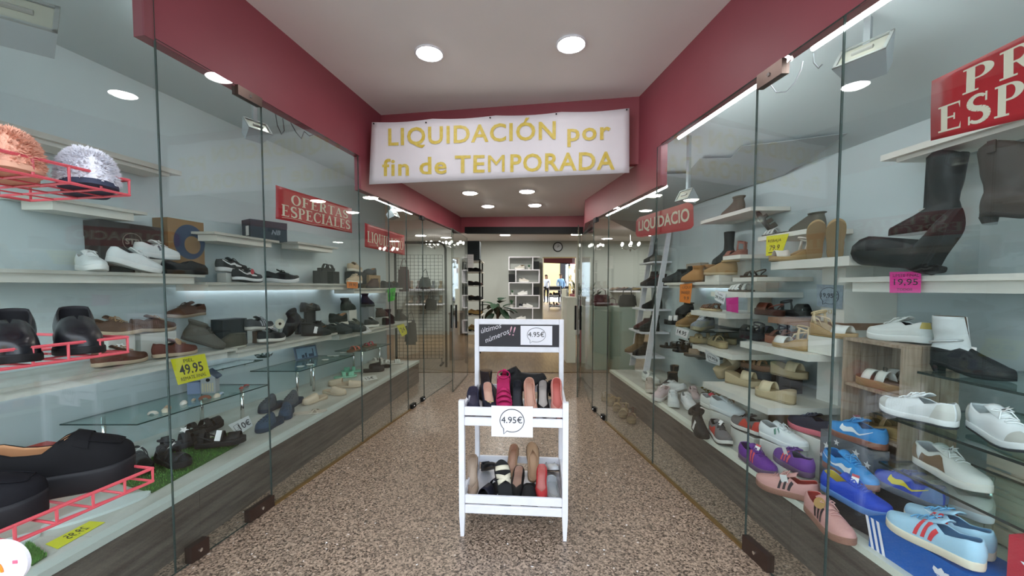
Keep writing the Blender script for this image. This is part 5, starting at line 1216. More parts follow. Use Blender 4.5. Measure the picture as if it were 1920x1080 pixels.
# ================================================================== right display goods
def br(px, py, z=None): return Zp(px, py, ZR if z is None else z)
def rv(px, key, v=.2): return Vp(px, 1, v, SUP[key])
AW = 96                                        # along the right wall, away from the viewer
def ht(hx, hy, tx, ty, z=None):
    a, b = br(hx, hy, z), br(tx, ty, z); d = b - a; m = (a + b) / 2; return m, math.degrees(math.atan2(d.y, d.x))
def bshoe(kind, h, label, z=None, off_=(0, 0), **k):
    p, y = ht(*h, z=z); return shoe(kind, p + Vector((off_[0], off_[1], 0)), y, label, **k)
# --- blue shoe box with two pale blue trainers
bp = Vector((1.565, 1.40, ZR)); b = sbox(bp, (.34, .20, .125), AW - 2, 'bright blue shoe box with white stripes and leaf emblem at the right front', K('0f5fb4', .4))
for i in range(3): MB().add([(.10 + i * .022, .1035, .002), (.112 + i * .022, .1035, .002), (.142 + i * .022, .1035, .123), (.130 + i * .022, .1035, .123)], [(0, 1, 2, 3)], M_PAPER).build('stripe', b)
for a in (-.55, 0, .55):
    lf = MB(); c = Vector((-.085, .1036, .05)); lf.add([c + Vector((math.sin(a + q) * r, 0, math.cos(a + q) * r)) for r, q in ((.004, 0), (.022, .35), (.036, .25), (.044, 0), (.036, -.25), (.022, -.35))], [(0, 1, 2, 3, 4, 5)], M_PAPER); lf.build('leaf_emblem', b)
for z in (.046, .054, .062): MB().box((-.115, .1038, z), (-.055, .1040, z + .0022), K('0f5fb4', .4)).build('emblem_bar', b)
MB().box((-.1735, -.08, .02), (-.1722, .05, .085), M_TAG).build('end_label', b)
LB_ = dict(up='a9cfe6', sole='e6dcc8', lace='6fb0dc', lining='5d93bd', stripe='three', sc='d8414a', L=.28)
shoe('sneaker', bp + Vector((.035, .03, .126)), AW - 4, 'pale blue trainer with red stripes, rear one on the blue box', side=-1, **LB_)
shoe('sneaker', bp + Vector((-.06, -.03, .126)), AW + 2, 'pale blue trainer with red stripes and star tag, front one on the blue box', side=1, tagk='star:59', **LB_)
riser(Vector((1.755, 1.58, ZR)), (.10, .06, .135), AW, 'white block under the pale pink running shoe', M_WHITE)
shoe('runner', Vector((1.745, 1.60, ZR)), AW + 2, 'pale pink running shoe with white sole and round kraft tag', dz=.136, up='d9c9c4', sole='e4e4ea', lace='e2d6d2', lining='cfc0bc', tagk='disc')
RIDE = {}
def raised(kind, px, py, d, yaw, label, blk, sz=(.22, .085), mk=None, **k):
    """second-row shoe: where the pixel meets a plane d behind the bench front; a block fills the height below"""
    p = atp(px, py, off(KR, d)); hgt = p.z - ZR
    if hgt > .03: ro = riser(Vector((p.x, p.y, ZR)), (sz[0], sz[1], hgt), yaw, blk, mk); FIXED.pop()
    else: hgt = 0; ro = None
    t_ = shoe(kind, Vector((p.x, p.y, ZR)), yaw, label, dz=(hgt + .001 if hgt else 0), **k); PLACED[-1][6] = ZR; RIDE[t_.name] = ro; return t_
# --- bench front row, near to far
PK = dict(up='cf9a94', sole='9a6f60', lace='d2a19b', lining='b5473f', stripe='three', sc='2c2228')
bshoe('sneaker', (1560, 948, 1466, 918), 'rose trainer with dark stripes lying along the bench edge', side=-1, tagk='card', **PK)
bshoe('sneaker', (1552, 955, 1626, 1020), 'rose trainer with dark stripes pointing at the viewer', tagk='disc', **PK)
RB_ = dict(up='2748b8', sole='5d86c4', lace='2a52c8', lining='d8c23a')
raised('sneaker', 1630, 940, .192, AW - 170, 'royal blue trainer behind the rose one', 'low dark block under the royal blue trainer', (.20, .07), K('2a2c30', .7), tagk='red', **RB_)
raised('sneaker', 1668, 926, .21, AW - 6, 'blue and grey trainer with a yellow swoosh', 'dark block under the yellow swoosh trainer', (.20, .07), K('2a2c30', .7), side=1, up='3a52b8', sole='6a6f78', lace='2b46b0', lining='2b46b0', stripe='swoosh', sc='e2cc3a', heel='6a7fa8')
PU = dict(up='6a3590', sole='6b5570', lace='5d2f80', lining='3d2158', stripe='three', sc='e0575c')
bshoe('sneaker', (1428, 862, 1478, 893), 'purple trainer with coral stripes pointing at the viewer', tagk='red', **PU)
raised('sneaker', 1494, 880, .125, AW - 8, 'purple trainer with coral stripes in profile behind its mate', 'low pale block under the rear purple trainer', side=-1, tagk='card', **PU)
NK = dict(up='3f8fd0', sole='8a5a4a', lace='5aa4dc', lining='2f6fae', stripe='swoosh', sc='e6edf2')
raised('sneaker', 1550, 893, .098, AW + 176, 'sky blue suede trainer with white swoosh lying in front', 'low white box under the front sky blue trainer', (.20, .055), side=-1, **NK)
sbx = Vector((1.698, 1.935, ZR)); syw = 92; b = sbox(sbx, (.30, .075, .295), syw, 'grey shoe box on its side printed with white stars', K('6c6e72', .7), lid=False)
for i, (x, z, r) in enumerate(((-.12, .22, .02), (-.06, .25, .022), (0, .21, .02), (.05, .26, .018), (.11, .22, .022), (.14, .16, .015), (-.13, .13, .016), (-.04, .15, .02), (.06, .14, .018))):
    P = [(x + r * (1 if k % 2 == 0 else .42) * math.sin(math.pi * k / 5), .0382, z + r * (1 if k % 2 == 0 else .42) * math.cos(math.pi * k / 5)) for k in range(10)]; MB().add(P, [list(range(10))], M_TAG).build('printed_star', b)
shoe('sneaker', sbx + Vector((-.005, -.02, .2955)), syw + 2, 'sky blue suede trainer with white swoosh on the star box', tagk='red', **NK)
raised('runner', 1507, 820, .22, AW + 4, 'navy running shoe with thick pink sole behind the purple pair', 'white block under the navy and pink running shoe', up='23283a', sole='d4707c', lace='343a50', lining='2a2f42')
raised('sneaker', 1457, 834, .15, AW - 165, 'white trainer with a green letter on its side', 'white block under the green-letter trainer', up='dfe4e4', sole='dfe2df', lace='d9dede', stripe='letter', sc='5c8a78')
GR_ = dict(up='6d6a6b', sole='d8d5cf', lace='2c2c2e', lining='2b2b2e', out='2c2c2e', panel='c4483c')
bshoe('runner', (1356, 806, 1398, 846), 'grey running shoe with orange panel pointing at the viewer', tagk='tag', **GR_)
raised('runner', 1397, 806, .17, AW, 'grey and red running shoe in profile behind its mate', 'pale block under the grey and red running shoe', **dict(GR_, heel='c8453c'))
bshoe('boot', (1330, 800, 1352, 832), 'black sock boot standing on its toe with a hanging tag', up='17181a', sole='121213', top=.13, lining='1a1a1c', tagk='card')
bshoe('boot', (1345, 775, 1292, 778), 'black sock boot lying towards the far end', up='17181a', sole='121213', top=.13, lining='1a1a1c')
raised('sneaker', 1366, 782, .16, AW - 165, 'white knitted sneaker behind the black sock boots', 'pale block under the white knitted sneaker', up='dce4e6', sole='e2e6e6', lace='e6eaea')
raised('sneaker', 1383, 780, .22, AW - 178, 'white platform sneaker under the beige slide ledge', 'pale block under the white platform sneaker', up='d3d2c8', sole='d9d8ce', lace='dad8cf', th=.05)
bshoe('sneaker', (1262, 745, 1297, 783), 'white sneaker with snake print heel pointing at the viewer', up='dcdedf', sole='d9dad8', lace='e3e5e5', heel='8a8680')
bshoe('runner', (1300, 738, 1318, 768), 'pale pink sneaker facing out by the flower basket', up='d7c3c4', sole='dedad6', lace='ddcccc', lining='c9b4b4')
bshoe('runner', (1275, 742, 1240, 756), 'pale pink sneaker lying with its toe to the far end', up='d7c3c4', sole='dedad6', lace='ddcccc', lining='c9b4b4', tagk='tag')
bshoe('runner', (1232, 722, 1240, 748), 'beige running shoe seen from its heel near the bench end', up='b3a79c', sole='c9c4ba', lace='c6bcb2', lining='9a8f84')
bshoe('sneaker', (1205, 712, 1236, 724), 'white sneaker with a long paper tag at the bench end', up='ccd2cc', sole='d0d4ce', lace='c8cec8', tagk='card')
raised('sneaker', 1334, 770, .20, AW - 170, 'white sneaker with a red tongue behind the pink ones', 'pale block under the red-tongued sneaker', up='d5d8d2', sole='d8dad4', lace='d8dad6', tongue='c03a4c')
p = atp(1266, 735, off(KR, .13)); shoe('runner', Vector((p.x, p.y, ZR)), -110, 'white running shoe in front of its mate far on the right bench', up='d3dadb', sole='d8dddd', lace='dfe3e3')
p = atp(1282, 720, off(KR, .30)); shoe('runner', Vector((p.x, p.y, ZR)), -70, 'white running shoe tilted up behind its mate far on the right bench', ry=-22, dz=.004, up='cfd6d7', sole='d8dddd', lace='dfe3e3')
p = atp(1262, 700, off(KR, .42)); shoe('boot', Vector((p.x, p.y, ZR)), -120, 'black ankle boot behind the white running shoes', up='17181a', sole='111112', top=.18)
p = atp(1243, 704, off(KR, .22)); shoe('boot', Vector((p.x, p.y, ZR)), -150, 'black shoe with a striped tag in the far bench corner', up='1b1c1e', sole='121213', top=.16, tagk='card')
# flower basket
FIXED.append((Vector((1.84, 3.66)), 0, .065, .065, ZR, ZR + .13)); fb = empty('flower_basket', Vector((1.84, 3.66, ZR + .0006)), (0, 0, 0), 'small wicker pot of dried yellow flowers on the right bench', 'flower pot')
MB().lathe([(.001, 0), (.05, 0), (.062, .05), (.06, .055), (.001, .05)], K('4a3a2a', .9), 14).build('pot', fb)
for k in range(16):
    a = k * 2.4; r = .012 * math.sqrt(k); c = Vector((r * math.cos(a) * 1.4, r * math.sin(a) * 1.4, .075 + random.uniform(0, .035))); MB().tube([(0, 0, .05), c], .0012, K('5d6b3a', .8), 4).build('stem', fb)
    MB().lathe([(.001, .006), (.007, .003), (.013, .004), (.007, -.002), (.001, -.003)], K(random.choice(('8a7a3a', '7a6a34', '9c8a48')), .8), 8).build('flower_head', fb, c)
# cardboard boxes under the slide ledge
for px, yy, lb in ((1420, 2.96, 'brown carton with dark printed curves under the beige slide ledge'), (1476, 2.67, 'plain brown carton at the front under the beige slide ledge')):
    b = sbox(Vector((1.90, yy, ZR)), (.28, .24, .29), AW, lb, K('8f7357', .75), name='carton', lid=False)
    if px == 1420: MB().tube([(-.02 + .07 * math.cos(a), .122, .12 + .11 * math.sin(a)) for a in [2 * math.pi * i / 20 for i in range(20)]], .012, K('3a3f4c', .7), 6, True).build('printed_curve', b)
b = sbox(Vector((1.90, 3.30, ZR)), (.28, .20, .20), AW, 'tan carton behind the flower basket', K('8d7a5e', .75), name='carton', lid=False)
# --- beige wedge slides on the lowest ledge
CK = dict(strap='cdbf9f', sole='94856a', foot='bbaa88', edge='b5a484', wedge=True, h=.035, th=.048, straps=[((.52, .82), (.52, .82), .058)], L=.25, W=.1)
z = SUP['Rcork']
shoe('sandal', Zp(1368, 708, z), 20, 'beige wedge slide leaning sideways at the far end of the lowest ledge', ry=-32, **CK)
shoe('sandal', Zp(1392, 722, z), -60, 'beige wedge slide second along the lowest ledge', **CK)
shoe('sandal', Zp(1462, 752, z), AW + 12, 'beige wedge slide nearest the viewer on the lowest ledge', **CK)
riser(Zp(1480, 735, z) + Vector((.0, .03, 0)), (.17, .09, .10), AW, 'dark brown block carrying a wedge slide', K('2d231e', .7))
shoe('sandal', Zp(1480, 735, z) + Vector((.0, .03, 0)), -75, 'beige wedge slide raised on the dark block', dz=.101, **CK)
riser(Zp(1424, 720, z) + Vector((.0, .02, 0)), (.18, .09, .10), AW, 'star-printed grey block on the lowest ledge', K('55585c', .7))
for i, (x, zz) in enumerate(((-.08, .05), (-.02, .07), (.05, .04), (.10, .075))):
    pass
shoe('sandal', Zp(1424, 720, z) + Vector((.0, .02, 0)), -70, 'tan platform sandal on the star-printed block', dz=.101, strap='9a7450', sole='7a5238', foot='a5805a', plat=.02, straps=[((.6, .72), (.6, .72), .04), ((.44, .54), (.44, .54), .045)], ankle=True)
shoe('sandal', Zp(1400, 708, z) + Vector((.03, .04, 0)), 150, 'brown ankle strap sandal behind the lowest ledge row', strap='6b4a34', sole='5a3d2a', foot='8a6848', plat=.03, straps=[((.62, .74), (.62, .74), .04)], ankle=True, buckle='b9a878')
# --- tan crossed strap ledge
z = SUP['Rtan']
TN = dict(strap='bba880', sole='8c7a58', foot='a8966e', edge='aa9870', plat=.03, straps=[((.74, .84), (.58, .68), .035), ((.58, .68), (.74, .84), .035), ((.36, .46), (.36, .46), .045)])
shoe('sandal', Vp(1347, 1, .38, z), AW - 10, 'tan crossed-strap platform sandal at the ledge front', **TN)
shoe('sandal', Vp(1325, 1, .40, z), 160, 'tan crossed-strap platform sandal with its toe to the passage', **TN)
shoe('sandal', Vp(1362, 1, .20, z), AW, 'tan wide-strap slide behind the crossed-strap sandals', **dict(TN, straps=[((.5, .8), (.5, .8), .05)], strap='a08a5c'))
# --- black sandals and white wedges
z = SUP['Rblk']
BW = dict(strap='16171b', sole='1a1b20', foot='1d1e24', plat=.035, straps=[((.58, .86), (.58, .86), .045)], sling=True)
shoe('sandal', Vp(1418, 1, .36, z), AW - 8, 'black platform sandal with a tall heel strap, left one', ankle=True, **BW)
shoe('sandal', Vp(1448, 1, .28, z), AW + 6, 'navy black platform sandal, right one of the dark pair', ankle=True, **dict(BW, strap='1b2030'))
shoe('sandal', Vp(1462, 1, .38, z), AW, 'brown leather sandal on a terracotta sole in the middle of the ledge', strap='5a3426', sole='8f5f4c', foot='6b4232', plat=.03, straps=[((.5, .62), (.62, .74), .04), ((.3, .4), (.3, .4), .05)], sling=True)
WW = dict(strap='d9dad6', sole='9c8258', foot='cdb89a', edge='ad9168', wedge=True, h=.045, th=.028, straps=[((.58, .88), (.58, .88), .042)], sling='cdb998', buckle='c8b070')
shoe('sandal', Vp(1508, 1, .40, z), AW + 4, 'white rope wedge sandal in front on the large ledge', ankle='c9b48e', **WW)
riser(Vp(1556, 1, .40, z), (.18, .08, .10), AW, 'pale block under the raised white wedge', M_WHITE)
shoe('sandal', Vp(1556, 1, .40, z), -80, 'white rope wedge sandal raised at the back of the large ledge', dz=.101, ankle='c9b48e', **WW)
# dark sandal on a wooden foot ledge
o = R('Rslab', 2.22, 2.72, 1.145, .36, 'brown wooden ledge with a black sandal below the yellow card', mat('brown_ledge', hexc('8a6a54'), .6, var=.1), th=.04, body=0)
z = SUP['Rslab']
shoe('sandal', Vp(1485, 1, .20, z), AW + 180, 'black ankle strap sandal on the brown wooden ledge', strap='17191b', sole='1a1a1b', foot='202022', plat=.02, straps=[((.58, .84), (.58, .84), .05)], ankle=True)
shoe('sandal', Vp(1452, 1, .22, z), AW, 'rust brown closed sandal behind the black one', strap='6b3424', sole='4a2a20', foot='5a3428', plat=.02, straps=[((.5, .84), (.5, .84), .05)], sling=True)
# --- brown gladiator ledge, white sandal ledge, dark ledge, rose ledge
shoe('sandal', Vp(1334, 1, .34, SUP['Rbrown']), AW, 'brown woven gladiator sandal on the ledge with the pink card', strap='6b4630', sole='b9a684', foot='8a6a48', th=.018, straps=[((.80, .86), (.80, .86), .03), ((.70, .76), (.70, .76), .034), ((.60, .66), (.60, .66), .038), ((.50, .56), (.50, .56), .042), ((.2, .3), (.2, .3), .05)], sling=True)
shoe('sandal', Vp(1390, 1, .30, SUP['Rwhite']), AW, 'flat sandal with broad white crossing straps on the white ledge', strap='dfe0dc', sole='5a5048', foot='6a5f54', th=.014, straps=[((.70, .80), (.78, .88), .04), ((.56, .66), (.64, .74), .045), ((.42, .52), (.50, .60), .05), ((.2, .32), (.2, .32), .05)])
shoe('sandal', Vp(1412, 1, .20, SUP['Rdark']), AW, 'dark beaded strappy sandal on the small ledge', strap='3a3028', sole='4a3d30', foot='5a4a3a', th=.016, straps=[((.72, .8), (.64, .72), .035), ((.5, .58), (.56, .64), .042)], sling=True)
shoe('sandal', Vp(1377, 1, .18, SUP['Rpink']), AW, 'rose leather wedge sandal on the small high ledge', strap='9a6254', sole='8a5a4c', foot='9a6a5a', wedge=True, h=.035, th=.02, straps=[((.6, .82), (.6, .82), .04)], ankle=True)
# --- boots shelf Rmain
b = sbox(Vp(1306, 1, .06, SUP['Rmain']), (.26, .09, .20), AW, 'pale kraft shoe box behind the ankle boots', K('a89c8c', .7), lid=False)
riser(Vp(1355, 1, .12, SUP['Rmain']), (.12, .10, .16), AW, 'dark block under the tall black boot', K('23211f', .7))
shoe('boot', Vp(1355, 1, .12, SUP['Rmain']), AW, 'tall black suede boot standing above the ankle boots', dz=.161, up='1c1f1f', sole='141414', top=.23, h=.03, hk='block', bx=.045, by=.038)
shoe('boot', Vp(1270, 1, .22, SUP['Rmain']), AW + 60, 'charcoal chelsea boot facing out, left one', up='2b3032', sole='1c1e1f', top=.12, elastic='1a1c1d')
shoe('boot', Vp(1288, 1, .24, SUP['Rmain']), AW + 30, 'black chelsea boot beside the tan pair', up='1e2424', sole='161818', top=.14, elastic='141616')
shoe('boot', Vp(1306, 1, .28, SUP['Rmain']), AW + 10, 'tan suede ankle boot in front on the right shelf', up='a87c4c', sole='7a5a3a', top=.13, lining='8a6a44')
shoe('boot', Vp(1324, 1, .18, SUP['Rmain']), AW, 'tan suede ankle boot behind its mate', up='a27648', sole='7a5a3a', top=.14, lining='8a6a44')
riser(Vp(1346, 1, .27, SUP['Rmain']), (.20, .12, .055), AW, 'flat white block under the fur-lined ankle boot')
shoe('boot', Vp(1350, 1, .27, SUP['Rmain']), AW + 40, 'sand ankle boot with fur collar on the flat white block', dz=.056, up='a08054', sole='b9a584', top=.10, collar='b59a6a', lining='c9b48c')
shoe('boot', Vp(1370, 1, .15, SUP['Rbootie']), AW, 'taupe suede bootie alone on the high right shelf', up='6a6258', sole='57504a', top=.115, h=.02, hk='low')
# --- bronze sandals shelf, wedge sandals shelf
z = SUP['Rsand']
shoe('sandal', Vp(1432, 1, .16, z), 160, 'bronze boot-like sandal standing at the far end of the narrow shelf', strap='5a5148', sole='4a433c', foot='6a6056', th=.016, ry=-55, straps=[((.3, .45), (.3, .45), .05), ((.5, .62), (.5, .62), .05), ((.68, .8), (.68, .8), .04)])
shoe('sandal', Vp(1458, 1, .2, z), AW, 'white and grey strapped flat sandal on the narrow shelf', strap='c9cac6', sole='5a5650', foot='6a665e', th=.014, straps=[((.76, .84), (.76, .84), .035), ((.64, .72), (.64, .72), .04), ((.52, .6), (.52, .6), .045)])
shoe('boot', Vp(1505, 1, .14, z), AW, 'olive snake print clog at the near end of the narrow shelf', up='5a564a', sole='4a463c', top=.10)
z = SUP['Resp']
ES = dict(strap='a98a68', sole='8a7250', foot='a58a66', edge='a88c60', wedge=True, h=.05, th=.03, straps=[((.56, .88), (.56, .88), .042)])
shoe('sandal', Vp(1484, 1, .38, z), AW + 75, 'white and cream rope-soled platform seen from the heel', **dict(ES, strap='d4cfc4', ankle='d4cfc4'))
shoe('sandal', Vp(1523, 1, .36, z), -125, 'tan rope-soled wedge standing upright on its heel', ry=-60, **ES)
shoe('sandal', Vp(1560, 1, .34, z), -130, 'rose brown rope-soled wedge upright at the near end of the shelf', ry=-55, ankle=True, buckle='c8b070', **dict(ES, strap='9a7260'))
# --- western boots
z = SUP['Rboots']
WB = dict(up='1a1e1e', sole='141515', lining='2a2622', h=.03, hk='cuban', toe='point', top=.30, L=.285, bx=.062, by=.052, flare=1.18, scallop=-.03, rough=.45)
shoe('boot', Vector((1.985, 1.925, 1.6055)), AW + 4, 'black western boot with tags standing on the clear riser', name='western_boot', tagk='tag', **WB)
rr_ = shoe('boot', Vector((1.812, 1.64, z)), AW - 180, 'black western boot lying on its back on the white shelf', name='western_boot', ry=-76, **dict(WB))
shoe('boot', Vector((1.99, 1.53, 1.6055)), AW - 176, 'brown western boot standing right of the black one', name='western_boot', **dict(WB, up='3f3833', sole='2a2420', tabs=True, top=.26))
# --- ladder shelf boots
LS = [(.50, .30), (.80, .255), (1.08, .20), (1.36, .15), (1.66, .11)]
def lad(i, y, dx=.06): z = lz[i][0]; return Vector((1.585 + (z - ZR) / 1.755 * .27 + dx - .02, y, z))
shoe('boot', lad(0, 5.12, -.0), 185, 'tan suede tall boot lowest on the ladder shelf', up='7a6448', sole='6a5640', top=.19, h=.03, hk='block')
shoe('boot', lad(0, 4.90, .03), 190, 'black lace boot lowest near rail on the ladder shelf', up='1c1b1c', sole='121212', top=.14, laces='3a3a3a')
shoe('boot', lad(1, 5.12), 190, 'wine red ankle boot on the second ladder board', up='552a28', sole='2a1a18', top=.12)
shoe('boot', lad(1, 4.88), 190, 'black chunky boot on the second ladder board', up='17181a', sole='111112', top=.16, th=.035)
shoe('boot', lad(2, 4.92), 185, 'slim tall black boot on the third ladder board', up='17191a', sole='101011', top=.20, bx=.042, by=.036)
shoe('boot', lad(3, 5.14), 190, 'dark brown ankle boot on the fourth ladder board', up='3a2c28', sole='20181a', top=.14, h=.03, hk='block')
shoe('boot', lad(3, 4.90), 185, 'black and red lace boot on the fourth ladder board', up='2a2224', sole='181416', top=.13, laces='8a2a3a')
shoe('boot', lad(4, 5.16), 190, 'grey tall boot on the top ladder board', up='4f4d4c', sole='2a2a2a', top=.26, h=.04, hk='block', bx=.04, by=.034)
shoe('loafer', lad(4, 4.92), 190, 'pale grey slipper on the top ladder board', up='8a867e', sole='6a665e', saddle=False)
# --- black glass shelves
z = SUP['B1']
shoe('sandal', Vp(1272, 1, .42, z), 150, 'black slide with two white straps on the upper black shelf', strap='d9dad8', sole='1a1a1a', foot='2a2624', plat=.02, straps=[((.5, .64), (.5, .64), .05), ((.68, .82), (.68, .82), .045)])
shoe('boot', Vp(1294, 1, .42, z), -175, 'tan and brown high sneaker seen from its heel', up='8a6a40', sole='a58a5c', top=.12, laces='c8b48c')
riser(Vp(1285, 1, .20, z), (.20, .10, .08), AW, 'black block at the back of the upper black shelf', K('1a1a1b', .7))
shoe('boot', Vp(1278, 1, .20, z), AW, 'black shoe left one on the back block', dz=.081, up='16171a', sole='111112', top=.10)
shoe('boot', Vp(1292, 1, .20, z), AW, 'black shoe with grey label right one on the back block', dz=.081, up='17181b', sole='111112', top=.10, tagk='tag')
shoe('sneaker', Vp(1318, 1, .46, z), -150, 'grey canvas sneaker at the near end of the upper black shelf', up='7a8088', sole='8f8878', lace='c8ccd0')
z = SUP['B2']
BD = dict(strap='18191b', sole='151617', foot='222324', th=.016, straps=[((.72, .8), (.72, .8), .035), ((.58, .66), (.5, .58), .042)], ankle=True)
for px, v, yaw, lb in ((1268, .46, 150, 'black strappy sandal first on the lower black shelf'), (1284, .36, 120, 'black strappy sandal second on the lower black shelf'), (1290, .48, 170, 'black strappy sandal with silver rings on the lower black shelf')):
    shoe('sandal', Vp(px, 1, v, z), yaw, lb, tagk='star' if px == 1290 else None, **BD)
shoe('sandal', Vp(1318, 1, .22, z), AW, 'bronze flat sandal at the back of the lower black shelf', **dict(BD, strap='6a5a48', sole='5a4c3c'))
shoe('sandal', Vp(1315, 1, .50, z), 150, 'taupe slide at the near corner of the lower black shelf', strap='7a6a58', sole='4a4038', foot='6a5a4a', th=.02, straps=[((.5, .84), (.5, .84), .045)])
# --- tan sandals on the floor between glass and bench
FS = dict(strap='9a8666', sole='6f5f48', foot='8f7c5e', edge='8f7c5c', plat=.025, straps=[((.7, .8), (.6, .7), .035), ((.5, .6), (.6, .7), .04)], ankle=True)
for px, py, yaw, c, lb in ((1148, 748, 70, 'a39a88', 'grey strappy sandal farthest in the floor row behind the glass'), (1160, 757, 60, '9a8258', 'camel strappy sandal second in the floor row'), (1171, 768, -110, 'b59a70', 'sand strappy sandal third in the floor row'), (1184, 779, -115, 'b5a484', 'cream platform sandal fourth in the floor row'), (1198, 789, -110, '5a3c32', 'brown and cream platform sandal nearest in the floor row')):
    shoe('sandal', Zp(px, py, 0) + Vector((-.08, 0, 0)), yaw, lb, **dict(FS, strap=c))
# --- wooden crate contents
SW = dict(strap='dcdcd4', sole='9a7a58', foot='7a5c44', plat=.02, straps=[((.6, .78), (.6, .78), .045), ((.34, .52), (.34, .52), .05)], buckle='222222')
shoe('sandal', Vector((1.805, 1.905, CR[1])), 90, 'white double-buckle cork sandal in the upper crate bay, front', **SW)
shoe('sandal', Vector((1.92, 1.905, CR[1])), 90, 'white double-buckle cork sandal in the upper crate bay, back', **SW)
BR2 = dict(strap='7d6a48', sole='a58c62', foot='8a744e', edge='9c8458', wedge=True, h=.035, th=.025, straps=[((.6, .72), (.66, .78), .04), ((.66, .78), (.6, .72), .04), ((.3, .4), (.3, .4), .045)])
shoe('sandal', Vector((1.805, 1.905, CR[0])), 90, 'olive brown wedge sandal in the middle crate bay, left', **BR2)
shoe('sandal', Vector((1.92, 1.905, CR[0])), -90, 'olive brown woven wedge in the middle crate bay, right', **BR2)
shoe('sneaker', Vector((1.87, 1.90, CR[2])), AW, 'white sneaker with a gold heel on top of the wooden crate', up='d4dad8', sole='d9dddb', lace='d6dcda', tab='b9a860', lining='2a2a2c')
# --- glass shelves at the right front
z = SUP['A']
shoe('boot', Vector((1.875, 1.60, z)), -74, 'white wrinkled ankle boot with black snakeskin toe and chain', up='c9cfcf', foot2='15181a', sole='121416', top=.19, L=.25, h=.03, hk='cuban', toe='point', tagk='tag', buckle='b8bcbe', bx=.05, by=.042, flare=1.05)
shoe('boot', Vector((1.98, 1.28, z)), 100, 'brown suede western bootie at the right picture edge', up='5f554a', sole='4a4038', top=.20, h=.03, hk='cuban', toe='point')
shoe('boot', Vector((1.88, 1.12, z)), 110, 'taupe fringed boot at the far right edge', up='6b5c4c', sole='4f443a', top=.22)
z = SUP['B']
WR_ = dict(up='dfe3e4', sole='dfe2e2', lace='eceeee', lining='bfc4c4', out='3a3d40', toe='b9b9b2', heel='c8c8c2')
shoe('runner', Vector((1.672, 1.585, z)), AW - 4, 'white and grey running shoe in profile on the middle glass shelf', **WR_)
shoe('runner', Vector((1.70, 1.36, z)), -112, 'white and grey running shoe facing the viewer with a star tag', tagk='star:65', **WR_)
shoe('mule', Vector((1.80, 1.17, z)), 175, 'cognac leather slide at the right picture edge', up='a8683a', sole='8a5230', name='slide', cat='slide')
z = SUP['C']
shoe('sneaker', Vector((1.73, 1.53, z)), -96, 'white sneaker with leopard print panels on the lowest glass shelf', up='d5d6d0', sole='d9d6cc', lace='e2e4e2', heel='8a7458', panel='7d6650', tagk='star:65')
# red box and white trainer at the right edge, mint shoe
b = sbox(Vector((1.66, 1.09, ZR)), (.26, .16, .275), AW, 'red shoe box with white animal mark at the lower right edge', K('c03444', .5), lid=False)
MB().add([(-.02, .082, .18), (.06, .082, .17), (.10, .082, .21), (.07, .082, .215), (.03, .082, .24), (-.03, .082, .225)], [(0, 1, 2, 3, 4, 5)], M_PAPER).build('printed_mark', b)
shoe('sneaker', Vector((1.53, 1.12, ZR)), AW - 20, 'mint green trainer at the bottom right by the blue box', up='9fc9bf', sole='d6d3ca', lace='b8d8d0', tagk='red')
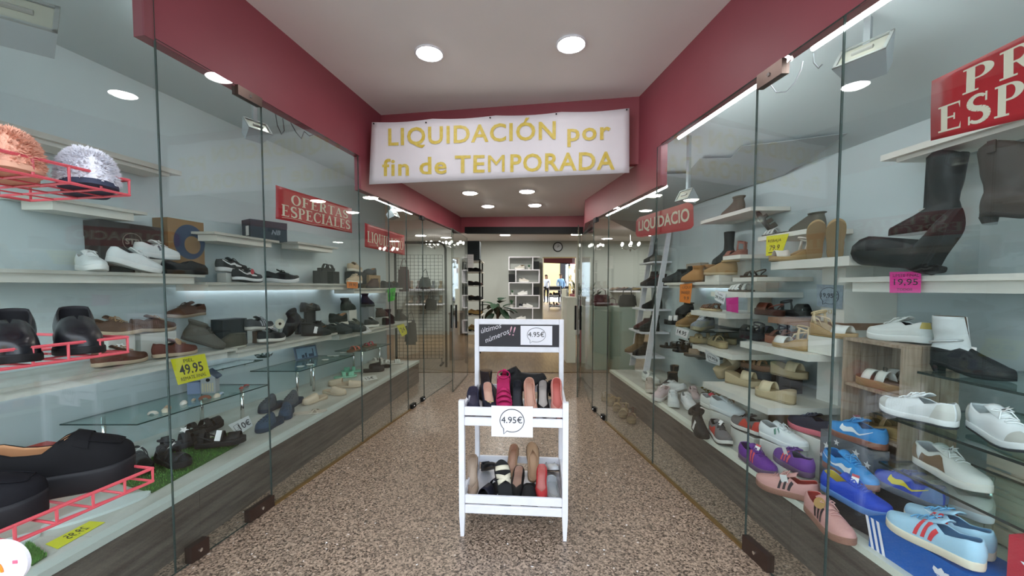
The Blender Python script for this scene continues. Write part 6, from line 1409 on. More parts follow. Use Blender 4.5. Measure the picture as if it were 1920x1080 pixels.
# ================================================================== posters, cards and lettering
def serif_word(word):
    """polygons of a bold serif face, unit cap height; returns (polys, width)"""
    out = []; x = 0.0; S_, T_ = .17, .065
    def rect(a, b, c, d): return [(a, b), (c, b), (c, d), (a, d)]
    def stem(cx, y0=0, y1=1, w=S_, sb=True, st=True):
        r = [rect(cx - w / 2, y0, cx + w / 2, y1)]
        if sb: r.append(rect(cx - w / 2 - .07, y0, cx + w / 2 + .07, y0 + T_))
        if st: r.append(rect(cx - w / 2 - .07, y1 - T_, cx + w / 2 + .07, y1))
        return r
    def ring(cx, cy, rx, ry, a0, a1, n=20, w=S_, t=T_):
        r = []
        for i in range(n):
            A = [math.radians(a0 + (a1 - a0) * (i + k) / n) for k in (0, 1)]
            o = [(cx + rx * math.cos(a), cy + ry * math.sin(a)) for a in A]; q = [(cx + (rx - w) * math.cos(a), cy + (ry - t) * math.sin(a)) for a in A]; r.append([o[0], o[1], q[1], q[0]])
        return r
    def diag(x0, y0, x1, y1, w): return [[(x0 - w / 2, y0), (x0 + w / 2, y0), (x1 + w / 2, y1), (x1 - w / 2, y1)]]
    def tick(cx, y, up, h=.2): return [[(cx - .055, y), (cx, y), (cx, y + h * up)]]
    for ch in word:
        g = []; wd = .6
        if ch == 'I': g = stem(.16); wd = .32
        elif ch == 'L': g = stem(.16) + [rect(.2, 0, .56, T_)] + tick(.56, T_ * 0, 1, .26); wd = .58
        elif ch in 'EF':
            g = stem(.16) + [rect(.2, 1 - T_, .56, 1), rect(.2, .47, .44, .47 + T_)] + tick(.56, 1, -1, .26) + [rect(.40, .38, .44, .62)]
            if ch == 'E': g += [rect(.2, 0, .58, T_)] + tick(.58, 0, 1, .26)
            wd = .62
        elif ch == 'T': g = stem(.32, st=False) + [rect(.0, 1 - T_, .64, 1), [(0, 1), (.05, 1), (0, .74)], [(.59, 1), (.64, 1), (.64, .74)]]; wd = .64
        elif ch in 'PR':
            g = stem(.16) + [rect(.2, 1 - T_, .34, 1), rect(.2, .46, .34, .46 + T_)] + ring(.32, .73, .28, .27, -90, 90, 12)
            if ch == 'R': g += diag(.36, .50, .58, 0, S_) + [rect(.5, 0, .72, T_)]
            wd = .60 if ch == 'P' else .70
        elif ch == 'D': g = stem(.16) + [rect(.2, 1 - T_, .36, 1), rect(.2, 0, .36, T_)] + ring(.34, .5, .40, .5, -90, 90, 14); wd = .74
        elif ch in 'OQÓ':
            g = ring(.38, .5, .38, .51, 0, 360, 28)
            if ch == 'Q': g += diag(.42, .12, .66, -.2, .13)
            if ch == 'Ó': g += [[(.34, 1.08), (.42, 1.08), (.58, 1.28), (.46, 1.28)]]
            wd = .76
        elif ch == 'C': g = ring(.38, .5, .38, .51, 50, 310, 22) + [rect(.60, .66, .65, .98), rect(.62, .10, .65, .3)]; wd = .68
        elif ch == 'U': g = stem(.17, .28, 1, sb=False) + stem(.58, .28, 1, w=.08, sb=False) + ring(.355, .30, .27, .31, 180, 360, 14, w=.12, t=.09); wd = .72
        elif ch == 'A': g = diag(.06, 0, .36, 1, .07) + diag(.62, 0, .36, 1, S_) + [rect(.17, .30, .52, .30 + T_), rect(-.04, 0, .18, T_), rect(.48, 0, .76, T_)]; wd = .74
        elif ch == 'S':
            pts = []
            for i in range(25):
                f = i / 24
                if f < .5: a = math.radians(40 + 230 * f * 2); pts.append((.27 + .19 * math.cos(a), .74 + .22 * math.sin(a)))
                else: a = math.radians(90 - 230 * (f - .5) * 2); pts.append((.27 + .21 * math.cos(a), .27 + .23 * math.sin(a)))
            for i in range(24):
                (a0, b0), (a1, b1) = pts[i], pts[i + 1]; d = Vector((a1 - a0, b1 - b0)); 
                if d.length < 1e-4: continue
                d.normalize(); w = .045 + .055 * (1 - abs(i - 12) / 12); nn = Vector((-d.y, d.x)) * w; g.append([(a0 - nn.x, b0 - nn.y), (a1 + d.x * .01 - nn.x, b1 + d.y * .01 - nn.y), (a1 + d.x * .01 + nn.x, b1 + d.y * .01 + nn.y), (a0 + nn.x, b0 + nn.y)])
            g += [rect(.43, .70, .475, 1.0), rect(.05, 0, .095, .30)]; wd = .54
        elif ch == ' ': wd = .35
        for p in g: out.append([(a + x, b) for a, b in p])
        x += wd + .09
    return out, x - .09
class Sheet:
    """a flat card given by its four corners tl,tr,br,bl in space"""
    def __init__(s, name, label, cat, c, m, th=.0012, group=None, wav=0.0, round_=0, kind=None):
        s.c = [Vector(p) for p in c]; s.n = (s.c[1] - s.c[0]).cross(s.c[3] - s.c[0]).normalized()
        eye = Vector((0, 0, EYE))
        if s.n.dot(eye - s.c[0]) < 0: s.n = -s.n
        s.wav = wav; n = 12 if wav else 2
        rows = [[s.at(i / n, j / n, 0) for i in range(n + 1)] for j in range(n + 1)]
        if round_:
            P = []
            for cx, cy, a0 in ((1 - round_ * .5, 1 - round_, 0), (round_ * .5, 1 - round_, 90), (round_ * .5, round_, 180), (1 - round_ * .5, round_, 270)):
                for k in range(6): a = math.radians(a0 + 18 * k); P.append((cx + round_ * .5 * math.cos(a) * 1.0 + random.uniform(-.004, .004), cy + round_ * math.sin(a) + random.uniform(-.02, .02)))
            vs = [s.at(u, v, 0) for u, v in P] + [s.at(u, v, -th) for u, v in P]; k = len(P)
            mb = MB().add(vs, [list(range(k)), list(range(k, 2 * k))[::-1]] + [(i, k + i, k + (i + 1) % k, (i + 1) % k) for i in range(k)], m); s.o = mb.build(name)
        else:
            bm = grid_bm(rows); bm.normal_update(); f = bm.faces[:][0]
            if f.normal.dot(s.n) < 0: bmesh.ops.reverse_faces(bm, faces=bm.faces[:])
            shell(bm, th); s.o = link(name, bm_mesh(bm, name, [m, m], bool(wav)))
        tag(s.o, label, cat, group)
    def at(s, u, v, d):
        p = (s.c[3].lerp(s.c[2], u)).lerp(s.c[0].lerp(s.c[1], u), v)
        return p + s.n * (d + s.wav * math.sin(u * 9 + v * 3))
    def polys(s, polys, box, wid, hgt, m, name, d=.0009):
        u0, v0, u1, v1 = box; mb = MB()
        for p in polys: mb.add([s.at(u0 + (u1 - u0) * x / wid, v0 + (v1 - v0) * y / hgt, d) for x, y in p], [list(range(len(p)))], m)
        return mb.build(name, s.o)
    def text(s, t, box, m, bold=0.0, shear=0.0, name='lettering', d=.0009, rot=0, **k):
        me = text_mesh(t, 1.0, bold, shear, ext=0.0, **k).copy(); xs = [v.co.x for v in me.vertices]; ys = [v.co.y for v in me.vertices]
        x0, x1, y0, y1 = min(xs), max(xs), min(ys), max(ys); u0, v0, u1, v1 = box
        for v in me.vertices: v.co = s.at(u0 + (u1 - u0) * (v.co.x - x0) / (x1 - x0), v0 + (v1 - v0) * (v.co.y - y0) / (y1 - y0) + rot * (v.co.x - x0) / (x1 - x0), d)
        me.materials.clear(); me.materials.append(m); return link(name, me, s.o)
    def line(s, pts, m, r=.001, name='drawn_line', closed=False, d=.0012): return MB().tube([s.at(u, v, d) for u, v in pts], r, m, 4, closed).build(name, s.o)
    def bubble(s, m, cx=.5, cy=.52, rx=.36, ry=.36, r=.0012):
        pts = [(cx + rx * math.cos(-2.0 + i * 5.95 / 30), cy + ry * math.sin(-2.0 + i * 5.95 / 30)) for i in range(31)] + [(cx - rx * .72, cy - ry * 1.12)]
        return s.line(pts, m, r, 'speech_bubble', True)
def onpl(pl, pts): return [atp(a, b, pl) for a, b in pts]
P_RED = mat('poster_red', hexc('b3242c'), .35, var=.06, vscale=6); P_CRM = mat('poster_cream', hexc('e2dac4'), .5)
def scap(s, word, box, name='poster_lettering'):
    po, w_ = serif_word(word); return s.polys(po, box, w_, 1.0, P_CRM, name)
s = Sheet('sale_poster', 'red poster reading OFERTAS ESPECIALES behind the left glass', 'poster', onpl(off(GL, -.016), [(517, 347), (660, 391), (660, 437), (517, 410)]), P_RED, wav=.002)
scap(s, 'OFERTAS', (.16, .54, .93, .86)); scap(s, 'ESPECIALES', (.055, .13, .965, .48))
s.line([(.06 + .88 * i / 20, .07 + .025 * math.sin(i * .6)) for i in range(21)], P_CRM, .0015, 'drawn_swash')
s = Sheet('sale_poster', 'red serif poster reading LIQUIDACIÓ behind the left glass near the door', 'poster', onpl(off(GL, -.016), [(684, 418), (759, 442), (759, 479), (684, 463)]), P_RED, wav=.0015)
scap(s, 'LIQUIDACIÓ', (.05, .24, .95, .70)); s.line([(.1 + .82 * i / 20, .12 + .03 * math.sin(i * .45)) for i in range(21)], P_CRM, .0012, 'drawn_swash')
s = Sheet('sale_poster', 'red rounded poster reading LIQUIDACIO behind the right glass', 'poster', onpl(off(GR, .016), [(1193, 409), (1299, 376), (1301, 430), (1192, 446)]), P_RED, round_=.22)
s.text('LIQUIDACIO', (.06, .22, .95, .80), P_CRM, bold=.025, name='poster_lettering')
cs = onpl(off(GR, .016), [(1747, 152), (1920, 66), (1920, 223), (1745, 264)])
k_ = 3.3; cs = [cs[0], cs[0] + (cs[1] - cs[0]) * k_, cs[3] + (cs[2] - cs[3]) * k_, cs[3]]
s = Sheet('sale_poster', 'large red poster at the upper right edge with cream serif capitals', 'poster', cs, P_RED, wav=.002)
scap(s, 'PRECIOS', (.115, .56, .92, .92)); scap(s, 'ESPECIALES', (.03, .09, .97, .50))
def card(pl, pts, col, label, lines, name='price_card', th=.0015, ink=None, bub=False, r=.001):
    s = Sheet(name, label, 'price card', onpl(pl, pts) if pl else pts, K(col, .55) if isinstance(col, str) else col, th)
    for t, bx, *kk in lines: s.text(t, bx, ink or M_INK, name='price_lettering', **(kk[0] if kk else {}))
    if bub: s.bubble(M_INK, r=r)
    return s
wl = lambda d: off(WL, d)
wr = lambda d: off(WR, -d)
card(wl(.462), [(320, 674), (384, 663), (395, 706), (334, 722)], 'd2cf2a', 'yellow handwritten card 49.95 hanging from the left brown shoe shelf', [('PIEL', (.32, .78, .62, .92)), ('49.95', (.14, .32, .84, .72), dict(bold=.015)), ('REMATE FINAL', (.12, .10, .88, .24))])
card(wl(.332), [(650, 528), (671, 529), (671, 541), (651, 540)], 'd9803a', 'orange price card 39,90 on the left middle shelf', [('39,90', (.15, .2, .85, .8))])
card(wl(.332), [(727, 542), (742, 539), (740, 563), (728, 566)], '46b83c', 'bright green price card at the far left shelf', [('19,95', (.1, .3, .9, .7))])
card(wl(.432), [(744, 611), (757, 607), (765, 625), (754, 631)], 'd6d032', 'yellow price card 24 at the far end of the lower left shelf', [('24', (.2, .3, .8, .75))])
card(wl(.432), [(671, 614), (687, 610), (697, 621), (682, 626)], 'd9dbdc', 'white price card on the lower left shelf edge', [('34,95', (.15, .3, .85, .7))])
p = bl(452, 816); pl = (p.x - .2 * p.y, .2)
card(pl, [(428, 797), (466, 779), (474, 798), (446, 817)], 'd3d6d6', 'white bent price card reading 10€ on the left bench', [('10€', (.32, .22, .95, .75), dict(bold=.01))]).line([(.1, .35), (.12, .75), (.4, .8), (.38, .6), (.25, .55), (.3, .4), (.1, .35)], M_INK, .0012, 'drawn_hand', True)
s = card(None, [Zp(168, 977, ZL + .003), Zp(85, 1020, ZL + .003), Zp(108, 1029, ZL + .003), Zp(197, 979, ZL + .003)], 'd3d22c', 'yellow price strip lying face up at the front of the left bench', [('29.95', (.25, .25, .7, .8))])
card(None, [Zp(676, 708, ZL + .002), Zp(704, 703, ZL + .002), Zp(708, 710, ZL + .002), Zp(684, 715, ZL + .002)], 'd8dad6', 'small white card lying by the mint slides', [('15€', (.2, .2, .8, .8))])
card(wr(.312), [(1437, 443), (1479, 438), (1466, 476), (1436, 480)], 'd6d232', 'yellow price card under the bronze sandals on the right', [('REBAJA', (.1, .62, .75, .8)), ('79.9', (.2, .25, .75, .5)), ('_____', (.15, .12, .8, .16))])
card(wr(.352), [(1275, 533), (1298, 531), (1294, 569), (1274, 566)], 'dd8030', 'orange price card hanging from the boot shelf on the right', [('LIQUI', (.25, .72, .9, .88)), ('INVIER', (.15, .45, .9, .62)), ('9.9', (.4, .15, .85, .33))])
card(wr(.432), [(1341, 543), (1361, 551), (1357, 571), (1340, 562)], 'e4e5e8', 'white price card 29,95€ on the white sandal ledge', [('Todas', (.25, .66, .75, .85)), ('29,95€', (.06, .2, .94, .55), dict(bold=.02))])
card(wr(.475), [(1361, 559), (1384, 557), (1384, 587), (1362, 583)], 'c42f86', 'fuzzy magenta card beside the gladiator sandal', [])
s = card(wr(.308), [(1531, 533), (1581, 535), (1579, 580), (1532, 574)], mat('silver_card', hexc('8a98a3'), .5, var=.15, vscale=60), 'silver grey price card 19,95€ on the white panel', [('19,95€', (.17, .40, .82, .64), dict(bold=.02))], bub=True, r=.0014)
card(wr(.572), [(1269, 613), (1292, 620), (1287, 635), (1266, 627)], 'e0e1e2', 'white price card 14.95 on the black glass shelf', [('14.95', (.12, .25, .88, .75), dict(bold=.015))])
card(wr(.532), [(1322, 655), (1349, 671), (1349, 686), (1324, 677)], 'b9bcbe', 'grey price card with a round bubble on the tan sandal ledge', [('19,95€', (.2, .35, .9, .65), dict(bold=.02))], bub=True)
card(wr(.432), [(1668, 510), (1727, 509), (1726, 549), (1668, 549)], 'd83a92', 'bright pink card reading 19,95 under the black western boots', [('LIMITE FINAL', (.12, .76, .95, .90)), ('19,95', (.15, .32, .92, .66), dict(bold=.005)), ('TODOS', (.25, .1, .75, .22))])
# white stickers hung in the right front
for i, (pts, lb) in enumerate((([(1846, 652), (1905, 642), (1920, 662), (1880, 658)], 'silver pointed toe cap resting on the top glass shelf at the right edge'),)): pass
# ================================================================== inside the shop
def ip(px, py, y): return aty(px, py, y)
def gx(px, y): return (px - 960) / F * y
BWY = 11.0
# clock
c = ip(1046, 463, BWY - .02); t = empty('wall_clock', c, label='round black-rimmed wall clock on the back wall', cat='clock')
MB().cyl((0, .0, 0), (0, .018, 0), .115, K('b8bcc0', .4), 32).build('dial', t)
MB().tube([(.122 * math.cos(a), .0, .122 * math.sin(a)) for a in [2 * math.pi * i / 36 for i in range(36)]], .013, M_BLACK, 6, True).build('rim', t, smooth=True)
MB().tube([(-.01, -.004, -.02), (.015, -.004, .07)], .005, M_BLACK, 4).build('minute_hand', t); MB().tube([(0, -.004, 0), (.05, -.004, .035)], .006, M_BLACK, 4).build('hour_hand', t)
# white zig-zag shelf unit
U0, U1 = gx(953.5, BWY - .3), gx(1012, BWY - .3); t = empty('zigzag_shelf_unit', (U0, BWY - .32, .012), label='white zig-zag shelf unit against the back wall', cat='shelf')
Wd = U1 - U0; zs = [.06 + i * .345 for i in range(7)]
for i, z in enumerate(zs): MB().box((0, 0, z), (Wd, .28, z + .025), M_WOODW).build('shelf_board', t)
for i in range(6):
    xs = (0, Wd * .76) if i % 2 == 1 else (Wd * .22, Wd - .025)
    for x in xs: MB().box((x, 0, zs[i] + .025), (x + .025, .28, zs[i + 1]), M_WOODW).build('upright', t)
ZU = [z + .025 + .012 for z in zs]
for lvl, f, c, k, lb in ((5, .36, 'c9c6bc', 'sneaker', 'white sneaker on the top zig-zag shelf'), (5, .36, '8a7a62', 'boot', 'olive high sneaker on the top zig-zag shelf'), (4, .5, 'cfcac0', 'sneaker', 'beige sneaker on the second zig-zag shelf'), (3, .45, 'd9dad8', 'sneaker', 'white striped sneaker on the third zig-zag shelf'), (2, .5, '2a2e34', 'sneaker', 'black and white sneaker on the fourth zig-zag shelf'), (2, .62, 'd9dad8', 'sneaker', 'white sneaker beside the black one on the fourth zig-zag shelf'), (1, .4, 'd4d5d2', 'sneaker', 'white sneaker on the fifth zig-zag shelf')):
    shoe(k, Vector((U0 + Wd * f, BWY - (.25 if lvl == 5 and k == 'sneaker' else .10 if lvl == 5 else .25 if lb.startswith('white sneaker b') else .12 if lvl == 2 else .18), ZU[lvl])), 180 if lvl % 2 else 0, lb, up=c, **({} if k == 'sneaker' else dict(top=.11)))
for lvl, f, lb in ((5, .886, 'black box on the top zig-zag shelf'), (4, .10, 'black box on the second zig-zag shelf'), (3, .886, 'black box on the third zig-zag shelf')):
    sbox(Vector((U0 + Wd * f, BWY - .18, ZU[lvl])), (.16, .18, .22), 0, lb, K('1d2022', .6))
def little_plant(p, label, s=1.0):
    t = empty('small_plant', p + Vector((0, 0, .0006)), label=label, cat='plant'); MB().lathe([(.001, 0), (.03 * s, 0), (.036 * s, .06 * s), (.001, .055 * s)], K('c9c9c2', .6), 10).build('pot', t)
    for k in range(9):
        a = k * 2.4; L = .09 * s; d = Vector((math.cos(a) * .5, math.sin(a) * .5, 1)); w_ = Vector((-math.sin(a), math.cos(a), 0)) * .01 * s; b0 = Vector((0, 0, .05 * s)); MB().add([b0, b0 + d * L * .5 + w_, b0 + d * L, b0 + d * L * .5 - w_], [(0, 1, 2, 3)], K('3f6a4a', .7)).build('leaf', t)
little_plant(Vector((U0 + Wd * .66, BWY - .2, ZU[5])), 'little green plant on the top zig-zag shelf')
little_plant(Vector((U0 + Wd * .12, BWY - .2, ZU[3])), 'little dark plant on the third zig-zag shelf')
little_plant(Vector((U0 + Wd * .10, BWY - .2, ZU[2])), 'leafy little plant on the fourth zig-zag shelf', 1.6)
# big leafy plant
p = Vector((gx(933, 9.6), 9.6, .0126)); t = empty('potted_plant', p, label='tall dark green large-leafed potted plant left of the zig-zag unit', cat='plant')
MB().lathe([(.001, 0), (.13, 0), (.17, .30), (.165, .31), (.001, .28)], K('3a3a3a', .6), 18).build('pot', t)
for k in range(3): MB().tube([(0, 0, .28), (.02 * k - .02, .02, .6), (.04 * k - .04, .01, .9)], .014, K('4a4034', .8), 6).build('stem', t)
for k in range(15):
    a = k * 2.399 + .3; el = .45 if k < 5 else (-.05 if k < 10 else -.6); b0 = Vector((0, 0, .78 + .05 * (k % 4))); d = Vector((math.cos(a) * math.cos(el), math.sin(a) * math.cos(el), math.sin(el))); sd = Vector((-math.sin(a), math.cos(a), 0)); up = d.cross(sd)
    m_ = K(('1f3a2a', '27452f', '1a3226')[k % 3], .45); mb = MB(); pet = b0 + d * .16; rows = []
    for i in range(6):
        f = i / 5; w_ = .115 * math.sin(math.pi * (.12 + .86 * f)) ; c_ = pet + d * (.34 * f) + Vector((0, 0, -.10 * f * f)); rows.append([c_ - sd * w_ + up * .02, c_, c_ + sd * w_ + up * .02])
    mb.grid(rows, m_); mb.tube([b0, pet + d * .03], .005, m_, 4); mb.build('leaf', t, smooth=True)
# shoe wall rack left of the door opening
t = empty('shoe_rack', (0, 0, 0), label='dark tiered shoe rack full of shoes left inside the door', cat='rack')
rx0, rx1, ry0, ry1 = gx(872, 8.2) - .02, gx(904, 8.2), 7.9, 8.6
for x in (rx0, rx1 - .04):
    for y in (ry0, ry1): MB().box((x, y, .0126), (x + .03, y + .03, 1.9), M_BLACK).build('post', t)
RZ = [.45, .78, 1.08, 1.38, 1.66, 1.88]
for z in RZ: MB().box((rx0 + .002, ry0, z - .02), (rx1 + .02, ry1, z - .001), M_WHITE).build('shelf_board', t)
for i, z in enumerate(RZ[:-1]):
    for j in range(3):
        c = (('8a7a4a', '6a5438', '9a8456'), ('a58a58', '7a6238', '5a4a32'), ('1c1c1e', '2a2a2c', '202022'), ('242224', '6a3a32', '2a2a2c'), ('1c1c1e', '5a4a3a', '2a2624'))[i][j]
        shoe('loafer', Vector(((rx0 + rx1) / 2 + .05, ry0 + .12 + j * .22, z)), 0, '%s shoe %s on the %s board of the dark rack' % ({'1': 'black', '2': 'dark', '5': 'brown', '6': 'brown', '7': 'olive', '8': 'olive', '9': 'tan', 'a': 'sand'}[c[0]], ('nearest', 'second', 'farthest')[j], ('lowest', 'second', 'third', 'fourth', 'fifth')[i]), up=c, sole='1a1a1a', saddle=False, seam=False)
sbox(Vector(((rx0 + rx1) / 2, 8.2, RZ[-1])), (.30, .32, .40), 0, 'stack-high slate box on top of the dark rack', K('3a444a', .7))
s = Sheet('notice_sheet', 'white notice sheet on the shop door edge', 'notice', [ip(873, 477, 6.9), ip(888, 477, 6.9), ip(888, 502, 6.9), ip(873, 502, 6.9)], M_TAG)
for v in (.82, .7, .55, .42, .3): s.line([(.15, v), (.85, v)], M_INK, .0012, 'printed_line')
MB().box((s.c[0].x - .02, 6.903, .0126), (s.c[0].x + .02, 6.93, s.c[3].z + .06), M_BLACK).build('stand', s.o)
# wire grid panel with garment arch, left
t = empty('wire_grid_panel', (0, 0, 0), label='black wire grid panel standing behind the far left display', cat='grid panel')
gy_ = 6.75; gx0, gx1 = gx(740, gy_), gx(830, gy_); gz0, gz1 = .12, ip(780, 478, gy_).z
n = 12
for i in range(n + 1): MB().cyl((gx0 + (gx1 - gx0) * i / n, gy_, gz0), (gx0 + (gx1 - gx0) * i / n, gy_, gz1), .0035, M_BLACK, 5).build('vertical_wire', t)
k2 = 30
for i in range(k2 + 1): MB().cyl((gx0, gy_ - .004, gz0 + (gz1 - gz0) * i / k2), (gx1, gy_ - .004, gz0 + (gz1 - gz0) * i / k2), .003, M_BLACK, 5).build('horizontal_wire', t)
for x in (gx0 + .02, gx1 - .02): MB().box((x - .015, gy_ - .15, .0126), (x + .015, gy_ + .15, .035), M_BLACK).build('foot', t); MB().cyl((x, gy_, .03), (x, gy_, gz0 + .01), .006, M_BLACK, 6).build('foot_post', t)
t = empty('garment_arch', (0, 0, 0), label='black steel garment rail arch behind the left display', cat='rail')
y_ = 6.55; xa, xb = gx(742, y_), gx(836, y_); zt_ = ip(780, 455, y_).z
MB().tube([(xa, y_, .014), (xa, y_, zt_ - .1), (xa + .03, y_, zt_ - .03), (xa + .1, y_, zt_), (xb - .1, y_, zt_), (xb - .03, y_, zt_ - .03), (xb, y_, zt_ - .1), (xb, y_, .014)], .02, M_BLACK, 8).build('rail', t, smooth=True)
# belts hanging on the grid
for px, py, c, lb in ((757, 500, '5a2a2a', 'wine red hanging bag on the wire grid'), (797, 520, '2a2a2a', 'black hanging pouch on the wire grid'), (808, 560, '3a3430', 'dark hanging pouch lower on the wire grid'), (770, 600, '22242a', 'black jacket-like bag low on the wire grid')):
    q = ip(px, py, gy_ - .06); t = empty('hanging_bag', q, label=lb, cat='bag'); h = .42 if px in (757, 770) else .2
    bm = bmesh.new(); bmesh.ops.create_cube(bm, size=1); bmesh.ops.bevel(bm, geom=bm.edges[:], offset=.12, segments=2, affect='EDGES')
    for v in bm.verts: v.co = Vector((v.co.x * .17 * (1.1 - .3 * v.co.z), v.co.y * .06, v.co.z * h - h / 2))
    MB().bm(bm, K(c, .7)).build('bag_body', t, smooth=True); MB().tube([(-.05, 0, 0), (-.03, .01, .1), (0, .045, .14), (.03, .01, .1), (.05, 0, 0)], .006, K(c, .7), 5).build('strap', t)
# counters and cabinets inside
def counter(px0, px1, y0, y1, z, label, m, name='counter', top=None, z0=.0126, kick=True):
    xa, xb = gx(px0, y0), gx(px1, y0); t = empty(name, (0, 0, 0), label=label, cat='cabinet'); MB().box((xa, y0, z0), (xb, y1, z - .03), m).build('body', t); MB().box((xa - .01, y0 - .01, z - .03), (xb + .01, y1, z), top or m).build('top', t)
    return t
M_MINT = mat('mint_panel', hexc('b9cbbd'), .4); M_ROSE = mat('rose_panel', hexc('a5666a'), .5)
counter(1063, 1080, 6.9, 7.5, 1.17, 'tall cream cabinet end right inside the door', M_CREAMW)
counter(1092, 1112, 6.95, 7.5, 1.0, 'rose red side panel counter behind the right door leaf', M_ROSE)
counter(1115, 1140, 6.3, 6.9, 1.03, 'mint green counter end behind the right glass', M_MINT)
counter(1163, 1192, 5.9, 6.6, 1.04, 'second mint green counter end behind the right glass', M_MINT)
counter(1143, 1160, 7.2, 8.2, .85, 'dark low cabinet between the mint counters', K('4a4038', .6))
counter(842, 868, 7.15, 7.85, .88, 'brown low table left inside the door', K('6a4c38', .6))
for px, py, y, c, lb in ((1148, 562, 7.5, '5a2f36', 'wine red handbag on the dark cabinet'), (1128, 555, 6.6, '6a3a40', 'rose brown handbag on the mint counter'), (1176, 580, 6.2, '3a3230', 'dark handbag on the second mint counter')):
    zz = {1148: .85, 1128: 1.03, 1176: 1.04}[px]; q = Vector((gx(px, y), y, zz + .0006)); t = empty('handbag', q, label=lb, cat='handbag')
    bm = bmesh.new(); bmesh.ops.create_cube(bm, size=1); bmesh.ops.bevel(bm, geom=bm.edges[:], offset=.1, segments=2, affect='EDGES')
    for v in bm.verts: v.co = Vector((v.co.x * .26 * (1 - .2 * v.co.z), v.co.y * .1, (v.co.z + .5) * .19))
    MB().bm(bm, K(c, .5)).build('bag_body', t, smooth=True); MB().tube([(-.07, 0, .18), (-.06, 0, .26), (0, 0, .29), (.06, 0, .26), (.07, 0, .18)], .007, K(c, .5), 6).build('handle', t, smooth=True)
# bushy plant on the rose counter
q = Vector((gx(1103, 7.2), 7.2, 1.0006)); t = empty('potted_plant', q, label='bushy trailing plant on the rose counter behind the door', cat='plant')
MB().lathe([(.001, 0), (.08, 0), (.10, .12), (.001, .11)], K('6a4a4a', .6), 14).build('pot', t)
for k in range(46):
    a = random.uniform(0, 6.28); el = random.uniform(-.3, 1.4); L = random.uniform(.12, .40); d = Vector((math.cos(a) * math.cos(el) * .45, math.sin(a) * math.cos(el) * .45, math.sin(el) + .25)).normalized(); b0 = Vector((0, 0, .12)); sd = d.orthogonal().normalized() * .018
    e_ = b0 + d * L; MB().add([b0, e_ - d * .05 + sd, e_, e_ - d * .05 - sd], [(0, 1, 2, 3)], K(('4a5a44', '5f7a58', '3a4a3a', '78806a')[k % 4], .6)).build('leaf', t)
# chandeliers
def chandelier(px, py, y, label, r=.16):
    q = ip(px, py, y); t = empty('chandelier', q, label=label, cat='chandelier'); MB().cyl((0, 0, .05), (0, 0, 2.62 - q.z), .006, M_CHROME, 6).build('rod', t)
    MB().lathe([(.001, -.09), (.03, -.05), (.02, 0), (.035, .04), (.001, .06)], M_CHROME, 12).build('hub', t, smooth=True)
    for k in range(6):
        a = 2 * math.pi * k / 6 + .3; d = Vector((math.cos(a), math.sin(a), 0)); ar = MB().tube([d * .02, d * r * .5 + Vector((0, 0, -.05)), d * r + Vector((0, 0, .0))], .005, M_CHROME, 5).build('arm', t)
        MB().lathe([(.001, .03), (.02, .045), (.028, .07), (.02, .098), (.001, .108)], emis('bulb_glow', (1, .96, .9), 6), 10).build('bulb', ar, d * r, smooth=True)
        for j in range(3): MB().lathe([(.001, -.014), (.006, 0), (.001, .014)], M_ACRYL, 6).build('crystal', ar, d * r * (.5 + .2 * j) + Vector((0, 0, -.075 - .02 * j)))
chandelier(1182, 464, 8.6, 'crystal chandelier seen through the right glass', .2)
chandelier(853, 461, 9.2, 'crystal chandelier seen through the left door leaf', .2)
chandelier(815, 461, 9.8, 'second crystal chandelier farther left', .2)
# shop ceiling lamps
def shoplamp(x, y, label): 
    t = empty('ceiling_downlight', (x, y, 2.62), label=label, cat='ceiling lamp', group='round recessed ceiling lamps'); MB().lathe([(.13, .003), (.145, -.001), (.14, -.012), (.125, -.006)], M_WOODW, 24).build('trim_ring', t, smooth=True)
    MB().lathe([(.0005, -.007), (.07, -.007), (.126, -.007), (.126, .002)], emis('shop_lamp_glow', (1, .97, .9), INNER_E), 24).build('diffuser', t)
for px, y, lb in ((935, 8.6, 'first round lamp in the shop ceiling'), (947, 9.7, 'second round lamp in the shop ceiling'), (1080, 9.6, 'lamp in the shop ceiling behind the door corner'), (700, 8.0, 'shop ceiling lamp behind the left wire grid'), (1230, 7.6, 'shop ceiling lamp behind the ladder shelf'), (1210, 9.8, 'rear shop ceiling lamp on the right'), (790, 9.8, 'rear shop ceiling lamp on the left'), (1350, 9.4, 'shop ceiling lamp far right behind the display')): shoplamp(gx(px, y), y, lb)
# wall shelves with goods on the shop's back and side
for i, (px0, px1, y, z, lb) in enumerate(((1150, 1200, 10.6, 1.25, 'light shelf with shoes on the back wall seen through the right glass'), (760, 830, 10.6, 1.3, 'light shelf with bags on the back wall seen through the left glass'), (760, 830, 10.6, .9, 'lower light shelf on the back wall seen through the left glass'))):
    t = empty('wall_shelf', (0, 0, 0), label=lb, cat='shelf'); xa, xb = gx(px0, y), gx(px1, y); MB().box((xa, y, z - .04), (xb, BWY - .002, z), M_WOODW).build('board', t)
    for j in range(5):
        cc = ('8a7a6a', '5a4a4a', 'a09080', '4a5058', '7a6a4a')[j]; q = Vector((xa + (xb - xa) * (j + .5) / 5, y + .18, z))
        shoe('boot' if i else 'loafer', q, 265 if i else 190, '%s item on the %s' % (('first taupe', 'second dark', 'third beige', 'fourth slate', 'fifth olive')[j], ('right back wall shelf', 'upper left back wall shelf', 'lower left back wall shelf')[i]), up=cc)
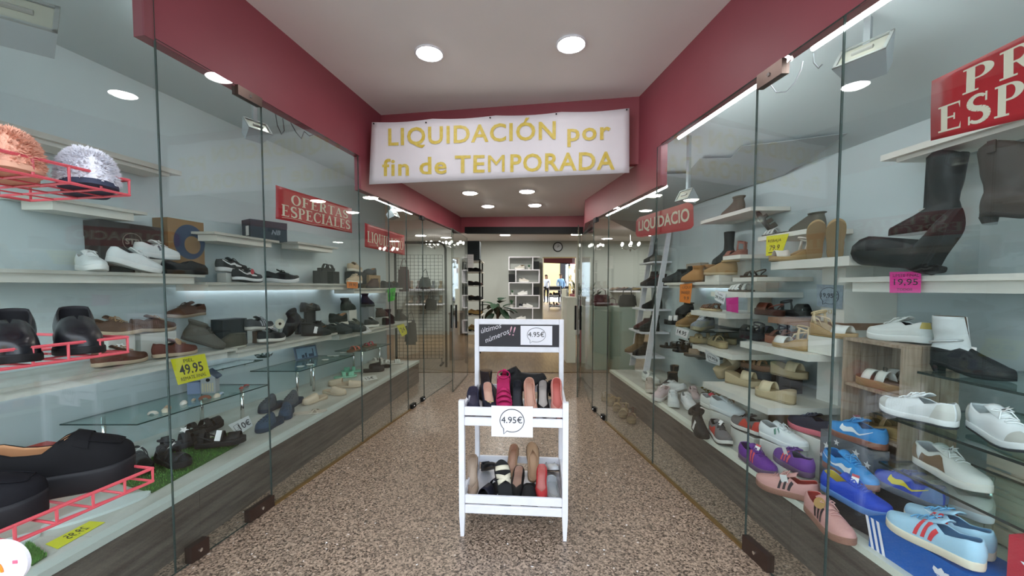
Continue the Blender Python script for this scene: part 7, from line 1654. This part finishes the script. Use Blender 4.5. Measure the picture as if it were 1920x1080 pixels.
# ------------------------------------------------------------------ leaning mirror that shows the street, and the people in it
mp = ip(1046, 560, 10.55); a1, a2 = gx(1020, 10.6), gx(1080, 10.4); mz = ip(1046, 484, 10.6).z
u = Vector((math.cos(math.radians(-7)), math.sin(math.radians(-7)), 0)); nrm_ = Vector((-math.sin(math.radians(7)), -math.cos(math.radians(7)), 0))
t = empty('standing_mirror', (a1, 10.72, .0126), (math.radians(.9), 0, math.radians(-7)), 'tall standing mirror on the back wall reflecting the street', 'mirror')
mw = (a2 - a1) / math.cos(math.radians(7)); MB().box((0, 0, 0), (mw, .02, mz - .0126), mat('mirror_silver', (.92, .93, .92), .01, metal=1)).build('mirror_glass', t)
for x in (-.03, mw): MB().box((x, -.006, 0), (x + .03, .026, mz), K('c9c2b0', .5)).build('frame_side', t)
MB().box((-.03, -.006, mz - .0126), (mw + .03, .026, mz + .02), K('8a7a5a', .5)).build('frame_top', t)
MO = Vector((a1, 10.72, 0)); MN = Vector((-math.sin(math.radians(7)), -math.cos(math.radians(7)), 0))
def via_mirror(px, y):
    r = ray(px, 540); r.z = 0; tt = MO.dot(MN) / r.dot(MN); h = r * tt; o_ = r - MN * 2 * r.dot(MN); return h + o_ * ((y - h.y) / o_.y)
def person(pos, yaw, label, shirt, trousers, hair, skin='b98a6e', h=1.66, long=False, check=False):
    t = empty('person', pos, (0, 0, math.radians(yaw)), label, 'person')
    V, E, Rr = [], [], []
    def jt(p, r, par=None):
        V.append(p); Rr.append(r); i = len(V) - 1
        if par is not None: E.append((par, i))
        return i
    s = h / 1.7
    pel = jt((0, 0, .95), (.15, .11)); sp = jt((0, 0, 1.15), (.135, .10), pel); ch = jt((0, 0, 1.33), (.165, .115), sp); nk = jt((0, 0, 1.46), (.055, .055), ch); hb = jt((.01, 0, 1.54), (.075, .08), nk); hm = jt((.015, 0, 1.62), (.082, .092), hb); jt((.01, 0, 1.69), (.055, .06), hm)
    for sd in (1, -1):
        sh_ = jt((0, sd * .17, 1.38), (.06, .06), ch); el = jt((.02, sd * .235, 1.12), (.045, .045), sh_); wr_ = jt((.10, sd * .20, .90), (.032, .032), el); jt((.13, sd * .19, .83), (.04, .022), wr_)
        hp = jt((0, sd * .09, .90), (.095, .095), pel); kn = jt((.01, sd * .10, .50), (.062, .062), hp); an = jt((0, sd * .10, .09), (.042, .042), kn); jt((.12, sd * .11, .035), (.042, .032), an)
    me = bpy.data.meshes.new('body'); me.from_pydata([(x * s, y * s, z * s) for x, y, z in V], E, []); o = bpy.data.objects.new('body', me); COL.objects.link(o)
    sk = o.modifiers.new('skin', 'SKIN'); sk.use_smooth_shade = True
    for i, r in enumerate(Rr): me.skin_vertices[0].data[i].radius = (r[0] * s, r[1] * s)
    me.skin_vertices[0].data[0].use_root = True; sb = o.modifiers.new('sub', 'SUBSURF'); sb.levels = 1; sb.render_levels = 1
    dg = bpy.context.evaluated_depsgraph_get(); dg.update(); m2 = bpy.data.meshes.new_from_object(o.evaluated_get(dg)); bpy.data.objects.remove(o)
    m2.materials.clear()
    for c in (skin, shirt, trousers, '2a2422'): m2.materials.append(K(c, .7))
    for p in m2.polygons:
        z = p.center.z / s; y = abs(p.center.y) / s
        p.material_index = 3 if z < .085 else (2 if z < .96 and y < .19 else (1 if z < 1.45 and not (z < .95 and y > .15) else 0))
    link('body', m2, t)
    hm_ = MB(); rows = [[((.005 + .098 * math.sin(a) * math.cos(b) - .012) * s, .098 * math.sin(a) * math.sin(b) * s, (1.63 + .10 * math.cos(a)) * s) for b in [2 * math.pi * i / 14 for i in range(14)]] for a in [.02, .4, .8, 1.2, 1.5]]
    hm_.grid(rows, K(hair, .8), True); hm_.build('hair', t, smooth=True)
    if long: MB().grid([[((-.05 - .03 * f) * s, (-.085 + .17 * i / 6) * s, (1.64 - .24 * f) * s) for i in range(7)] for f in (0, .5, 1)], K(hair, .8)).build('hair_back', t, smooth=True)
    for sd in (1, -1): MB().lathe([(.001, -.008), (.008, 0), (.001, .008)], K('1a1a1a', .3), 8).build('eye', t, (.088 * s, sd * .032 * s, 1.615 * s))
    MB().add([(.088 * s, -.012 * s, 1.57 * s), (.088 * s, .012 * s, 1.57 * s), (.118 * s, 0, 1.575 * s), (.092 * s, 0, 1.61 * s)], [(0, 1, 2), (0, 2, 3), (1, 3, 2)], K(skin, .7)).build('nose', t)
    return t
p1 = via_mirror(1024, -1.75); person(Vector((p1.x, p1.y, .0)), 100, 'person with dark bobbed hair, white top and black trousers seen in the mirror', 'e4e4ec', '1a1a1e', '2a1c1c', long=True)
p2 = via_mirror(1051, -1.55); person(Vector((p2.x, p2.y, .0)), 60, 'person in a blue checked shirt and dark trousers seen in the mirror', '8fb4d6', '2a3040', '4a3a30', h=1.7)
# openings in the street front opposite (dark doorways)
for x0, x1, lb in ((-6.5, -5.2, 'dark shop opening across the street on one side'), (-1.15, -.45, 'dark doorway across the street'), (2.2, 3.4, 'second dark doorway across the street')):
    o = MB().box((x0, -9.0, 0), (x1, -8.97, 2.7), K('2a2426', .6)).build('door_street'); o['kind'] = 'structure'; o['label'] = lb
# ================================================================== fittings and light inside the displays
def spot(px, py, pl, d, yaw, pitch, label, s=1.0):
    """square halogen spot on a bracket"""
    p = atp(px, py, off(pl, d)); zt_ = 2.7297 if pl is GL else 2.62 - .40 * d; p.z = min(p.z, zt_ - .09); t = empty('spot_lamp', p, (0, 0, math.radians(yaw)), label, 'spot lamp', 'grey square spot lamps')
    h = MB(); a, b, c = .075 * s, .055 * s, .05 * s
    h.add([(-a, -c, -b), (a, -c, -b), (a, -c, b), (-a, -c, b), (-a * .7, c, -b * .6), (a * .7, c, -b * .6), (a * .7, c, b * .6), (-a * .7, c, b * .6)], [(4, 5, 6, 7), (0, 4, 7, 3), (1, 2, 6, 5), (0, 1, 5, 4), (3, 7, 6, 2)], K('a9b2b6', .4))
    hd = h.build('housing', t, (0, 0, 0), (math.radians(pitch), 0, 0))
    fr = MB()
    for q in ((-a, -b, a, -b * .82), (-a, b * .82, a, b), (-a, -b, -a * .87, b), (a * .87, -b, a, b)): fr.box((q[0], -c - .006, q[1]), (q[2], -c, q[3]), K('8a8f8c', .4))
    fr.build('bezel', hd); MB().box((-a * .87, -c + .002, -b * .82), (a * .87, -c + .006, b * .82), K('c9c8b8', .2, metal=.5)).build('reflector', hd); MB().cyl((-a * .4, -c + .0, 0), (a * .4, -c + .0, 0), .008 * s, K('8a8a84', .3), 8).build('bulb', hd)
    MB().box((-.012, -.012, .03), (.012, .012, zt_ - p.z), K('8a9294', .5)).build('bracket', t)
    return t
spot(478, 248, GL, -.28, 60, -40, 'square spot lamp under the left display ceiling near the clamp', 1.0)
spot(735, 404, GL, -.15, 80, -30, 'square spot lamp behind the left light tube', .8)
spot(40, 50, GL, -.35, 40, -30, 'big grey spot lamp at the upper left corner', 1.5)
spot(1625, 118, GR, .30, -60, -40, 'square spot lamp hanging behind the right light tube', 1.2)
spot(1290, 372, GR, .30, -70, -30, 'square spot lamp behind the red rounded poster', .9)
def cable(pts, label, m, r=.003):
    o = MB().tube(pts, r, m, 5).build('loose_cable', smooth=True); return tag(o, label, 'cable')
cable(onpl(off(GL, -.1), [(516, 210), (520, 235), (528, 252), (533, 245), (530, 222)]), 'loose grey cable loop under the left fascia', K('4a5052', .6))
cable(onpl(off(GL, -.1), [(545, 230), (555, 248), (565, 260), (570, 246), (580, 255), (588, 252)]), 'zig-zag loose grey cable under the left fascia', K('4a5052', .6))
cable(onpl(off(GR, .05), [(1445, 160), (1455, 173), (1475, 172), (1490, 155), (1502, 130), (1505, 115)]), 'loose white lamp cable by the right tube joint', M_WOODW)
cable(onpl(off(GR, .12), [(1525, 100), (1526, 118), (1535, 128), (1542, 120)]), 'hooked grey cable near the right spot lamp', K('6a7072', .6))
cable(onpl(off(GR, .05), [(1170, 384), (1173, 391), (1178, 391), (1180, 383)]), 'short white lamp cable on the far right tube', M_WOODW, .002)
# LED strips tucked under the shelves
def under_strip(side, y0, y1, z, d, label, e, c=(.80, .87, 1.0)):
    pl = WL if side < 0 else WR; f = off(pl, -side * d); a = Vector((X(f, y0), y0, z)); b = Vector((X(f, y1), y1, z))
    t = empty('led_strip', (0, 0, 0), label=label, cat='lamp', group='led strips under the shelves'); nn = Vector((.012, 0, 0))
    MB().prism([(a.x - .01, y0), (a.x + .01, y0), (b.x + .01, y1), (b.x - .01, y1)], z - .004, z - .0006, emis('led_%.1f' % e, c, e)).build('strip', t)
    MB().prism([(a.x - .012, y0), (a.x + .012, y0), (b.x + .012, y1), (b.x - .012, y1)], z - .0006, z - .0002, M_WHITE).build('carrier', t)
under_strip(-1, 2.95, 4.4, 1.385 - .0182, .026, 'led strip under the long left shelf', STRIP_E)
under_strip(-1, 4.7, 5.65, 1.335 - .0182, .026, 'led strip under the far left shelf', STRIP_E)
under_strip(-1, 3.0, 4.0, .875 - .0182, .026, 'led strip under the left sneaker shelf', STRIP_E)
under_strip(-1, 1.5, 2.8, .90 - .0182, .026, 'led strip under the left brown shoe shelf', STRIP_E)
under_strip(1, 3.4, 4.15, 1.395 - .0252, .026, 'led strip under the right boot shelf', STRIP_E * .8)
# ================================================================== nudge footwear that would touch a neighbour
def _sat(A, B):
    """A, B = (centre, angle, hx, hy); returns (depth, axis from B to A) or None"""
    best = None
    for ang in (A[1], A[1] + math.pi / 2, B[1], B[1] + math.pi / 2):
        ax = Vector((math.cos(ang), math.sin(ang))); d = (A[0] - B[0]).dot(ax)
        ra = sum(abs(ax.dot(Vector((math.cos(S_[1] + o), math.sin(S_[1] + o))))) * h for S_ in (A,) for o, h in ((0, S_[2]), (math.pi / 2, S_[3])))
        rb = sum(abs(ax.dot(Vector((math.cos(S_[1] + o), math.sin(S_[1] + o))))) * h for S_ in (B,) for o, h in ((0, S_[2]), (math.pi / 2, S_[3])))
        dep = ra + rb - abs(d)
        if dep <= 0: return None
        if best is None or dep < best[0]: best = (dep, ax if d >= 0 else -ax)
    return best
def _obb(p, k=.97):
    t, y, x0, x1, y0, y1 = p[:6]; c = Vector(((x0 + x1) / 2, (y0 + y1) / 2)); R2 = Matrix.Rotation(y, 2); c = R2 @ c
    return (Vector((t.location.x, t.location.y)) + c, y, (x1 - x0) / 2 * k, (y1 - y0) / 2 * k)
LIM = .10
for p in PLACED: p.append(.018 if abs(p[8].x) < .35 and 2.1 < p[8].y < 2.6 else (.0 if p[8].y < 1.0 and p[8].x < 0 else LIM))
for it in range(40):
    moved = False
    for i, p in enumerate(PLACED):
        A = _obb(p)
        for f in FIXED:
            if p[6] >= f[5] - .006 or p[7] <= f[4] + .006 or (A[0] - f[0]).length > .6: continue
            r = _sat(A, f[:4])
            if r: p[0].location.x += r[1].x * r[0] * .6; p[0].location.y += r[1].y * r[0] * .6; A = _obb(p); moved = True
        for q in PLACED[i + 1:]:
            if p[6] >= q[7] - .006 or p[7] <= q[6] + .006: continue
            B = _obb(q)
            if (A[0] - B[0]).length > .5: continue
            r = _sat(A, B)
            if r:
                v = r[1] * (r[0] * .4); p[0].location.x += v.x; p[0].location.y += v.y; q[0].location.x -= v.x; q[0].location.y -= v.y; A = _obb(p); moved = True
        d = p[0].location - p[8]; d.z = 0
        if d.length > p[9]: d = d * (p[9] / d.length); p[0].location.x = p[8].x + d.x; p[0].location.y = p[8].y + d.y
    if not moved: break
for p in PLACED:
    ro = RIDE.get(p[0].name)
    if ro: ro.location.x = p[0].location.x; ro.location.y = p[0].location.y
